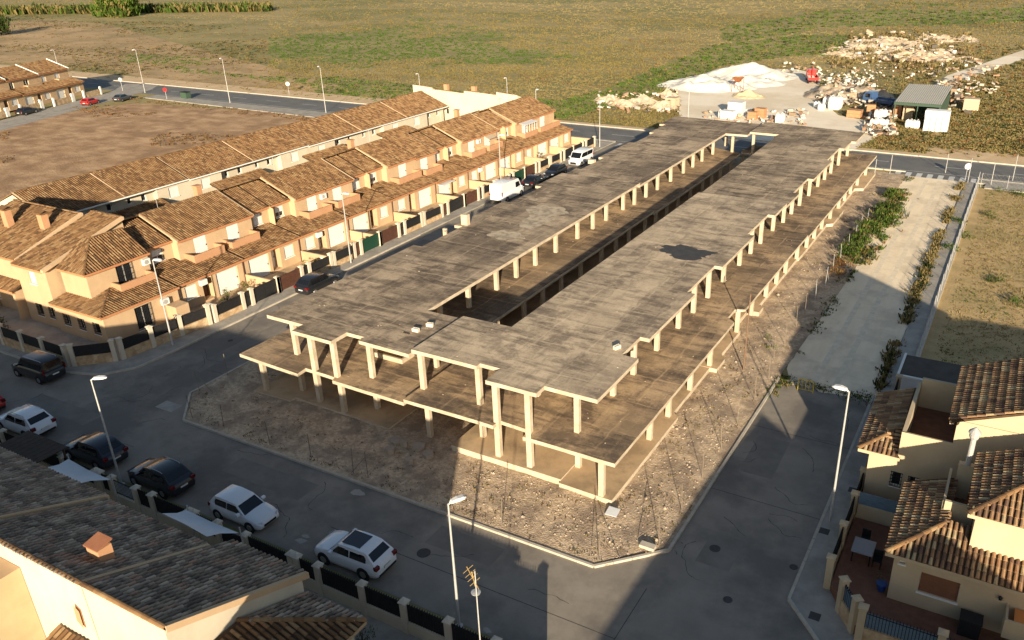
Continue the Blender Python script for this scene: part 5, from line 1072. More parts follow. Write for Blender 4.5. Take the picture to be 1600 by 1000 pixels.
    g = MB(); g.box(x0 - .03, x0 - .021, -.25, .25, S['tail'] - .415, S['tail'] - .315); g.build('number_plate', M_PLATE, root, loc=loc0)
    g = MB(); g.box(x1 - .05, x1 + .012, -W * .5, W * .5, .36, S['hood'] - .36); g.build('grille', M_TRIM, root, loc=loc0)
    return root
def place(o, px, py, rz, dx=0, dy=0, z=0.0):
    p = G(px, py, 0); o.location = (p.x + dx, p.y + dy, z); o.rotation_euler = (0, 0, rz)
PI = math.pi
def parked(kind, pm, label, x, y, rz, name='parked_car', cat='car', z=0.0, **k):
    o = make_vehicle(kind, pm, label, cat, name, **k); o.location = (x, y, z); o.rotation_euler = (0, 0, rz); return o
parked('mpv', P_BLACK, 'black people carrier parked by the corner house wall across the street', -62.9, 30.0, PI + 0.02, rails=True)
parked('suv', P_WHITE, 'white SUV parked at the left edge before the near terrace', -56.0, 24.85, PI + 0.03, rails=True)
parked('hatch', P_RED, 'red car cut off by the left edge beside the white SUV', -61.9, 25.0, PI)
parked('suv', P_NAVY, 'dark blue-black car parked behind the white shade sail', -48.4, 24.85, PI + 0.02)
parked('suv', P_BLACK, 'black SUV with silver roof rails parked next to the tall lamp', -42.1, 24.9, PI - 0.02, rails=True)
parked('hatch', P_WHITE, 'white hatchback facing right beside the second shade sail', -35.0, 25.0, 0.0)
parked('suv', P_WHITE, 'white crossover with black glass roof in the front street', -26.8, 25.05, PI + 0.02, roof=True)
parked('suv', P_BLACK, 'black car parked alone by the brown terrace gate', -55.95, 52.9, PI / 2)
parked('van', P_WHITE, 'tall white panel van parked before the front terrace', -55.8, 86.6, PI / 2, name='parked_van', cat='van')
parked('sedan', P_BLACK, 'black saloon parked just in front of the white panel van', -55.75, 93.6, PI / 2)
parked('hatch', P_BLACK, 'small black car facing the camera next to the white people carrier', -55.7, 98.9, -PI / 2)
parked('combi', P_WHITE, 'white window van facing the camera at the far end of the terrace', -55.7, 106.6, -PI / 2, name='parked_van', cat='van')
fa = math.atan2(fu.y, fu.x)
for px, py, pm, kind, lb in ((128, 163, P_RED, 'hatch', 'small red car before the far terrace'), (178, 157, P_GREY, 'sedan', 'dark grey car behind the red one before the far terrace'), (28, 178, P_BLACK, 'sedan', 'black car at the left before the far terrace')):
    o = make_vehicle(kind, pm, lb, 'car'); place(o, px, py, fa, fnrm.x * 2.2, fnrm.y * 2.2)
# ------------------------------------------------------------------ street lamps
def make_lamp():
    root = thing('street_lamp', 'street lamp', 'street lamp', group='street lamps'); H = 7.35
    b = MB(); b.cyl((0, 0, 0), (0, 0, 0.05), .2, .2, 8); b.build('base_plate', M_STEEL, root, loc=(0, 0, 0))
    b = MB(); b.cyl((0, 0, 0.05), (0, 0, H), .075, .04, 10); b.build('pole', M_STEEL, root, loc=(0, 0, 0))
    b = MB(); b.cyl((0, 0, H - .05), (.16, 0, H + .05), .035, .035, 8)
    pr_ = [(.08, .05, .03), (.16, .12, .10), (.45, .17, .14), (.75, .15, .11), (.88, .06, .04)]; vs = []
    for x, w, t in pr_: vs += [(x, -w, H + .02), (x, -w * .7, H + .02 + t), (x, w * .7, H + .02 + t), (x, w, H + .02)]
    fs = []
    for j in range(4):
        for i in range(4): fs.append((4 * j + i, 4 * j + (i + 1) % 4, 4 * (j + 1) + (i + 1) % 4, 4 * (j + 1) + i))
    fs += [(0, 1, 2, 3), (19, 18, 17, 16)]; b.add(vs, fs); hd = b.build('lamp_head', M_LAMPHEAD, root, loc=(0, 0, 0))
    b = MB(); b.box(.2, .72, -.11, .11, H - .005, H + .019); b.build('diffuser', M_LAMPGLASS, hd, loc=(0, 0, 0))
    return root
lamp = make_lamp()
LAMPS = [(-44.26, 23.65, 1.0, PI / 2 - 0.9, 'street lamp rising behind the black SUV in the front street'), (-19.2, 23.8, .985, PI / 2 - 0.5, 'street lamp next to the yellow aerial in the front street'), (-5.3, 40.0, 1.14, PI - 0.1, 'tall street lamp on the right-hand pavement'),
    (-58.0, 38.2, 1.02, 0.2, 'street lamp beside the hipped corner house'), (-57.75, 59.5, 1.0, 0.1, 'street lamp by the green gate of the front terrace'), (-58.0, 88.6, 1.0, 0.1, 'street lamp behind the white panel van'),
    (-173.5, 122.0, 1.24, -PI / 2, 'far road lamp nearest the far terrace'), (-144.8, 123.2 - 2.6, 1.2, -PI / 2 + .3, 'far road lamp between the far terrace and the rear terrace'), (-118.4, 120.6, 1.17, -PI / 2 + .3, 'far road lamp left of the rear terrace roof end'),
    (-70.9, 119.9, 1.0, PI / 2, 'street lamp rising right of the end terrace house'), (-57.6, 116.6, .96, 0.1, 'street lamp at the mouth of the left-hand street'), (-97.8, 72.0, .6, 2.8, 'lamp showing above the rear terrace roof'), (-104, 131.8, .9, -PI / 2, 'far road lamp behind the end block roofs, left one'), (-84, 131.8, .95, -PI / 2, 'far road lamp behind the end block roofs, right one'),
    (-48.9, 131.9, .95, -PI / 2, 'lamp on the yard edge left of the dust heaps'), (-222, 133, .8, -PI / 2, 'lamp far off beyond the far terrace')]
for i, (x, y, s, rz, lb) in enumerate(LAMPS):
    o = lamp if i == 0 else copy_tree(lamp); o.location = (x, y, 0.0 if abs(y - 132) < 2 else 0.05); o.rotation_euler = (0, 0, rz); o.scale = (1, 1, s); o['label'] = lb
# ------------------------------------------------------------------ vegetation
def veg_mat(name, a, b):
    m = mat(name, a, b, 0.12, 0.9, spec=0.05); nt = m.node_tree; p = nt.nodes['Principled BSDF']; out = nt.nodes['Material Output']
    t = nt.nodes.new('ShaderNodeBsdfTranslucent'); mx = nt.nodes.new('ShaderNodeMixShader'); mx.inputs[0].default_value = 0.4
    nt.links.new(p.inputs['Base Color'].links[0].from_socket, t.inputs[0]); nt.links.new(p.outputs[0], mx.inputs[1]); nt.links.new(t.outputs[0], mx.inputs[2]); nt.links.new(mx.outputs[0], out.inputs[0]); return m
M_VEG = {k: veg_mat('veg_' + k, a, b) for k, a, b in (
    ('dry', (0.285, 0.225, 0.10), (0.245, 0.19, 0.082)), ('straw', (0.345, 0.275, 0.13), (0.295, 0.232, 0.105)), ('olive', (0.255, 0.205, 0.08), (0.205, 0.165, 0.064)), ('green', (0.095, 0.155, 0.03), (0.07, 0.12, 0.024)),
    ('dark', (0.048, 0.062, 0.021), (0.036, 0.048, 0.018)), ('rust', (0.240, 0.124, 0.052), (0.200, 0.100, 0.040)), ('brown', (0.208, 0.140, 0.072), (0.168, 0.112, 0.058)), ('grass', (0.135, 0.21, 0.035), (0.10, 0.165, 0.03)))}
VEGK = list(M_VEG); VEGM = [M_VEG[k] for k in VEGK]
class Tufts:
    "many small leaf faces, quickly"
    def __init__(s): s.v = []; s.f = []; s.m = []; s.n = 0
    def add(s, x, y, z, h, w, kind, k=7):
        mi = VEGK.index(kind); r = RNG
        a = r.uniform(0, 6.283, k); rad = r.uniform(0, 1, k) ** 0.6 * w * 0.5
        bx = x + np.cos(a) * rad; by = y + np.sin(a) * rad; hh = h * r.uniform(0.5, 1.0, k) * (1 - 0.35 * (rad / (w * 0.5 + 1e-6)) ** 2)
        lean = r.uniform(0.1, 0.6, k) * hh; la = a + r.uniform(-0.6, 0.6, k); pw = r.uniform(0.25, 0.5, k) * w * 0.55; pa = r.uniform(0, 6.283, k)
        dx = np.cos(pa) * pw * 0.5; dy = np.sin(pa) * pw * 0.5
        v = np.empty((k, 4, 3)); v[:, 0] = np.c_[bx - dx, by - dy, np.full(k, z)]; v[:, 1] = np.c_[bx + dx, by + dy, np.full(k, z)]
        tx = bx + np.cos(la) * lean; ty = by + np.sin(la) * lean
        v[:, 2] = np.c_[tx + dx * 0.6, ty + dy * 0.6, z + hh]; v[:, 3] = np.c_[tx - dx * 0.7, ty - dy * 0.7, z + hh * r.uniform(0.7, 1.0, k)]
        s.v.append(v.reshape(-1, 3)); s.m.append(np.full(k, mi)); s.n += k
    def build(s, name, parent=None, loc=(0, 0, 0)):
        V = np.concatenate(s.v) - np.array(loc); M = np.concatenate(s.m); n = len(M)
        me = bpy.data.meshes.new(name); me.vertices.add(len(V)); me.vertices.foreach_set('co', V.ravel().astype('f'))
        me.loops.add(4 * n); me.loops.foreach_set('vertex_index', np.arange(4 * n, dtype='i')); me.polygons.add(n)
        me.polygons.foreach_set('loop_start', np.arange(0, 4 * n, 4, dtype='i')); me.polygons.foreach_set('material_index', M.astype('i'))
        for m in VEGM: me.materials.append(m)
        me.update(calc_edges=True); me.validate()
        o = bpy.data.objects.new(name, me); COL.objects.link(o); o.parent = parent
        if parent is None: o.location = loc
        return o
def dpoly(x, y, P):
    best = 1e9
    for (x0, y0), (x1, y1) in zip(P[:-1], P[1:]):
        dx, dy = x1 - x0, y1 - y0; t = max(0, min(1, ((x - x0) * dx + (y - y0) * dy) / (dx * dx + dy * dy))); best = min(best, math.hypot(x - x0 - t * dx, (y - y0 - t * dy) * 2))
    return best
BANDS = [([(520, 138), (650, 152), (760, 166), (880, 172), (960, 152), (1040, 122), (1120, 88), (1250, 72), (1330, 72)], 34), ([(1150, 52), (1300, 32), (1480, 28), (1620, 20)], 26), ([(200, 92), (320, 98)], 6), ([(280, 110), (480, 128), (560, 140)], 10)]
def pick(pairs): return random.choices([p[0] for p in pairs], weights=[p[1] for p in pairs])[0]
yard_in = [tuple(p) for p in yard_px]
def field_kind(px, py):
    w = G(px, py); nz = mn.noise(Vector((w.x * 0.02, w.y * 0.02, 5))); n2 = mn.noise(Vector((w.x * 0.008, w.y * 0.012, 9)))
    for P, wd in BANDS:
        d = dpoly(px, py, P) - 14 * nz
        if d < wd: return pick((('green', .4), ('grass', .26), ('dark', .16), ('olive', .18)))
    if px < 420 and py > 20 + px * 0.03 and py < 135:
        if nz > 0.12: return pick((('dark', .3), ('brown', .4), ('olive', .3)))
        return None if random.random() < 0.75 else pick((('dry', .6), ('brown', .4)))
    if px > 1370 and py > 70: return pick((('olive', .3), ('dark', .2), ('dry', .28), ('rust', .1), ('straw', .12)))
    if py < 14 and 950 < px < 1350: return 'straw'
    n3 = mn.noise(Vector((w.x * 0.035, w.y * 0.05, 3))) + .5 * mn.noise(Vector((w.x * 0.12, w.y * 0.15, 4)))
    v = n2 * 1.2 + n3 * .5 + random.gauss(0, .07)
    if v > 0.55: return 'green'
    if v > 0.08: return 'olive'
    if v > -0.05: return 'brown' if random.random() < .35 else 'olive'
    return 'dry' if v > -.42 else 'straw'
T = Tufts(); random.seed(11)
for i in range(84000):
    px = random.uniform(-120, 1720); py = -30 + 275 * random.random() ** 0.8
    w = G(px, py)
    if w.y < 133.5 or w.y > 900 or inpoly(px, py, yard_in): continue
    if 1340 < px and dpoly(px, py, [(1365, 203), (1480, 123), (1600, 85)]) < 14: continue
    if w.y < 137.5 and (w.x < -112 or w.x > -12) and random.random() < 0.85: continue
    if 1250 < px < 1400 and 100 < py < 205 and random.random() < 0.6: continue
    k = field_kind(px, py)
    if k is None: continue
    s = min(1.7, 0.42 + w.y / 480); hh = (0.3 if k in ('dry', 'straw') else 0.42) * s * random.uniform(0.6, 1.3)
    T.add(w.x, w.y, -0.05, hh, random.uniform(1.0, 2.0) * s, k, 6)
tag(T.build('field_weeds'), 'rough weeds and reeds covering the open land beyond the road', 'weeds', kind='stuff')
T = Tufts()
for i in range(22000):           # dry field at the right
    x = random.uniform(-2.6, 42); y = random.uniform(61, 116)
    nz = mn.noise(Vector((x * 0.15, y * 0.15, 2)))
    T.add(x, y, 0.0, random.uniform(.06, .2), random.uniform(.25, .6), pick((('dry', .5), ('straw', .3), ('olive', .12), ('brown', .08))) if nz < .3 else pick((('olive', .4), ('green', .25), ('dry', .35))), 4)
tag(T.build('dry_grass'), 'short dry grass covering the field right of the alley', 'grass', kind='stuff')
T = Tufts()
for i in range(5200):            # bare field at the left
    px = random.uniform(0, 480); py = random.uniform(150, 305); w = G(px, py)
    if not (-172 < w.x < -97 and 42 < w.y < 117): continue
    edge = w.x > -101.5 or w.y > 113; nz = mn.noise(Vector((w.x * 0.06, w.y * 0.1, 1)))
    line = abs(w.x + 104.5 + 1.5 * mn.noise(Vector((0, w.y * .1, 4)))) < 1.3
    if line or edge or nz > 0.3: T.add(w.x, w.y, -0.02, random.uniform(.12, .45), random.uniform(.5, 1.4), pick((('brown', .45), ('dark', .2), ('dry', .15), ('olive', .2))) if line else pick((('brown', .8), ('rust', .2))), 5)
for i in range(1300):
    y_ = random.uniform(44, 114); x_ = -104.5 + random.gauss(0, .9) + 1.5 * mn.noise(Vector((0, y_ * .1, 4))); T.add(x_, y_, -.02, random.uniform(.2, .6), random.uniform(.6, 1.5), pick((('brown', .45), ('dark', .25), ('olive', .3))), 5)
tag(T.build('field_scrub'), 'sparse scrub along the edge of the bare brown field', 'scrub', kind='stuff')
# weeds in the building lot, along the kerbs and the alley
T = Tufts()
for i in range(7000):
    x = random.uniform(-49.5, -12.6); y = random.uniform(30.9, 119) if i % 2 else random.uniform(30.9, 60)
    if not inpoly(x, y, LOT) or (-46.4 < x < -17 and y > 35.4): continue
    nz = mn.noise(Vector((x * 0.4, y * 0.4, 7)))
    if nz < -0.1 and random.random() < 0.8: continue
    T.add(x, y, lot_z(x, y) - 0.03, random.uniform(.04, .17), random.uniform(.2, .6), pick((('brown', .4), ('dry', .42), ('olive', .18))), 5)
for i in range(900):             # strip between alley and its pavement, kerb edge of the lot
    y = random.uniform(56, 118); x = -5.6 + random.gauss(0, .25)
    if mn.noise(Vector((0, y * .2, 3))) > -.15: T.add(x, y, 0, random.uniform(.2, .6), random.uniform(.3, .8), pick((('dark', .35), ('olive', .3), ('dry', .25), ('brown', .1))) if y < 85 else pick((('dry', .5), ('olive', .3), ('straw', .2))), 6)
    y = random.uniform(50, 118); x = -12.1 + random.gauss(0, .35)
    if mn.noise(Vector((5, y * .25, 3))) > 0.0: T.add(x, y, 0, random.uniform(.1, .35), random.uniform(.2, .6), pick((('dark', .3), ('green', .3), ('olive', .4))), 5)
    x = random.uniform(-47, -15); y = 30.95 + abs(random.gauss(0, .25))
    if i % 3 == 0 and mn.noise(Vector((x * .5, 0, 2))) > 0: T.add(x, y, .08, random.uniform(.04, .13), random.uniform(.15, .4), pick((('brown', .5), ('dark', .3), ('olive', .2))), 4)
for i in range(750):
    y = random.uniform(82, 110); x = -12.3 + random.gauss(0, .9); n_ = mn.noise(Vector((x * .3, y * .3, 8)))
    if n_ > -.1: T.add(x, y, .03, random.uniform(.15, .7), random.uniform(.3, .9), pick((('green', .3), ('dark', .3), ('olive', .25), ('rust', .08), ('dry', .07))), 6)
for i in range(260):
    x = random.uniform(-12.2, -5.6); y = 55.2 + random.gauss(0, .35); T.add(x, y, 0, random.uniform(.05, .22), random.uniform(.15, .45), pick((('dark', .3), ('olive', .4), ('green', .3))), 4)
tag(T.build('lot_weeds'), 'thin weeds scattered over the building lot and along the alley edges', 'weeds', kind='stuff')
def bush(name, label, x, y, z, r, h, kinds, n, cat='bush', group=None, trunk=True):
    root = thing(name, label, cat, (x, y, z), group=group)
    if trunk:
        b = MB(); b.cyl((x, y, z), (x, y, z + h * .5), r * .1, r * .05, 6)
        for i in range(4): a = random.uniform(0, 6.28); b.cyl((x, y, z + h * .25), (x + math.cos(a) * r * .5, y + math.sin(a) * r * .5, z + h * .65), r * .05, r * .02, 5)
        b.build('trunk', mat('bark', (0.10, 0.07, 0.045)), root)
    T = Tufts(); cl = [(random.uniform(-.7, .7), random.uniform(-.7, .7), random.uniform(.2, .85), random.uniform(.35, .6)) for _ in range(max(5, int(7 * r ** .5)))]
    for i in range(n):
        cx, cy, cz, cr = random.choice(cl); d = Vector((random.gauss(0, 1), random.gauss(0, 1), random.gauss(0, 1))).normalized() * cr * random.uniform(.6, 1.0)
        px_, py_, pz_ = x + (cx * .8 + d.x) * r, y + (cy * .8 + d.y) * r, z + max(.02, min(1.0, cz + d.z * .7) * h)
        s = r * random.uniform(.13, .24); T.add(px_, py_, pz_ - s * .4, s, s * 1.3, pick(kinds), 3)
    T.build('crown', root, (x, y, z))
    return root
GK = (('green', .4), ('dark', .35), ('grass', .15), ('olive', .1))
for i, (x, y, r, h) in enumerate(((-11.6, 96.5, 1.9, 1.6), (-12.4, 91.5, 2.0, 1.8), (-12.6, 87.0, 1.8, 1.6), (-11.9, 100.8, 1.6, 1.3), (-13.4, 84.0, 1.5, 1.2), (-12.5, 107, 1.6, 1.1))):
    bush('alley_shrub', 'dense green alley shrub, %s of the clump by the lot fence' % ['fourth', 'third', 'second', 'fifth', 'nearest', 'farthest'][i], x, y, 0.05, r, h, GK, 320, 'shrub', 'green shrubs beside the alley', False)
for i, (x, y) in enumerate(((-13.1, 80.2), (-12.7, 77.6))): bush('rusty_shrub', 'rust-brown dry shrub by the alley, %s of the pair' % ('farther', 'nearer')[i], x, y, 0.05, 1.2, .9, (('rust', .6), ('brown', .3), ('olive', .1)), 160, 'shrub', 'rust-brown shrubs', False)
for i, (px, py) in enumerate(((1510, 372), (1488, 392), (1562, 300), (1588, 306), (1545, 340), (1500, 350), (1555, 440), (1590, 475))): w = G(px, py); bush('field_shrub', 'small green shrub in the dry field at right, %s' % ['by the alley fence', 'nearest the alley fence', 'top left of a pair', 'top right of a pair', 'left of the middle', 'farther by the fence', 'in the middle', 'by the right edge'][i], w.x, w.y, 0, random.uniform(.7, 1.2), .7, GK, 90, 'shrub', 'shrubs in the dry field', False)
for i, (px, py, r, lb) in enumerate(((1205, 548, .5, 'nearer the rusty post'), (1200, 530, .45, 'behind its twin near the rusty post'), (1322, 625, .7, 'at the end of the paved street'), (1300, 470, .6, 'on the shaded alley edge'), (1345, 628, .9, 'against the alley pavement'))): w = G(px, py); bush('lot_shrub', 'low dark weed bush %s' % lb, w.x, w.y, .05, r, r * .9, GK, 70, 'shrub', 'weed bushes by the lot', False)
for i, (x, y, r, lb) in enumerate(((-60.6, 46.2, .8, 'behind the first terrace gate'), (-60.9, 48.9, .7, 'between the first two terrace houses'), (-60.3, 55.6, .7, 'before the second terrace house'), (-60.2, 57.0, .5, 'in the planter of the third terrace house'), (-60.5, 103, .9, 'with orange blooms by the far terrace gate'), (-78, 33.6, 1.1, 'at the left end of the corner block garden'), (-75.5, 33.8, .9, 'under the corner block porch'), (-74, 33.4, .8, 'beside the corner block wall'))):
    bush('garden_shrub', 'leafy garden shrub %s' % lb, x, y, .12, r, r * 1.8, GK if i != 4 else (('rust', .4), ('green', .4), ('straw', .2)), 130, 'shrub', 'shrubs in front gardens')
for i, (x, y, r, lb) in enumerate(((-24.2, 20.6, .6, 'by the crossover, left of two'), (-22.4, 20.6, .7, 'by the crossover, right of two'), (-16.6, 21.2, .6, 'at the foot of the aerial'))): bush('near_garden_shrub', 'shrub behind the near railing wall %s' % lb, x, y, .12, r, r * 1.7, GK, 120, 'shrub', 'shrubs of the near gardens')
w = G(183, 26); bush('round_tree', 'big round bright green tree on the far left land', w.x, w.y, 0, 10.5, 11.5, (('green', .45), ('grass', .35), ('olive', .2)), 1400, 'tree')
w = G(-6, 56); bush('dark_tree', 'dark tree cut off by the left edge', w.x, w.y, 0, 6.5, 8.5, (('dark', .7), ('green', .3)), 700, 'tree')
T = Tufts()
for i in range(1800):
    px = random.uniform(-40, 420); base = 22 - 0.012 * px
    w = G(px, base + random.uniform(-3, 1)); T.add(w.x, w.y, 0, random.uniform(2.5, 5), random.uniform(3, 5.5), pick((('green', .35), ('olive', .45), ('dark', .2))), 5)
tag(T.build('reed_bed'), 'long tall reed bed along the top left of the land', 'reeds', kind='stuff')
# ------------------------------------------------------------------ loose stones and rubble in the lot
M_ROCK = [mat('rubble_%d' % i, c, c2, 4, 0.95) for i, (c, c2) in enumerate((((0.38, 0.30, 0.215), (0.43, 0.345, 0.255)), ((0.31, 0.255, 0.20), (0.37, 0.305, 0.24)), ((0.42, 0.345, 0.255), (0.47, 0.39, 0.295)), ((0.24, 0.17, 0.12), (0.28, 0.2, 0.14))))]
random.seed(5); mb = MB()
for i in range(11500):
    x = random.uniform(-49.2, -12.8); y = random.uniform(31.1, 90) if random.random() < .7 else random.uniform(31.1, 48)
    if not inpoly(x, y, LOT) or (-46.4 < x < -17 and y > 35.9): continue
    cl_ = mn.noise(Vector((x * .5, y * .5, 11)))
    if cl_ < -.1 and random.random() < .6: continue
    s = random.uniform(.025, .085) * (2.3 if random.random() < (.05 if cl_ > .15 else .01) else 1); k = random.random()
    z = lot_z(x, y); a = random.uniform(0, 6.28); c, sn = math.cos(a) * s, math.sin(a) * s; h = s * random.uniform(.5, 1)
    mb.add([(x + c, y + sn, z - .02), (x - sn * .8, y + c * .8, z - .02), (x - c, y - sn, z - .02), (x + sn, y - c, z - .02), (x + random.uniform(-.3, .3) * s, y + random.uniform(-.3, .3) * s, z + h), (x + c * .5, y + sn * .5, z + h * .8)], [(0, 1, 4, 5), (1, 2, 4), (2, 3, 4), (3, 0, 5, 4)], random.choices(range(4), weights=(.4, .3, .2, .1))[0])
o = mb.build('lot_stones', M_ROCK); tag(o, 'loose stones and rubble strewn over the building lot', 'stones', kind='stuff')
for i, (px, py, s) in enumerate(((618, 690, .5), (655, 700, .55), (668, 712, .5), (640, 722, .4), (610, 706, .35), (632, 696, .3))):
    p = G(px, py, .15); mb = MB(); n = 6; pts = [(p.x + s * math.cos(t * 6.28 / n + i) * random.uniform(.7, 1.1), p.y + s * .8 * math.sin(t * 6.28 / n + i) * random.uniform(.7, 1.1)) for t in range(n)]
    mb.prism(pts, .1, .33 + .03 * i); single('concrete_lump', mb, M_ROCK[1], 'broken concrete lump in the shaded lot, %s' % ['leftmost of the heap', 'largest at the top of the heap', 'rightmost of the heap', 'lowest of the heap', 'lower left of the heap', 'smallest of the heap'][i], 'rubble', 'broken concrete lumps')
random.seed(9); mb = MB()
def chip(x, y, z):
    s_ = random.uniform(.02, .07); a = random.uniform(0, 6.28); c_, n_ = math.cos(a) * s_, math.sin(a) * s_
    mb.add([(x + c_, y + n_, z), (x - n_, y + c_, z), (x - c_, y - n_, z), (x + n_, y - c_, z), (x, y, z + s_ * .8)], [(0, 1, 4), (1, 2, 4), (2, 3, 4), (3, 0, 4)], random.randrange(4))
for i in range(520):
    x, y = random.uniform(-45, -17), random.uniform(37, 117)
    for P_, z_ in ((roofB, 5.902), (roofA, 5.652), (roofC, 5.382), (roofD, 5.622)):
        if inpoly(x, y, P_) and random.random() < .5: chip(x, y, z_); break
    else:
        for P_, z_ in ((s1B, 3.002), (s1A, 2.752), (s1D, 2.782)):
            if inpoly(x, y, P_): chip(x, y, z_); break
tag(mb.build('deck_debris', M_ROCK), 'small concrete chips and grit lying on the building decks', 'debris', kind='stuff')
# fence posts round the lot
M_POST = mat('old_fence_post', (0.16, 0.13, 0.10), (0.22, 0.18, 0.14), 6, 0.9)
def post(x, y, h, label, lean=(0, 0), brace=(), r=.022, m=None, z=.05):
    b = MB(); top = (x + lean[0], y + lean[1], z + h); b.cyl((x, y, z - .05), top, r, r, 6)
    root = thing('fence_post', label, 'post', (x, y, z), group='fence posts round the lot')
    b.build('shaft', m or M_POST, root)
    for bx, by in brace: k = MB(); k.cyl((x + bx, y + by, z), (x + lean[0] * .8, y + lean[1] * .8, z + h * .8), r * .8, r * .8, 5); k.build('brace', m or M_POST, root)
names = ['first', 'second', 'third', 'fourth', 'fifth', 'sixth', 'seventh', 'eighth', 'ninth', 'tenth', 'eleventh', 'twelfth', 'thirteenth', 'fourteenth', 'fifteenth', 'sixteenth', 'seventeenth', 'eighteenth', 'nineteenth', 'twentieth']
fx = [(-49.6, 36.5), (-49.6, 33.9), (-46.9, 31.05), (-43.8, 31.1), (-39.4, 31.05), (-35.8, 31.1), (-32.3, 31.1), (-31.2, 31.2), (-21.4, 31.1), (-15.3, 31.0), (-13.0, 33.75)]
for i, (x, y) in enumerate(fx): post(x, y, 1.9, 'dark thin fence post, %s along the front kerb of the lot from the left' % names[i], (random.uniform(-.08, .08), random.uniform(-.05, .05)), ((1.3, .2),) if i in (1,) else (((-.9, .9), (.9, .8)) if i == 9 else (((-1.3, -.1),) if i in (7, 10) else ())))
for i in range(18):
    y = 37.2 + i * 3.4 + random.uniform(-.3, .3); post(-12.95 + random.uniform(-.1, .1) - (0 if y < 56 else .5), y, 2.0, 'thin fence post, %s up the right-hand side of the lot' % names[i], (random.uniform(-.1, .1), random.uniform(-.15, .15)), ((.1, 1.2),) if i in (2, 6, 11) else (), m=M_STEEL if i > 9 else M_POST)
# chain-link remains up the right-hand side and along the alley field
def chain_link(name, label, a, b, h, n, z=.1, sag=0):
    a = Vector((*a, z)); b = Vector((*b, z)); mb = MB(); root = thing(name, label, 'fence', ((a.x + b.x) / 2, (a.y + b.y) / 2, z))
    L = (b - a).length; d = (b - a).normalized(); k = int(L / .45)
    for i in range(-4, k):
        for s in (1, -1):
            u0 = i * .45 + (0 if s > 0 else 1.6); u1 = u0 + s * 1.6
            q0, q1 = (u0, 0.0), (u1, h)
            if min(u0, u1) < 0 or max(u0, u1) > L: continue
            mb.cyl(a + d * q0[0], a + d * q1[0] + Vector((0, 0, h)), .004, .004, 3, caps=False)
    for zz in (.05, h * .5, h): mb.cyl(a + Vector((0, 0, zz)), b + Vector((0, 0, zz)), .006, .006, 4)
    mo = mb.build('mesh', M_STEEL, root); mo['kind'] = 'stuff'
    for i in range(n + 1): p = a + (b - a) * (i / n); k_ = MB(); k_.cyl(p - Vector((0, 0, .1)), p + Vector((0, 0, h + .08)), .03, .03, 6); k_.build('post', M_STEEL, root)
chain_link('chain_link_fence', 'chain-link fence between the alley pavement and the dry field', (-3.75, 60.8), (-3.75, 117.5), 1.7, 20)
chain_link('chain_link_fence', 'chain-link fence along the far end of the dry field', (-3.4, 117.0), (42, 117.0), 1.7, 15)
w = MB(); w.box(-3.9, -3.6, 60.6, 117.6, 0, .28); single('field_edge_wall', w, M_KERB, 'low concrete edging under the alley fence', 'wall')
# leaning rusty post, barrier, board, antenna
b = MB(); b.cyl((-15.05, 55.1, 0), (-15.3, 56.2, 5.9), .06, .05, 8); single('rusty_post', b, mat('rusted_timber', (0.19, 0.12, 0.075), (0.14, 0.085, 0.055), 5, .9), 'tall rusty post leaning on the first-floor slab', 'post')
p = G(1258, 612); b = MB(); yb = mat('yellow_paint', (0.6, 0.45, 0.03), rough=.5)
b.tube([(p.x - .55, p.y, 0), (p.x - .55, p.y, .85), (p.x - .45, p.y, .95), (p.x + .45, p.y, .95), (p.x + .55, p.y, .85), (p.x + .55, p.y, 0)], .035, 6)
for u in (-.25, 0, .25): b.cyl((p.x + u, p.y, .1), (p.x + u, p.y, .93), .02, .02, 5)
b.cyl((p.x - .55, p.y, .15), (p.x + .55, p.y, .15), .02, .02, 5); single('yellow_barrier', b, yb, 'small yellow tubular barrier at the end of the paved street', 'barrier')
p = G(957, 803, .15); b = MB(); b.extr((p.x - .35, p.y - .3, .2), (p.x + .35, p.y - .25, .2), (p.x + .35, p.y + .3, .35), (p.x - .35, p.y + .3, .35), (0, 0, .04)); single('loose_sheet', b, mat('grey_sheet', (0.45, 0.47, 0.5), rough=.5), 'small grey metal sheet lying below the building corner', 'sheet')
p = G(1012, 855, .15); b = MB(); b.box(p.x - .42, p.x + .42, p.y - .2, p.y + .2, .05, .32); single('concrete_box', b, M_KERB, 'low concrete inspection box in the kerb corner of the lot', 'box')
root = thing('aerial_mast', 'yellow television aerial on a thin mast next to the street lamp', 'aerial', (-13.25, 17.5, 3.35))
b = MB(); b.cyl((-13.25, 17.5, 3.35), (-13.25, 17.5, 10.85), .028, .022, 6); b.build('mast', M_STEEL, root)
yo = mat('aerial_orange', (0.36, 0.24, 0.09), rough=.7); b = MB(); c = Vector((-13.25, 17.5, 10.3)); dd = Vector((-.6, .36, .2)); b.cyl(c - dd * .3, c + dd, .018, .018, 6)
for t in (.1, .35, .6, .85): q = c + dd * t; b.cyl(q + Vector((.1, .16, .1)), q - Vector((.1, .16, .1)), .009, .009, 4)
b.tube([c + Vector((0, 0, .45)), c + Vector((-.25, .15, .3)), c + Vector((-.1, .1, -.25)), c + Vector((.02, 0, -.1))], .018, 5); b.build('yagi', yo, root)
b = MB(); b.lathe((-13.35, 17.6, 9.75), [(.05, 0), (.16, .02), (.17, .05), (.05, .06)], 16); b.build('dish', M_STEEL, root)
b = MB(); c = Vector((-13.25, 17.5, 6.2)); dd = Vector((-.5, .55, 0)); b.cyl(c - dd, c + dd, .012, .012, 4)
for t in (-.9, -.5, -.1, .3, .7): q = c + dd * t; b.cyl(q + Vector((.3, .27, 0)), q - Vector((.3, .27, 0)), .008, .008, 4)
b.build('dipole_array', M_STEEL, root)
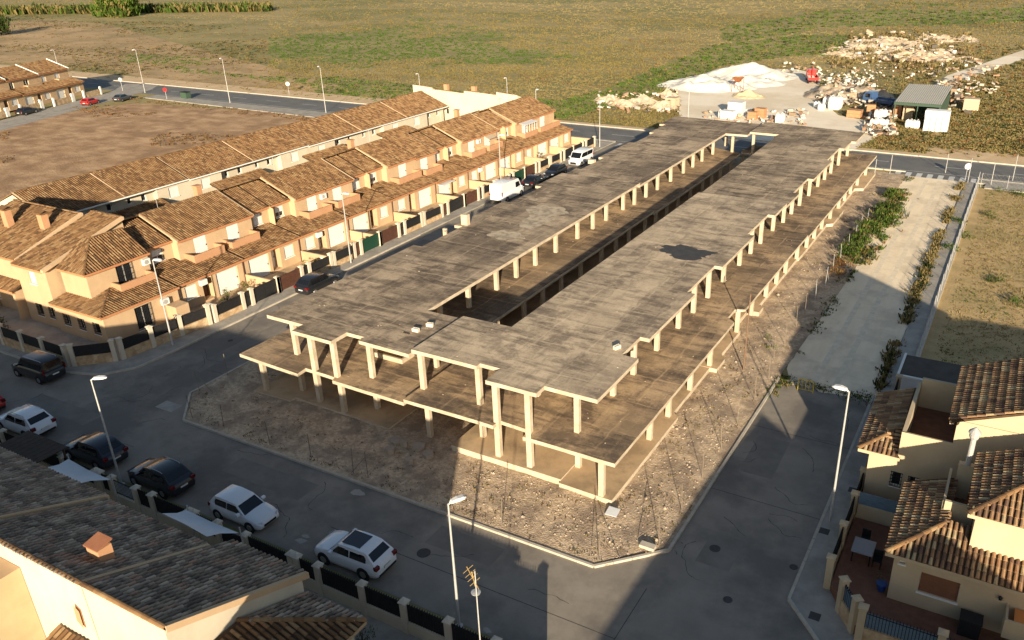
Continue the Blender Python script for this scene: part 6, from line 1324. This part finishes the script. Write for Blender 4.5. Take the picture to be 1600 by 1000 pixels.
# shade sails, canopy
M_SAIL = mat('white_sail_cloth', (0.66, 0.67, 0.69), (0.6, 0.61, 0.63), 1.5, 0.8)
def sail(label, pts, posts):
    root = thing('shade_sail', label, 'shade sail', (sum(p[0] for p in pts) / 4, sum(p[1] for p in pts) / 4, .12), group='white shade sails')
    P = [Vector(p) for p in pts]; n = 8; mb = MB(); g = []
    for j in range(n + 1):
        for i in range(n + 1):
            u, v = i / n, j / n; q = P[0] * (1 - u) * (1 - v) + P[1] * u * (1 - v) + P[2] * u * v + P[3] * (1 - u) * v; c = (P[0] + P[1] + P[2] + P[3]) / 4
            e = 1 - (abs(2 * u - 1) ** 2 * abs(2 * v - 1) ** 2); pull = .12 * max((1 - abs(2 * u - 1)) if v in (0, 1) else 0, (1 - abs(2 * v - 1)) if u in (0, 1) else 0)
            q = q + (c - q) * pull; q.z -= .12 * (1 - (2 * u - 1) ** 2) * (1 - (2 * v - 1) ** 2); g.append(tuple(q))
    mb.add(g, [(j * (n + 1) + i, j * (n + 1) + i + 1, (j + 1) * (n + 1) + i + 1, (j + 1) * (n + 1) + i) for j in range(n) for i in range(n)]); sharp(mb.build('cloth', M_SAIL, root), 60)
    for x, y in posts: k = MB(); k.cyl((x, y, .12), (x, y, 2.75), .04, .04, 6); k.build('support_post', M_STEEL, root)
sail('white shade sail left of the black SUV', [(-46.0, 20.6, 2.6), (-45.9, 21.95, 2.45), (-41.8, 21.8, 2.4), (-42.7, 20.4, 2.7)], ((-45.95, 22.0), (-41.75, 21.85)))
sail('white shade sail next to the white hatchback', [(-36.1, 20.9, 2.7), (-35.5, 21.9, 2.45), (-31.5, 21.9, 2.4), (-32.4, 20.7, 2.7)], ((-35.45, 21.95), (-31.45, 21.95)))
root = thing('flat_canopy', 'dark brown flat canopy on posts at the left edge', 'canopy', (-48.8, 21.5, .12))
b = MB()
for i in range(9): x = -50.9 + i * .45; b.box(x, x + .42, 20.5, 22.6, 2.58, 2.64)
b.build('deck', mat('dark_brown_boards', (0.05, 0.034, 0.025), (0.065, 0.045, 0.033), 4, .8), root)
for x in (-50.7, -47.1):
    for y in (20.7, 22.4): k = MB(); k.box(x - .05, x + .05, y - .05, y + .05, .12, 2.575); k.build('post', M_BROWNGATE, root)
_n0 = set(o.name for o in COL.objects)
# patio things on the right
root = thing('patio_table', 'square grey patio table in the lower right patio', 'table', (-3.1, 37.6, .17)); b = MB(); b.box(-3.65, -2.6, 37.0, 38.25, .85, .9); b.build('table_top', mat('grey_laminate', (0.22, 0.23, 0.25), rough=.4), root)
for x in (-3.55, -2.7):
    for y in (37.1, 38.15): k = MB(); k.box(x - .03, x + .03, y - .03, y + .03, .17, .849); k.build('leg', M_BLACK, root)
for i, (x, y) in enumerate(((-2.35, 37.3), (-3.2, 38.7))):
    root = thing('patio_chair', 'dark patio chair %s the grey table' % ('right of', 'behind')[i], 'chair', (x, y, .17), group='patio chairs'); k = MB(); k.box(x - .22, x + .22, y - .22, y + .22, .58, .63); k.build('seat', M_BLACK, root); k = MB(); k.box(x - .22, x + .22, y + .19, y + .23, .631, 1.05); k.build('backrest', M_BLACK, root)
    for a in (-.19, .19):
        for c in (-.19, .19): k = MB(); k.box(x + a - .02, x + a + .02, y + c - .02, y + c + .02, .17, .579); k.build('leg', M_BLACK, root)
p = Vector((2.15, 34.6, .17)); b = MB(); b.box(p.x - .45, p.x + .45, p.y - .35, p.y + .35, .17, 1.05); root = thing('storage_box', 'black storage box against the cream house wall', 'box', tuple(p)); b.build('body', M_TRIM, root); b = MB(); b.box(p.x - .48, p.x + .48, p.y - .38, p.y + .38, 1.051, 1.12); b.build('lid', M_TRIM, root)
b = MB(); b.lathe((-1.85, 35.6, .17), [(.16, 0), (.2, .1), (.25, .4), (.27, .45), (.22, .45)], 12); single('blue_pot', b, mat('blue_glaze', (0.02, 0.06, 0.22), rough=.3), 'blue plant pot at the corner of the cream house', 'pot')
for o in list(COL.objects):
    if o.name not in _n0 and o.parent is None: o.location = o.location + Vector((0.05, -0.65, 0.5))
bush('potted_plant', 'leafy plant in the blue pot', -1.8, 34.95, 1.1, .35, .7, GK, 60, 'plant', None, False)
# manholes, drains and street patches
M_IRON = mat('cast_iron', (0.05, 0.047, 0.045), (0.07, 0.066, 0.062), 8, .7)
for px, py, r, lb in ((662, 864, .38, 'round manhole cover in the front street'), (1117, 857, .3, 'dark round manhole cover in the right-hand street'), (1137, 937, .24, 'small round cover at the street crossing'), (165 * .0 + 1240, 886, .22, 'round cover close to the lot corner'), (360, 532, .22, 'round cover in the left-hand street')):
    p = G(px, py); b = MB(); b.lathe((p.x, p.y, .002), [(r, 0), (r, .006), (r * .93, .012), (r * .9, .008)], 20); single('manhole_cover', b, M_IRON, lb, 'manhole cover', 'street covers')
for px, py, lb in ((1288, 830, 'upper square drain cover on the right-hand pavement'), (1273, 963, 'lower square drain cover on the right-hand pavement'), (1333, 766, 'drain cover beside the tall lamp')):
    p = G(px, py, .12); b = MB(); b.box(p.x - .26, p.x + .26, p.y - .26, p.y + .26, .122, .128); single('drain_cover', b, M_IRON, lb, 'drain cover', 'street covers')
p = G(264, 635); b = MB(); b.box(p.x - .85, p.x + .85, p.y - .5, p.y + .5, .002, .008); struct('road_patch', b, M_PAVE)
for k, (px, py, r) in enumerate(((470, 845, .5), (478, 838, .3), (590, 700, .4), (760, 985, .3), (560, 770, .6))):
    p = G(px, py); b = MB(); pts = [(p.x + r * math.cos(t * .6283) * random.uniform(.5, 1.1), p.y + r * .6 * math.sin(t * .6283) * random.uniform(.5, 1.1)) for t in range(10)]; b.prism(pts, .001, .004 + .0002 * k); struct('road_stain', b, M_PAVE)
M_PATCH = mat('asphalt_repair', (0.175, 0.157, 0.134), (0.225, 0.202, 0.17), 0.8, 0.92, 0.006, 30); M_CRACK = mat('asphalt_crack', (0.05, 0.047, 0.043))
for k, (x0_, x1_, y0_, y1_) in enumerate(((-40, -33.5, 27.6, 29.3), (-24.5, -20.2, 28.0, 29.6), (-11.4, -9.3, 42.5, 47), (-55.8, -54.2, 60, 69), (-60, -53, 27.0, 28.4), (-53.6, -52.2, 36, 46), (-10.8, -9.0, 33.5, 36.2))):
    b = MB(); b.prism([(x0_ + random.uniform(-.1, .1), y0_), (x1_, y0_ + random.uniform(-.1, .1)), (x1_ + random.uniform(-.1, .1), y1_), (x0_, y1_ + random.uniform(-.1, .1))], .0005, .0025 + .0001 * k); struct('asphalt_repair', b, M_PATCH)
b = MB(); random.seed(31)
for k in range(34):
    if k % 3 == 0: x_, y_, a_ = random.uniform(-12, -6.2), random.uniform(32, 54), random.uniform(0, 6.28)
    elif k % 3 == 1: x_, y_, a_ = random.uniform(-62, -14), random.uniform(24.6, 30.2), random.choice((0, 3.1, .8))
    else: x_, y_, a_ = random.uniform(-56, -51), random.uniform(32, 60), random.choice((1.5, .3))
    for q in range(random.randint(8, 22)):
        l_ = random.uniform(.12, .3); nx2, ny2 = x_ + math.cos(a_) * l_, y_ + math.sin(a_) * l_
        inside_ = (-12.2 < nx2 < -5.8 and 31 < ny2 < 55) or (-70 < nx2 < -5 and 24.2 < ny2 < 30.3) or (-56.7 < nx2 < -50.3 and 30 < ny2 < 115)
        if not inside_: break
        w_ = random.uniform(.008, .02); px_, py_ = -math.sin(a_) * w_, math.cos(a_) * w_
        b.quad((x_ + px_, y_ + py_, .0036), (x_ - px_, y_ - py_, .0036), (nx2 - px_, ny2 - py_, .0036), (nx2 + px_, ny2 + py_, .0036)); x_, y_ = nx2, ny2; a_ += random.uniform(-.55, .55)
struct('road_crack', b, M_CRACK)
b = MB(); b.box(-12.24, -5.76, 39.98, 40.02, .001, .003); b.box(-12.24, -5.76, 48.0, 48.04, .001, .003); b.box(-12.3, -12.26, 24, 30.4, .001, .003); b.box(-30, -12.3, 26.6, 26.64, .001, .003); struct('road_joint', b, M_IRON)
# ------------------------------------------------------------------ builders' yard beyond the far road
M_DUST = mat('white_dust', (0.80, 0.77, 0.70), (0.74, 0.69, 0.60), .5, .97, .06, 3); M_SANDH = mat('yellow_sand', (0.64, 0.53, 0.35), (0.57, 0.46, 0.29), .6, .97, .02, 4); M_RUB = mat('rubble_earth', (0.50, 0.41, 0.31), (0.40, 0.32, 0.23), .6, .97, .1, 2, c3=(.26, .2, .13), s3=.3, a3=.7)
def heap(name, label, x, y, rx, ry, h, m, rough=.15, n=26, group='heaps in the yard', sharpen=1.0):
    mb = MB(); vs = []; sd = random.uniform(0, 50)
    for j in range(n + 1):
        for i in range(n + 1):
            u, v = 2 * i / n - 1, 2 * j / n - 1; r = math.hypot(u, v); a = max(0, 1 - r) ** sharpen
            nz = mn.noise(Vector((u * 2.2 + sd, v * 2.2, sd))) + .6 * mn.noise(Vector((u * 6 + sd, v * 6, sd))) + .45 * mn.noise(Vector((u * 14 + sd, v * 14, sd)))
            vs.append((x + u * rx, y + v * ry, -.05 + h * max(0, a + rough * nz * (a > 0) * min(1, a * 4))))
    mb.add(vs, [(j * (n + 1) + i, j * (n + 1) + i + 1, (j + 1) * (n + 1) + i + 1, (j + 1) * (n + 1) + i) for j in range(n) for i in range(n)])
    return single(name, mb, m, label, 'heap', group, smooth=(name != 'rubble_mound'))
heap('dust_heap', 'broad white stone-dust heap at the left of the yard', -62, 178, 11, 8, 2.4, M_DUST, .45); heap('dust_heap', 'tall white stone-dust heap at the back of the yard', -58, 197, 11, 10, 2.8, M_DUST, .3); heap('dust_heap', 'low white heap between the two big dust heaps', -55, 187, 8, 7, 1.6, M_DUST, .4)
heap('sand_heap', 'small yellow sand heap in front of the white dust', -50, 169.5, 3.8, 3.2, 1.3, M_SANDH, .25)
for i, (px, py, rx, ry, h, lb) in enumerate(((1345, 78, 10, 9, 2.2, 'left end'), (1385, 68, 13, 12, 2.4, 'peak'), (1420, 80, 16, 10, 2.4, 'middle'), (1455, 92, 13, 8, 2.0, 'right part'), (1478, 62, 10, 9, 2.2, 'separate far hump'), (1330, 88, 10, 6, 1.5, 'low front lobe'))):
    w = G(px, py); heap('rubble_mound', 'pale rubble mound at the back of the yard, %s of the ridge' % lb, w.x, w.y, rx, ry, h * .42, M_RUB, 1.2, 44)
w = G(985, 160); 
for i, (px, py, s) in enumerate(((950, 158, 2.2), (975, 165, 2.4), (1005, 160, 2.6), (1035, 168, 2.2), (1042, 150, 2.0))): w = G(px, py); heap('rubble_mound', 'low rubble pile beside the road left of the yard, %s of five from the left' % names[i], w.x, w.y, s * 1.5, s, s * .55, M_RUB, .5, 16)
T = Tufts()
for i in range(900):
    px, py = random.uniform(1290, 1520), random.uniform(52, 108); w = G(px, py)
    if mn.noise(Vector((px * .03, py * .06, 1))) > -.05: T.add(w.x, w.y, random.uniform(0, .5), random.uniform(.4, 1.1), random.uniform(1.0, 2.2), pick((('dry', .45), ('straw', .2), ('olive', .2), ('brown', .15))), 6)
tag(T.build('mound_weeds'), 'dry weeds growing over the rubble mounds', 'weeds', kind='stuff')
# mixed waste: too many scraps to count
M_SCR = [mat('scrap_%s' % n, c, rough=.8) for n, c in (('white', (.60, .57, .51)), ('grey', (.36, .33, .29)), ('brick', (.34, .2, .13)), ('wood', (.28, .2, .13)), ('dark', (.09, .08, .07)), ('tan', (.46, .37, .26)), ('blue', (.16, .23, .3)))]
random.seed(21); mb = MB()
def scraps(n, px0, px1, py0, py1, wts, s0, s1, pile=0.0):
    for i in range(n):
        px, py = random.uniform(px0, px1), random.uniform(py0, py1); w = G(px, py); s = random.uniform(s0, s1); a = random.uniform(0, 6.28); b_ = random.uniform(-.5, .5)
        c, sn = math.cos(a), math.sin(a); l, d, h = s * random.uniform(.6, 1.6), s * random.uniform(.4, 1), s * random.uniform(.2, .7); z = random.uniform(0, pile)
        T_ = lambda p: Vector((w.x + p[0] * c - p[1] * sn, w.y + p[0] * sn + p[1] * c, z + p[2] + p[0] * b_)); mb.T = T_
        mb.box(-l / 2, l / 2, -d / 2, d / 2, 0, h, random.choices(range(7), weights=wts)[0])
w = G(1325, 150); heap('waste_mound', 'mound of mixed building waste between the red lorry and the shed', w.x, w.y, 9, 9, 2.2, M_RUB, .6, 30)
scraps(240, 1278, 1372, 118, 172, (.26, .22, .06, .15, .17, .13, .01), .2, .8, 1.2); scraps(110, 1290, 1350, 130, 165, (.45, .2, .04, .1, .15, .06, 0), .25, .9, 2.1)
scraps(120, 1205, 1500, 100, 125, (.15, .2, .15, .2, .15, .15, 0), .25, .8, .5); scraps(200, 1350, 1400, 170, 215, (.3, .15, .12, .18, .15, .1, 0), .25, .8, .6); scraps(70, 1480, 1560, 95, 150, (.25, .2, .1, .2, .1, .15, 0), .3, .9, .5)
scraps(80, 930, 1060, 145, 178, (.2, .25, .12, .13, .05, .25, 0), .3, .8, .4); scraps(120, 1460, 1520, 128, 178, (.12, .15, .2, .3, .15, .08, 0), .3, .9, 1.0); scraps(90, 1100, 1260, 172, 200, (.3, .2, .2, .2, 0, .1, 0), .3, .8, .2)
scraps(160, 1320, 1490, 55, 100, (.12, .25, .05, .15, .1, .33, 0), .3, 1.3, 1.2)
mb.T = None; tag(mb.build('yard_scrap', M_SCR), 'heaped mixed building waste and scrap in the yard', 'scrap', kind='stuff')
M_BAG = mat('white_bulk_bag', (0.78, 0.78, 0.76), (0.68, 0.68, 0.66), 2, .85)
def big_bag(x, y, z, s, label, rz=0.0):
    mb = MB(); n = 6; c, sn = math.cos(rz), math.sin(rz); rings = []
    for t, k in ((0, .9), (.15, 1), (.5, 1.06), (.85, 1), (1, .88)):
        rings.append([(x + s * k * .5 * (u * c - v * sn), y + s * k * .5 * (u * sn + v * c), z + t * s) for u, v in ((-1, -.7), (-.7, -1), (.7, -1), (1, -.7), (1, .7), (.7, 1), (-.7, 1), (-1, .7))])
    vs = [p for r in rings for p in r]; fs = [(j * 8 + i, j * 8 + (i + 1) % 8, (j + 1) * 8 + (i + 1) % 8, (j + 1) * 8 + i) for j in range(4) for i in range(8)] + [tuple(range(8)), tuple(range(32, 40))]
    mb.add(vs, fs)
    for u, v in ((-.4, -.4), (.4, .4)): mb.tube([(x + u * s * .9, y + v * s * .9, z + s), (x + u * s * .5, y + v * s * .5, z + s * 1.18), (x + u * s * .2, y + v * s * .6, z + s)], .03, 4)
    single('bulk_bag', mb, M_BAG, label, 'bulk bag', 'white bulk bags in the yard')
for i, (px, py, s, z, lb) in enumerate(((1304, 170, 2.2, 0, 'largest white bulk bag at the front of the waste heap'), (1283, 172, 1.1, 0, 'lower left white bag beside the waste heap'), (1276, 168, 1.0, 0, 'leftmost white bag beside the waste heap'), (1290, 167, 1.1, .6, 'white bag leaning on the largest bulk bag'), (1364, 198, 1.2, 0, 'left white bag of the group by the shed'), (1373, 197, 1.2, 0, 'middle white bag of the group by the shed'), (1382, 198, 1.1, 0, 'right white bag of the group by the shed'), (1370, 193, 1.1, 1.1, 'white bag on top of the group by the shed'), (1378, 192, 1.1, 1.1, 'second white bag on top of the group by the shed'), (1420, 199, 1.2, 0, 'white bag under the shed front'), (1430, 200, 1.2, 0, 'white bag between shed and white container'), (1218, 191, 1.4, 0, 'pale bag by itself at the edge of the far deck'), (1128, 184, 1.3, 0, 'pale grey bag left of the stacked white boxes'))):
    w = G(px, py); big_bag(w.x, w.y, z, s, lb, random.uniform(-.3, .3))
M_BRICK = mat('stacked_brick', (0.46, 0.24, 0.12), (0.38, 0.19, 0.1), 3, .9)
def pallet(x, y, w, d, h, label, m, rz=0.0, group='loaded pallets in the yard'):
    root = thing('loaded_pallet', label, 'pallet', (x, y, 0), rz, group)
    b = MB()
    for u in (-.45, 0, .45): b.box(u * w - .05, u * w + .05, -d / 2, d / 2, 0, .1)
    for i in range(5): v = -d / 2 + i * d / 5; b.box(-w / 2, w / 2, v, v + d / 7, .1, .13)
    b.build('pallet', M_SCR[3], root, loc=(0, 0, 0))
    ly = max(2, int(h / .45))
    for i in range(ly): b = MB(); e = .02 * (i % 2); b.box(-w / 2 + e, w / 2 - e, -d / 2 + e, d / 2 - e, .131 + i * h / ly, .131 + (i + .96) * h / ly); b.build('load_layer', m, root, loc=(0, 0, 0))
for i, (px, py, w_, h, m, lb) in enumerate(((1335, 183, 2.4, 1.2, M_BRICK, 'brick pallet right of the largest bulk bag'), (1360, 180, 1.5, 1.8, M_BRICK, 'tall brick pallet left of the shed'), (1372, 184, 1.3, 1.4, M_SCR[3], 'timber pallet next to the tall brick pallet'), (1402, 182, 1.4, 1.9, M_BRICK, 'brick pallet at the shed corner'), (1418, 187, 1.7, 2.4, M_SCR[5], 'tall pale pallet under the shed roof'), (1150, 180, 2.6, 2.3, mat('white_block_stack', (.66, .66, .64), rough=.8), 'tall stack of white boxes at the edge of the far deck'), (1138, 186, 2.4, 1.4, mat('white_block_stack', (.66, .66, .64)), 'lower stack of white boxes at the edge of the far deck'), (1176, 186, 1.6, 1.2, M_BRICK, 'brick pallet right of the white boxes'), (1188, 184, 1.8, 1.6, M_BRICK, 'orange brick pallet near the far deck corner'), (1480, 150, 3.0, 1.5, M_SCR[3], 'long timber stack behind the shed'), (1516, 172, 2.6, 2.0, M_SCR[5], 'pale crate stack right of the shed'), (1050, 168, 2.2, 1.8, M_SCR[5], 'pale crate at the left end of the yard'))):
    w = G(px, py); pallet(w.x, w.y, w_, w_ * .8, h, lb, m, random.uniform(-.15, .15))
# open metal shed
root = thing('metal_shed', 'open shed with grey-green sheet roof in the yard', 'shed', (-16.2, 161, 0)); M_SHR = mat('shed_sheet_roof', (0.36, 0.345, 0.30), (0.40, 0.385, 0.335), 1, .6); M_SHG = mat('shed_green', (0.045, 0.08, 0.055), rough=.7)
b = MB(); n = 44
vs = []
for i in range(n + 1): x = -20.0 + i * 7.4 / n; k = .05 * (i % 2); vs += [(x, 153.0, 3.75 + k), (x, 168.5, 4.5 + k)]
b.add(vs, [(2 * i, 2 * i + 2, 2 * i + 3, 2 * i + 1) for i in range(n)]); b.build('roof', M_SHR, root)
b = MB(); b.box(-20.0, -12.6, 152.95, 153.05, 3.3, 3.74); b.build('fascia', M_SHG, root)
for x in (-19.8, -16.2, -12.8):
    for y in (153.2, 168.2): k = MB(); k.box(x - .08, x + .08, y - .08, y + .08, 0, 3.72 if y < 160 else 4.45); k.build('post', M_SHG, root)
b = MB(); b.box(-19.9, -12.7, 168.3, 168.4, 0, 4.4); b.box(-12.75, -12.65, 153.3, 168.2, 0, 3.7); b.build('back_wall', M_SHG, root)
root = thing('white_container', 'white panelled cabin with leaning panels beside the shed', 'cabin', (-12.9, 151, 0)); b = MB(); b.box(-14.6, -10.9, 150.2, 152.2, 0, 3.2); b.build('body', M_BAG, root)
for i in range(4): k = MB(); x = -14.5 + i * .9; k.extr((x, 149.7, 0), (x + .8, 149.7, 0), (x + .8, 150.18, 2.6 + .15 * (i % 2)), (x, 150.18, 2.6 + .15 * (i % 2)), (0, -.05, 0)); k.build('leaning_panel', M_SHUT, root)
# lorries
def lorry(label, px, py, rz, pm, tipper=True, name='lorry'):
    root = thing(name, label, 'lorry', group='lorries in the yard'); Z = (0, 0, 0)
    b = MB(); b.box(-3, 2.9, -.4, .4, .55, .8); b.build('chassis', M_TRIM, root, loc=Z)
    b = MB(); b.add([(1.3, -1.05, .6), (3.1, -1.05, .6), (3.1, -1.05, 1.5), (2.75, -1.0, 2.5), (1.3, -1.0, 2.5), (1.3, 1.05, .6), (3.1, 1.05, .6), (3.1, 1.05, 1.5), (2.75, 1.0, 2.5), (1.3, 1.0, 2.5)], [(0, 1, 2, 3, 4), (9, 8, 7, 6, 5), (0, 5, 6, 1), (1, 6, 7, 2), (2, 7, 8, 3), (3, 8, 9, 4), (4, 9, 5, 0)]); b.build('cab', pm, root, loc=Z)
    b = MB(); b.add([(3.09, -.9, 1.55), (3.09, .9, 1.55), (2.8, .88, 2.4), (2.8, -.88, 2.4)], [(0, 1, 2, 3)]); b.v = [(p[0] + .02, p[1], p[2]) for p in b.v]; b.build('windscreen', M_CARGLASS, root, loc=Z)
    for sg in (-1, 1): b = MB(); b.box(1.6, 2.6, sg * 1.03 if sg > 0 else -1.06, 1.06 if sg > 0 else -1.03, 1.5, 2.2); b.build('side_window', M_CARGLASS, root, loc=Z)
    b = MB(); b.box(-3.2, 1.1, -1.1, 1.1, .81, .92)
    for q in ((-3.2, 1.1, -1.1, -1.04), (-3.2, 1.1, 1.04, 1.1)): b.box(*q, .921, 1.5)
    b.box(1.04, 1.1, -1.039, 1.039, .921, 1.6); b.box(-3.2, -3.14, -1.039, 1.039, .921, 1.4); b.build('load_bed', pm, root, loc=Z)
    for x in (2.3, -1.4, -2.3):
        for sg in (-1, 1): k = MB(); k.lathe((x, sg * .92, .45), [(.2, -.14), (.43, -.14), (.45, 0), (.43, .14), (.2, .14)], 14, 'y'); k.build('wheel', M_TYRE, root, loc=Z)
    if tipper: b = MB(); b.cyl((.9, 0, .9), (.9, 0, 2.7), .12, .1, 8); b.tube([(.9, 0, 2.7), (-1.0, .2, 3.4), (-2.6, .3, 2.6)], .09, 6); b.build('crane', pm, root, loc=Z)
    w = G(px, py); root.location = (w.x, w.y, 0); root.rotation_euler = (0, 0, rz)
lorry('red lorry with crane standing at the back of the yard', 1268, 128, 1.9, P_RED); lorry('blue lorry half hidden beside the shed', 1374, 166, 2.7, P_BLUE, False)
root = thing('hopper', 'rusty hopper on legs in front of the dust heaps', 'hopper', tuple(G(1152, 143))); c = G(1152, 143); b = MB(); b.add([(c.x - 1, c.y - 1, 2.9), (c.x + 1, c.y - 1, 2.9), (c.x + 1, c.y + 1, 2.9), (c.x - 1, c.y + 1, 2.9), (c.x - .3, c.y - .3, 1.9), (c.x + .3, c.y - .3, 1.9), (c.x + .3, c.y + .3, 1.9), (c.x - .3, c.y + .3, 1.9)], [(0, 1, 5, 4), (1, 2, 6, 5), (2, 3, 7, 6), (3, 0, 4, 7), (7, 6, 5, 4)]); b.build('bin', M_RUST, root)
for u, v in ((-1, -1), (1, -1), (1, 1), (-1, 1)): k = MB(); k.cyl((c.x + u * .95, c.y + v * .95, 0), (c.x + u * .95, c.y + v * .95, 2.9), .06, .06, 5); k.build('leg', M_RUST, root)
# signs, bins and posts by the far road
def road_sign(px, py, h, m, label):
    p = G(px, py); root = thing('road_sign', label, 'road sign', tuple(p), group='road signs by the far road'); b = MB(); b.cyl((p.x, p.y, 0), (p.x, p.y, h), .035, .035, 6); b.build('pole', M_STEEL, root); b = MB(); d = -CF.copy(); d.z = 0; d.normalize(); q = Vector((p.x, p.y, h - .1)) + d * .05; b.cyl(q, q + d * .03, .42, .42, 16); b.build('disc', m, root)
M_SIGNB = mat('sign_blue', (0.03, 0.12, 0.4)); M_SIGNR = mat('sign_red', (0.5, 0.02, 0.02)); M_SIGNW = mat('sign_white', (.7, .7, .7))
road_sign(261, 156, 2.2, M_SIGNR, 'round red road sign at the far junction'); road_sign(452, 148, 2.4, M_SIGNW, 'round pale road sign across the far road'); road_sign(192, 142, 2.6, M_STEEL, 'round sign seen from behind by the far terrace'); road_sign(1508, 282, 2.0, M_SIGNW, 'round sign by the zebra crossing')
for px, py, lb in ((291, 154, 'dark green waste container on the far pavement'),):
    p = G(px, py); root = thing('waste_container', lb, 'container', tuple(p)); b = MB(); b.box(p.x - .9, p.x + .9, p.y - .6, p.y + .6, .1, 1.3); b.build('body', M_SHG, root); b = MB(); b.box(p.x - .95, p.x + .95, p.y - .65, p.y + .65, 1.301, 1.45); b.build('lid', M_TRIM, root)
for i, (px, py, h) in enumerate(((1477, 270, 2.6), (1512, 285, 3.2), (1548, 290, 3.0), (1582, 282, 3.4), (1390, 272, 2.6), (1366, 276, 2.4))):
    p = G(px, py); b = MB(); b.cyl((p.x, p.y, 0), (p.x, p.y, h), .05, .04, 6); single('roadside_pole', b, M_STEEL, 'thin pale pole beside the zebra crossing, %s from the right' % ['fourth', 'third', 'second', 'first', 'fifth', 'sixth'][i], 'pole', 'poles beside the far crossing')
for i, (px, py) in enumerate(((497, 412), (330, 492), (508, 417), (520, 411))):
    p = G(px, py); b = MB(); b.box(p.x - .3, p.x + .3, p.y - .15, p.y + .15, .12, 1.0); b.box(p.x - .33, p.x + .33, p.y - .18, p.y + .18, 1.001, 1.06); single('meter_cabinet', b, M_SILL, 'small white meter cabinet at the terrace wall, %s' % ['third from the corner', 'nearest the corner house', 'second from the green gate', 'nearest the green gate'][i], 'cabinet', 'meter cabinets')
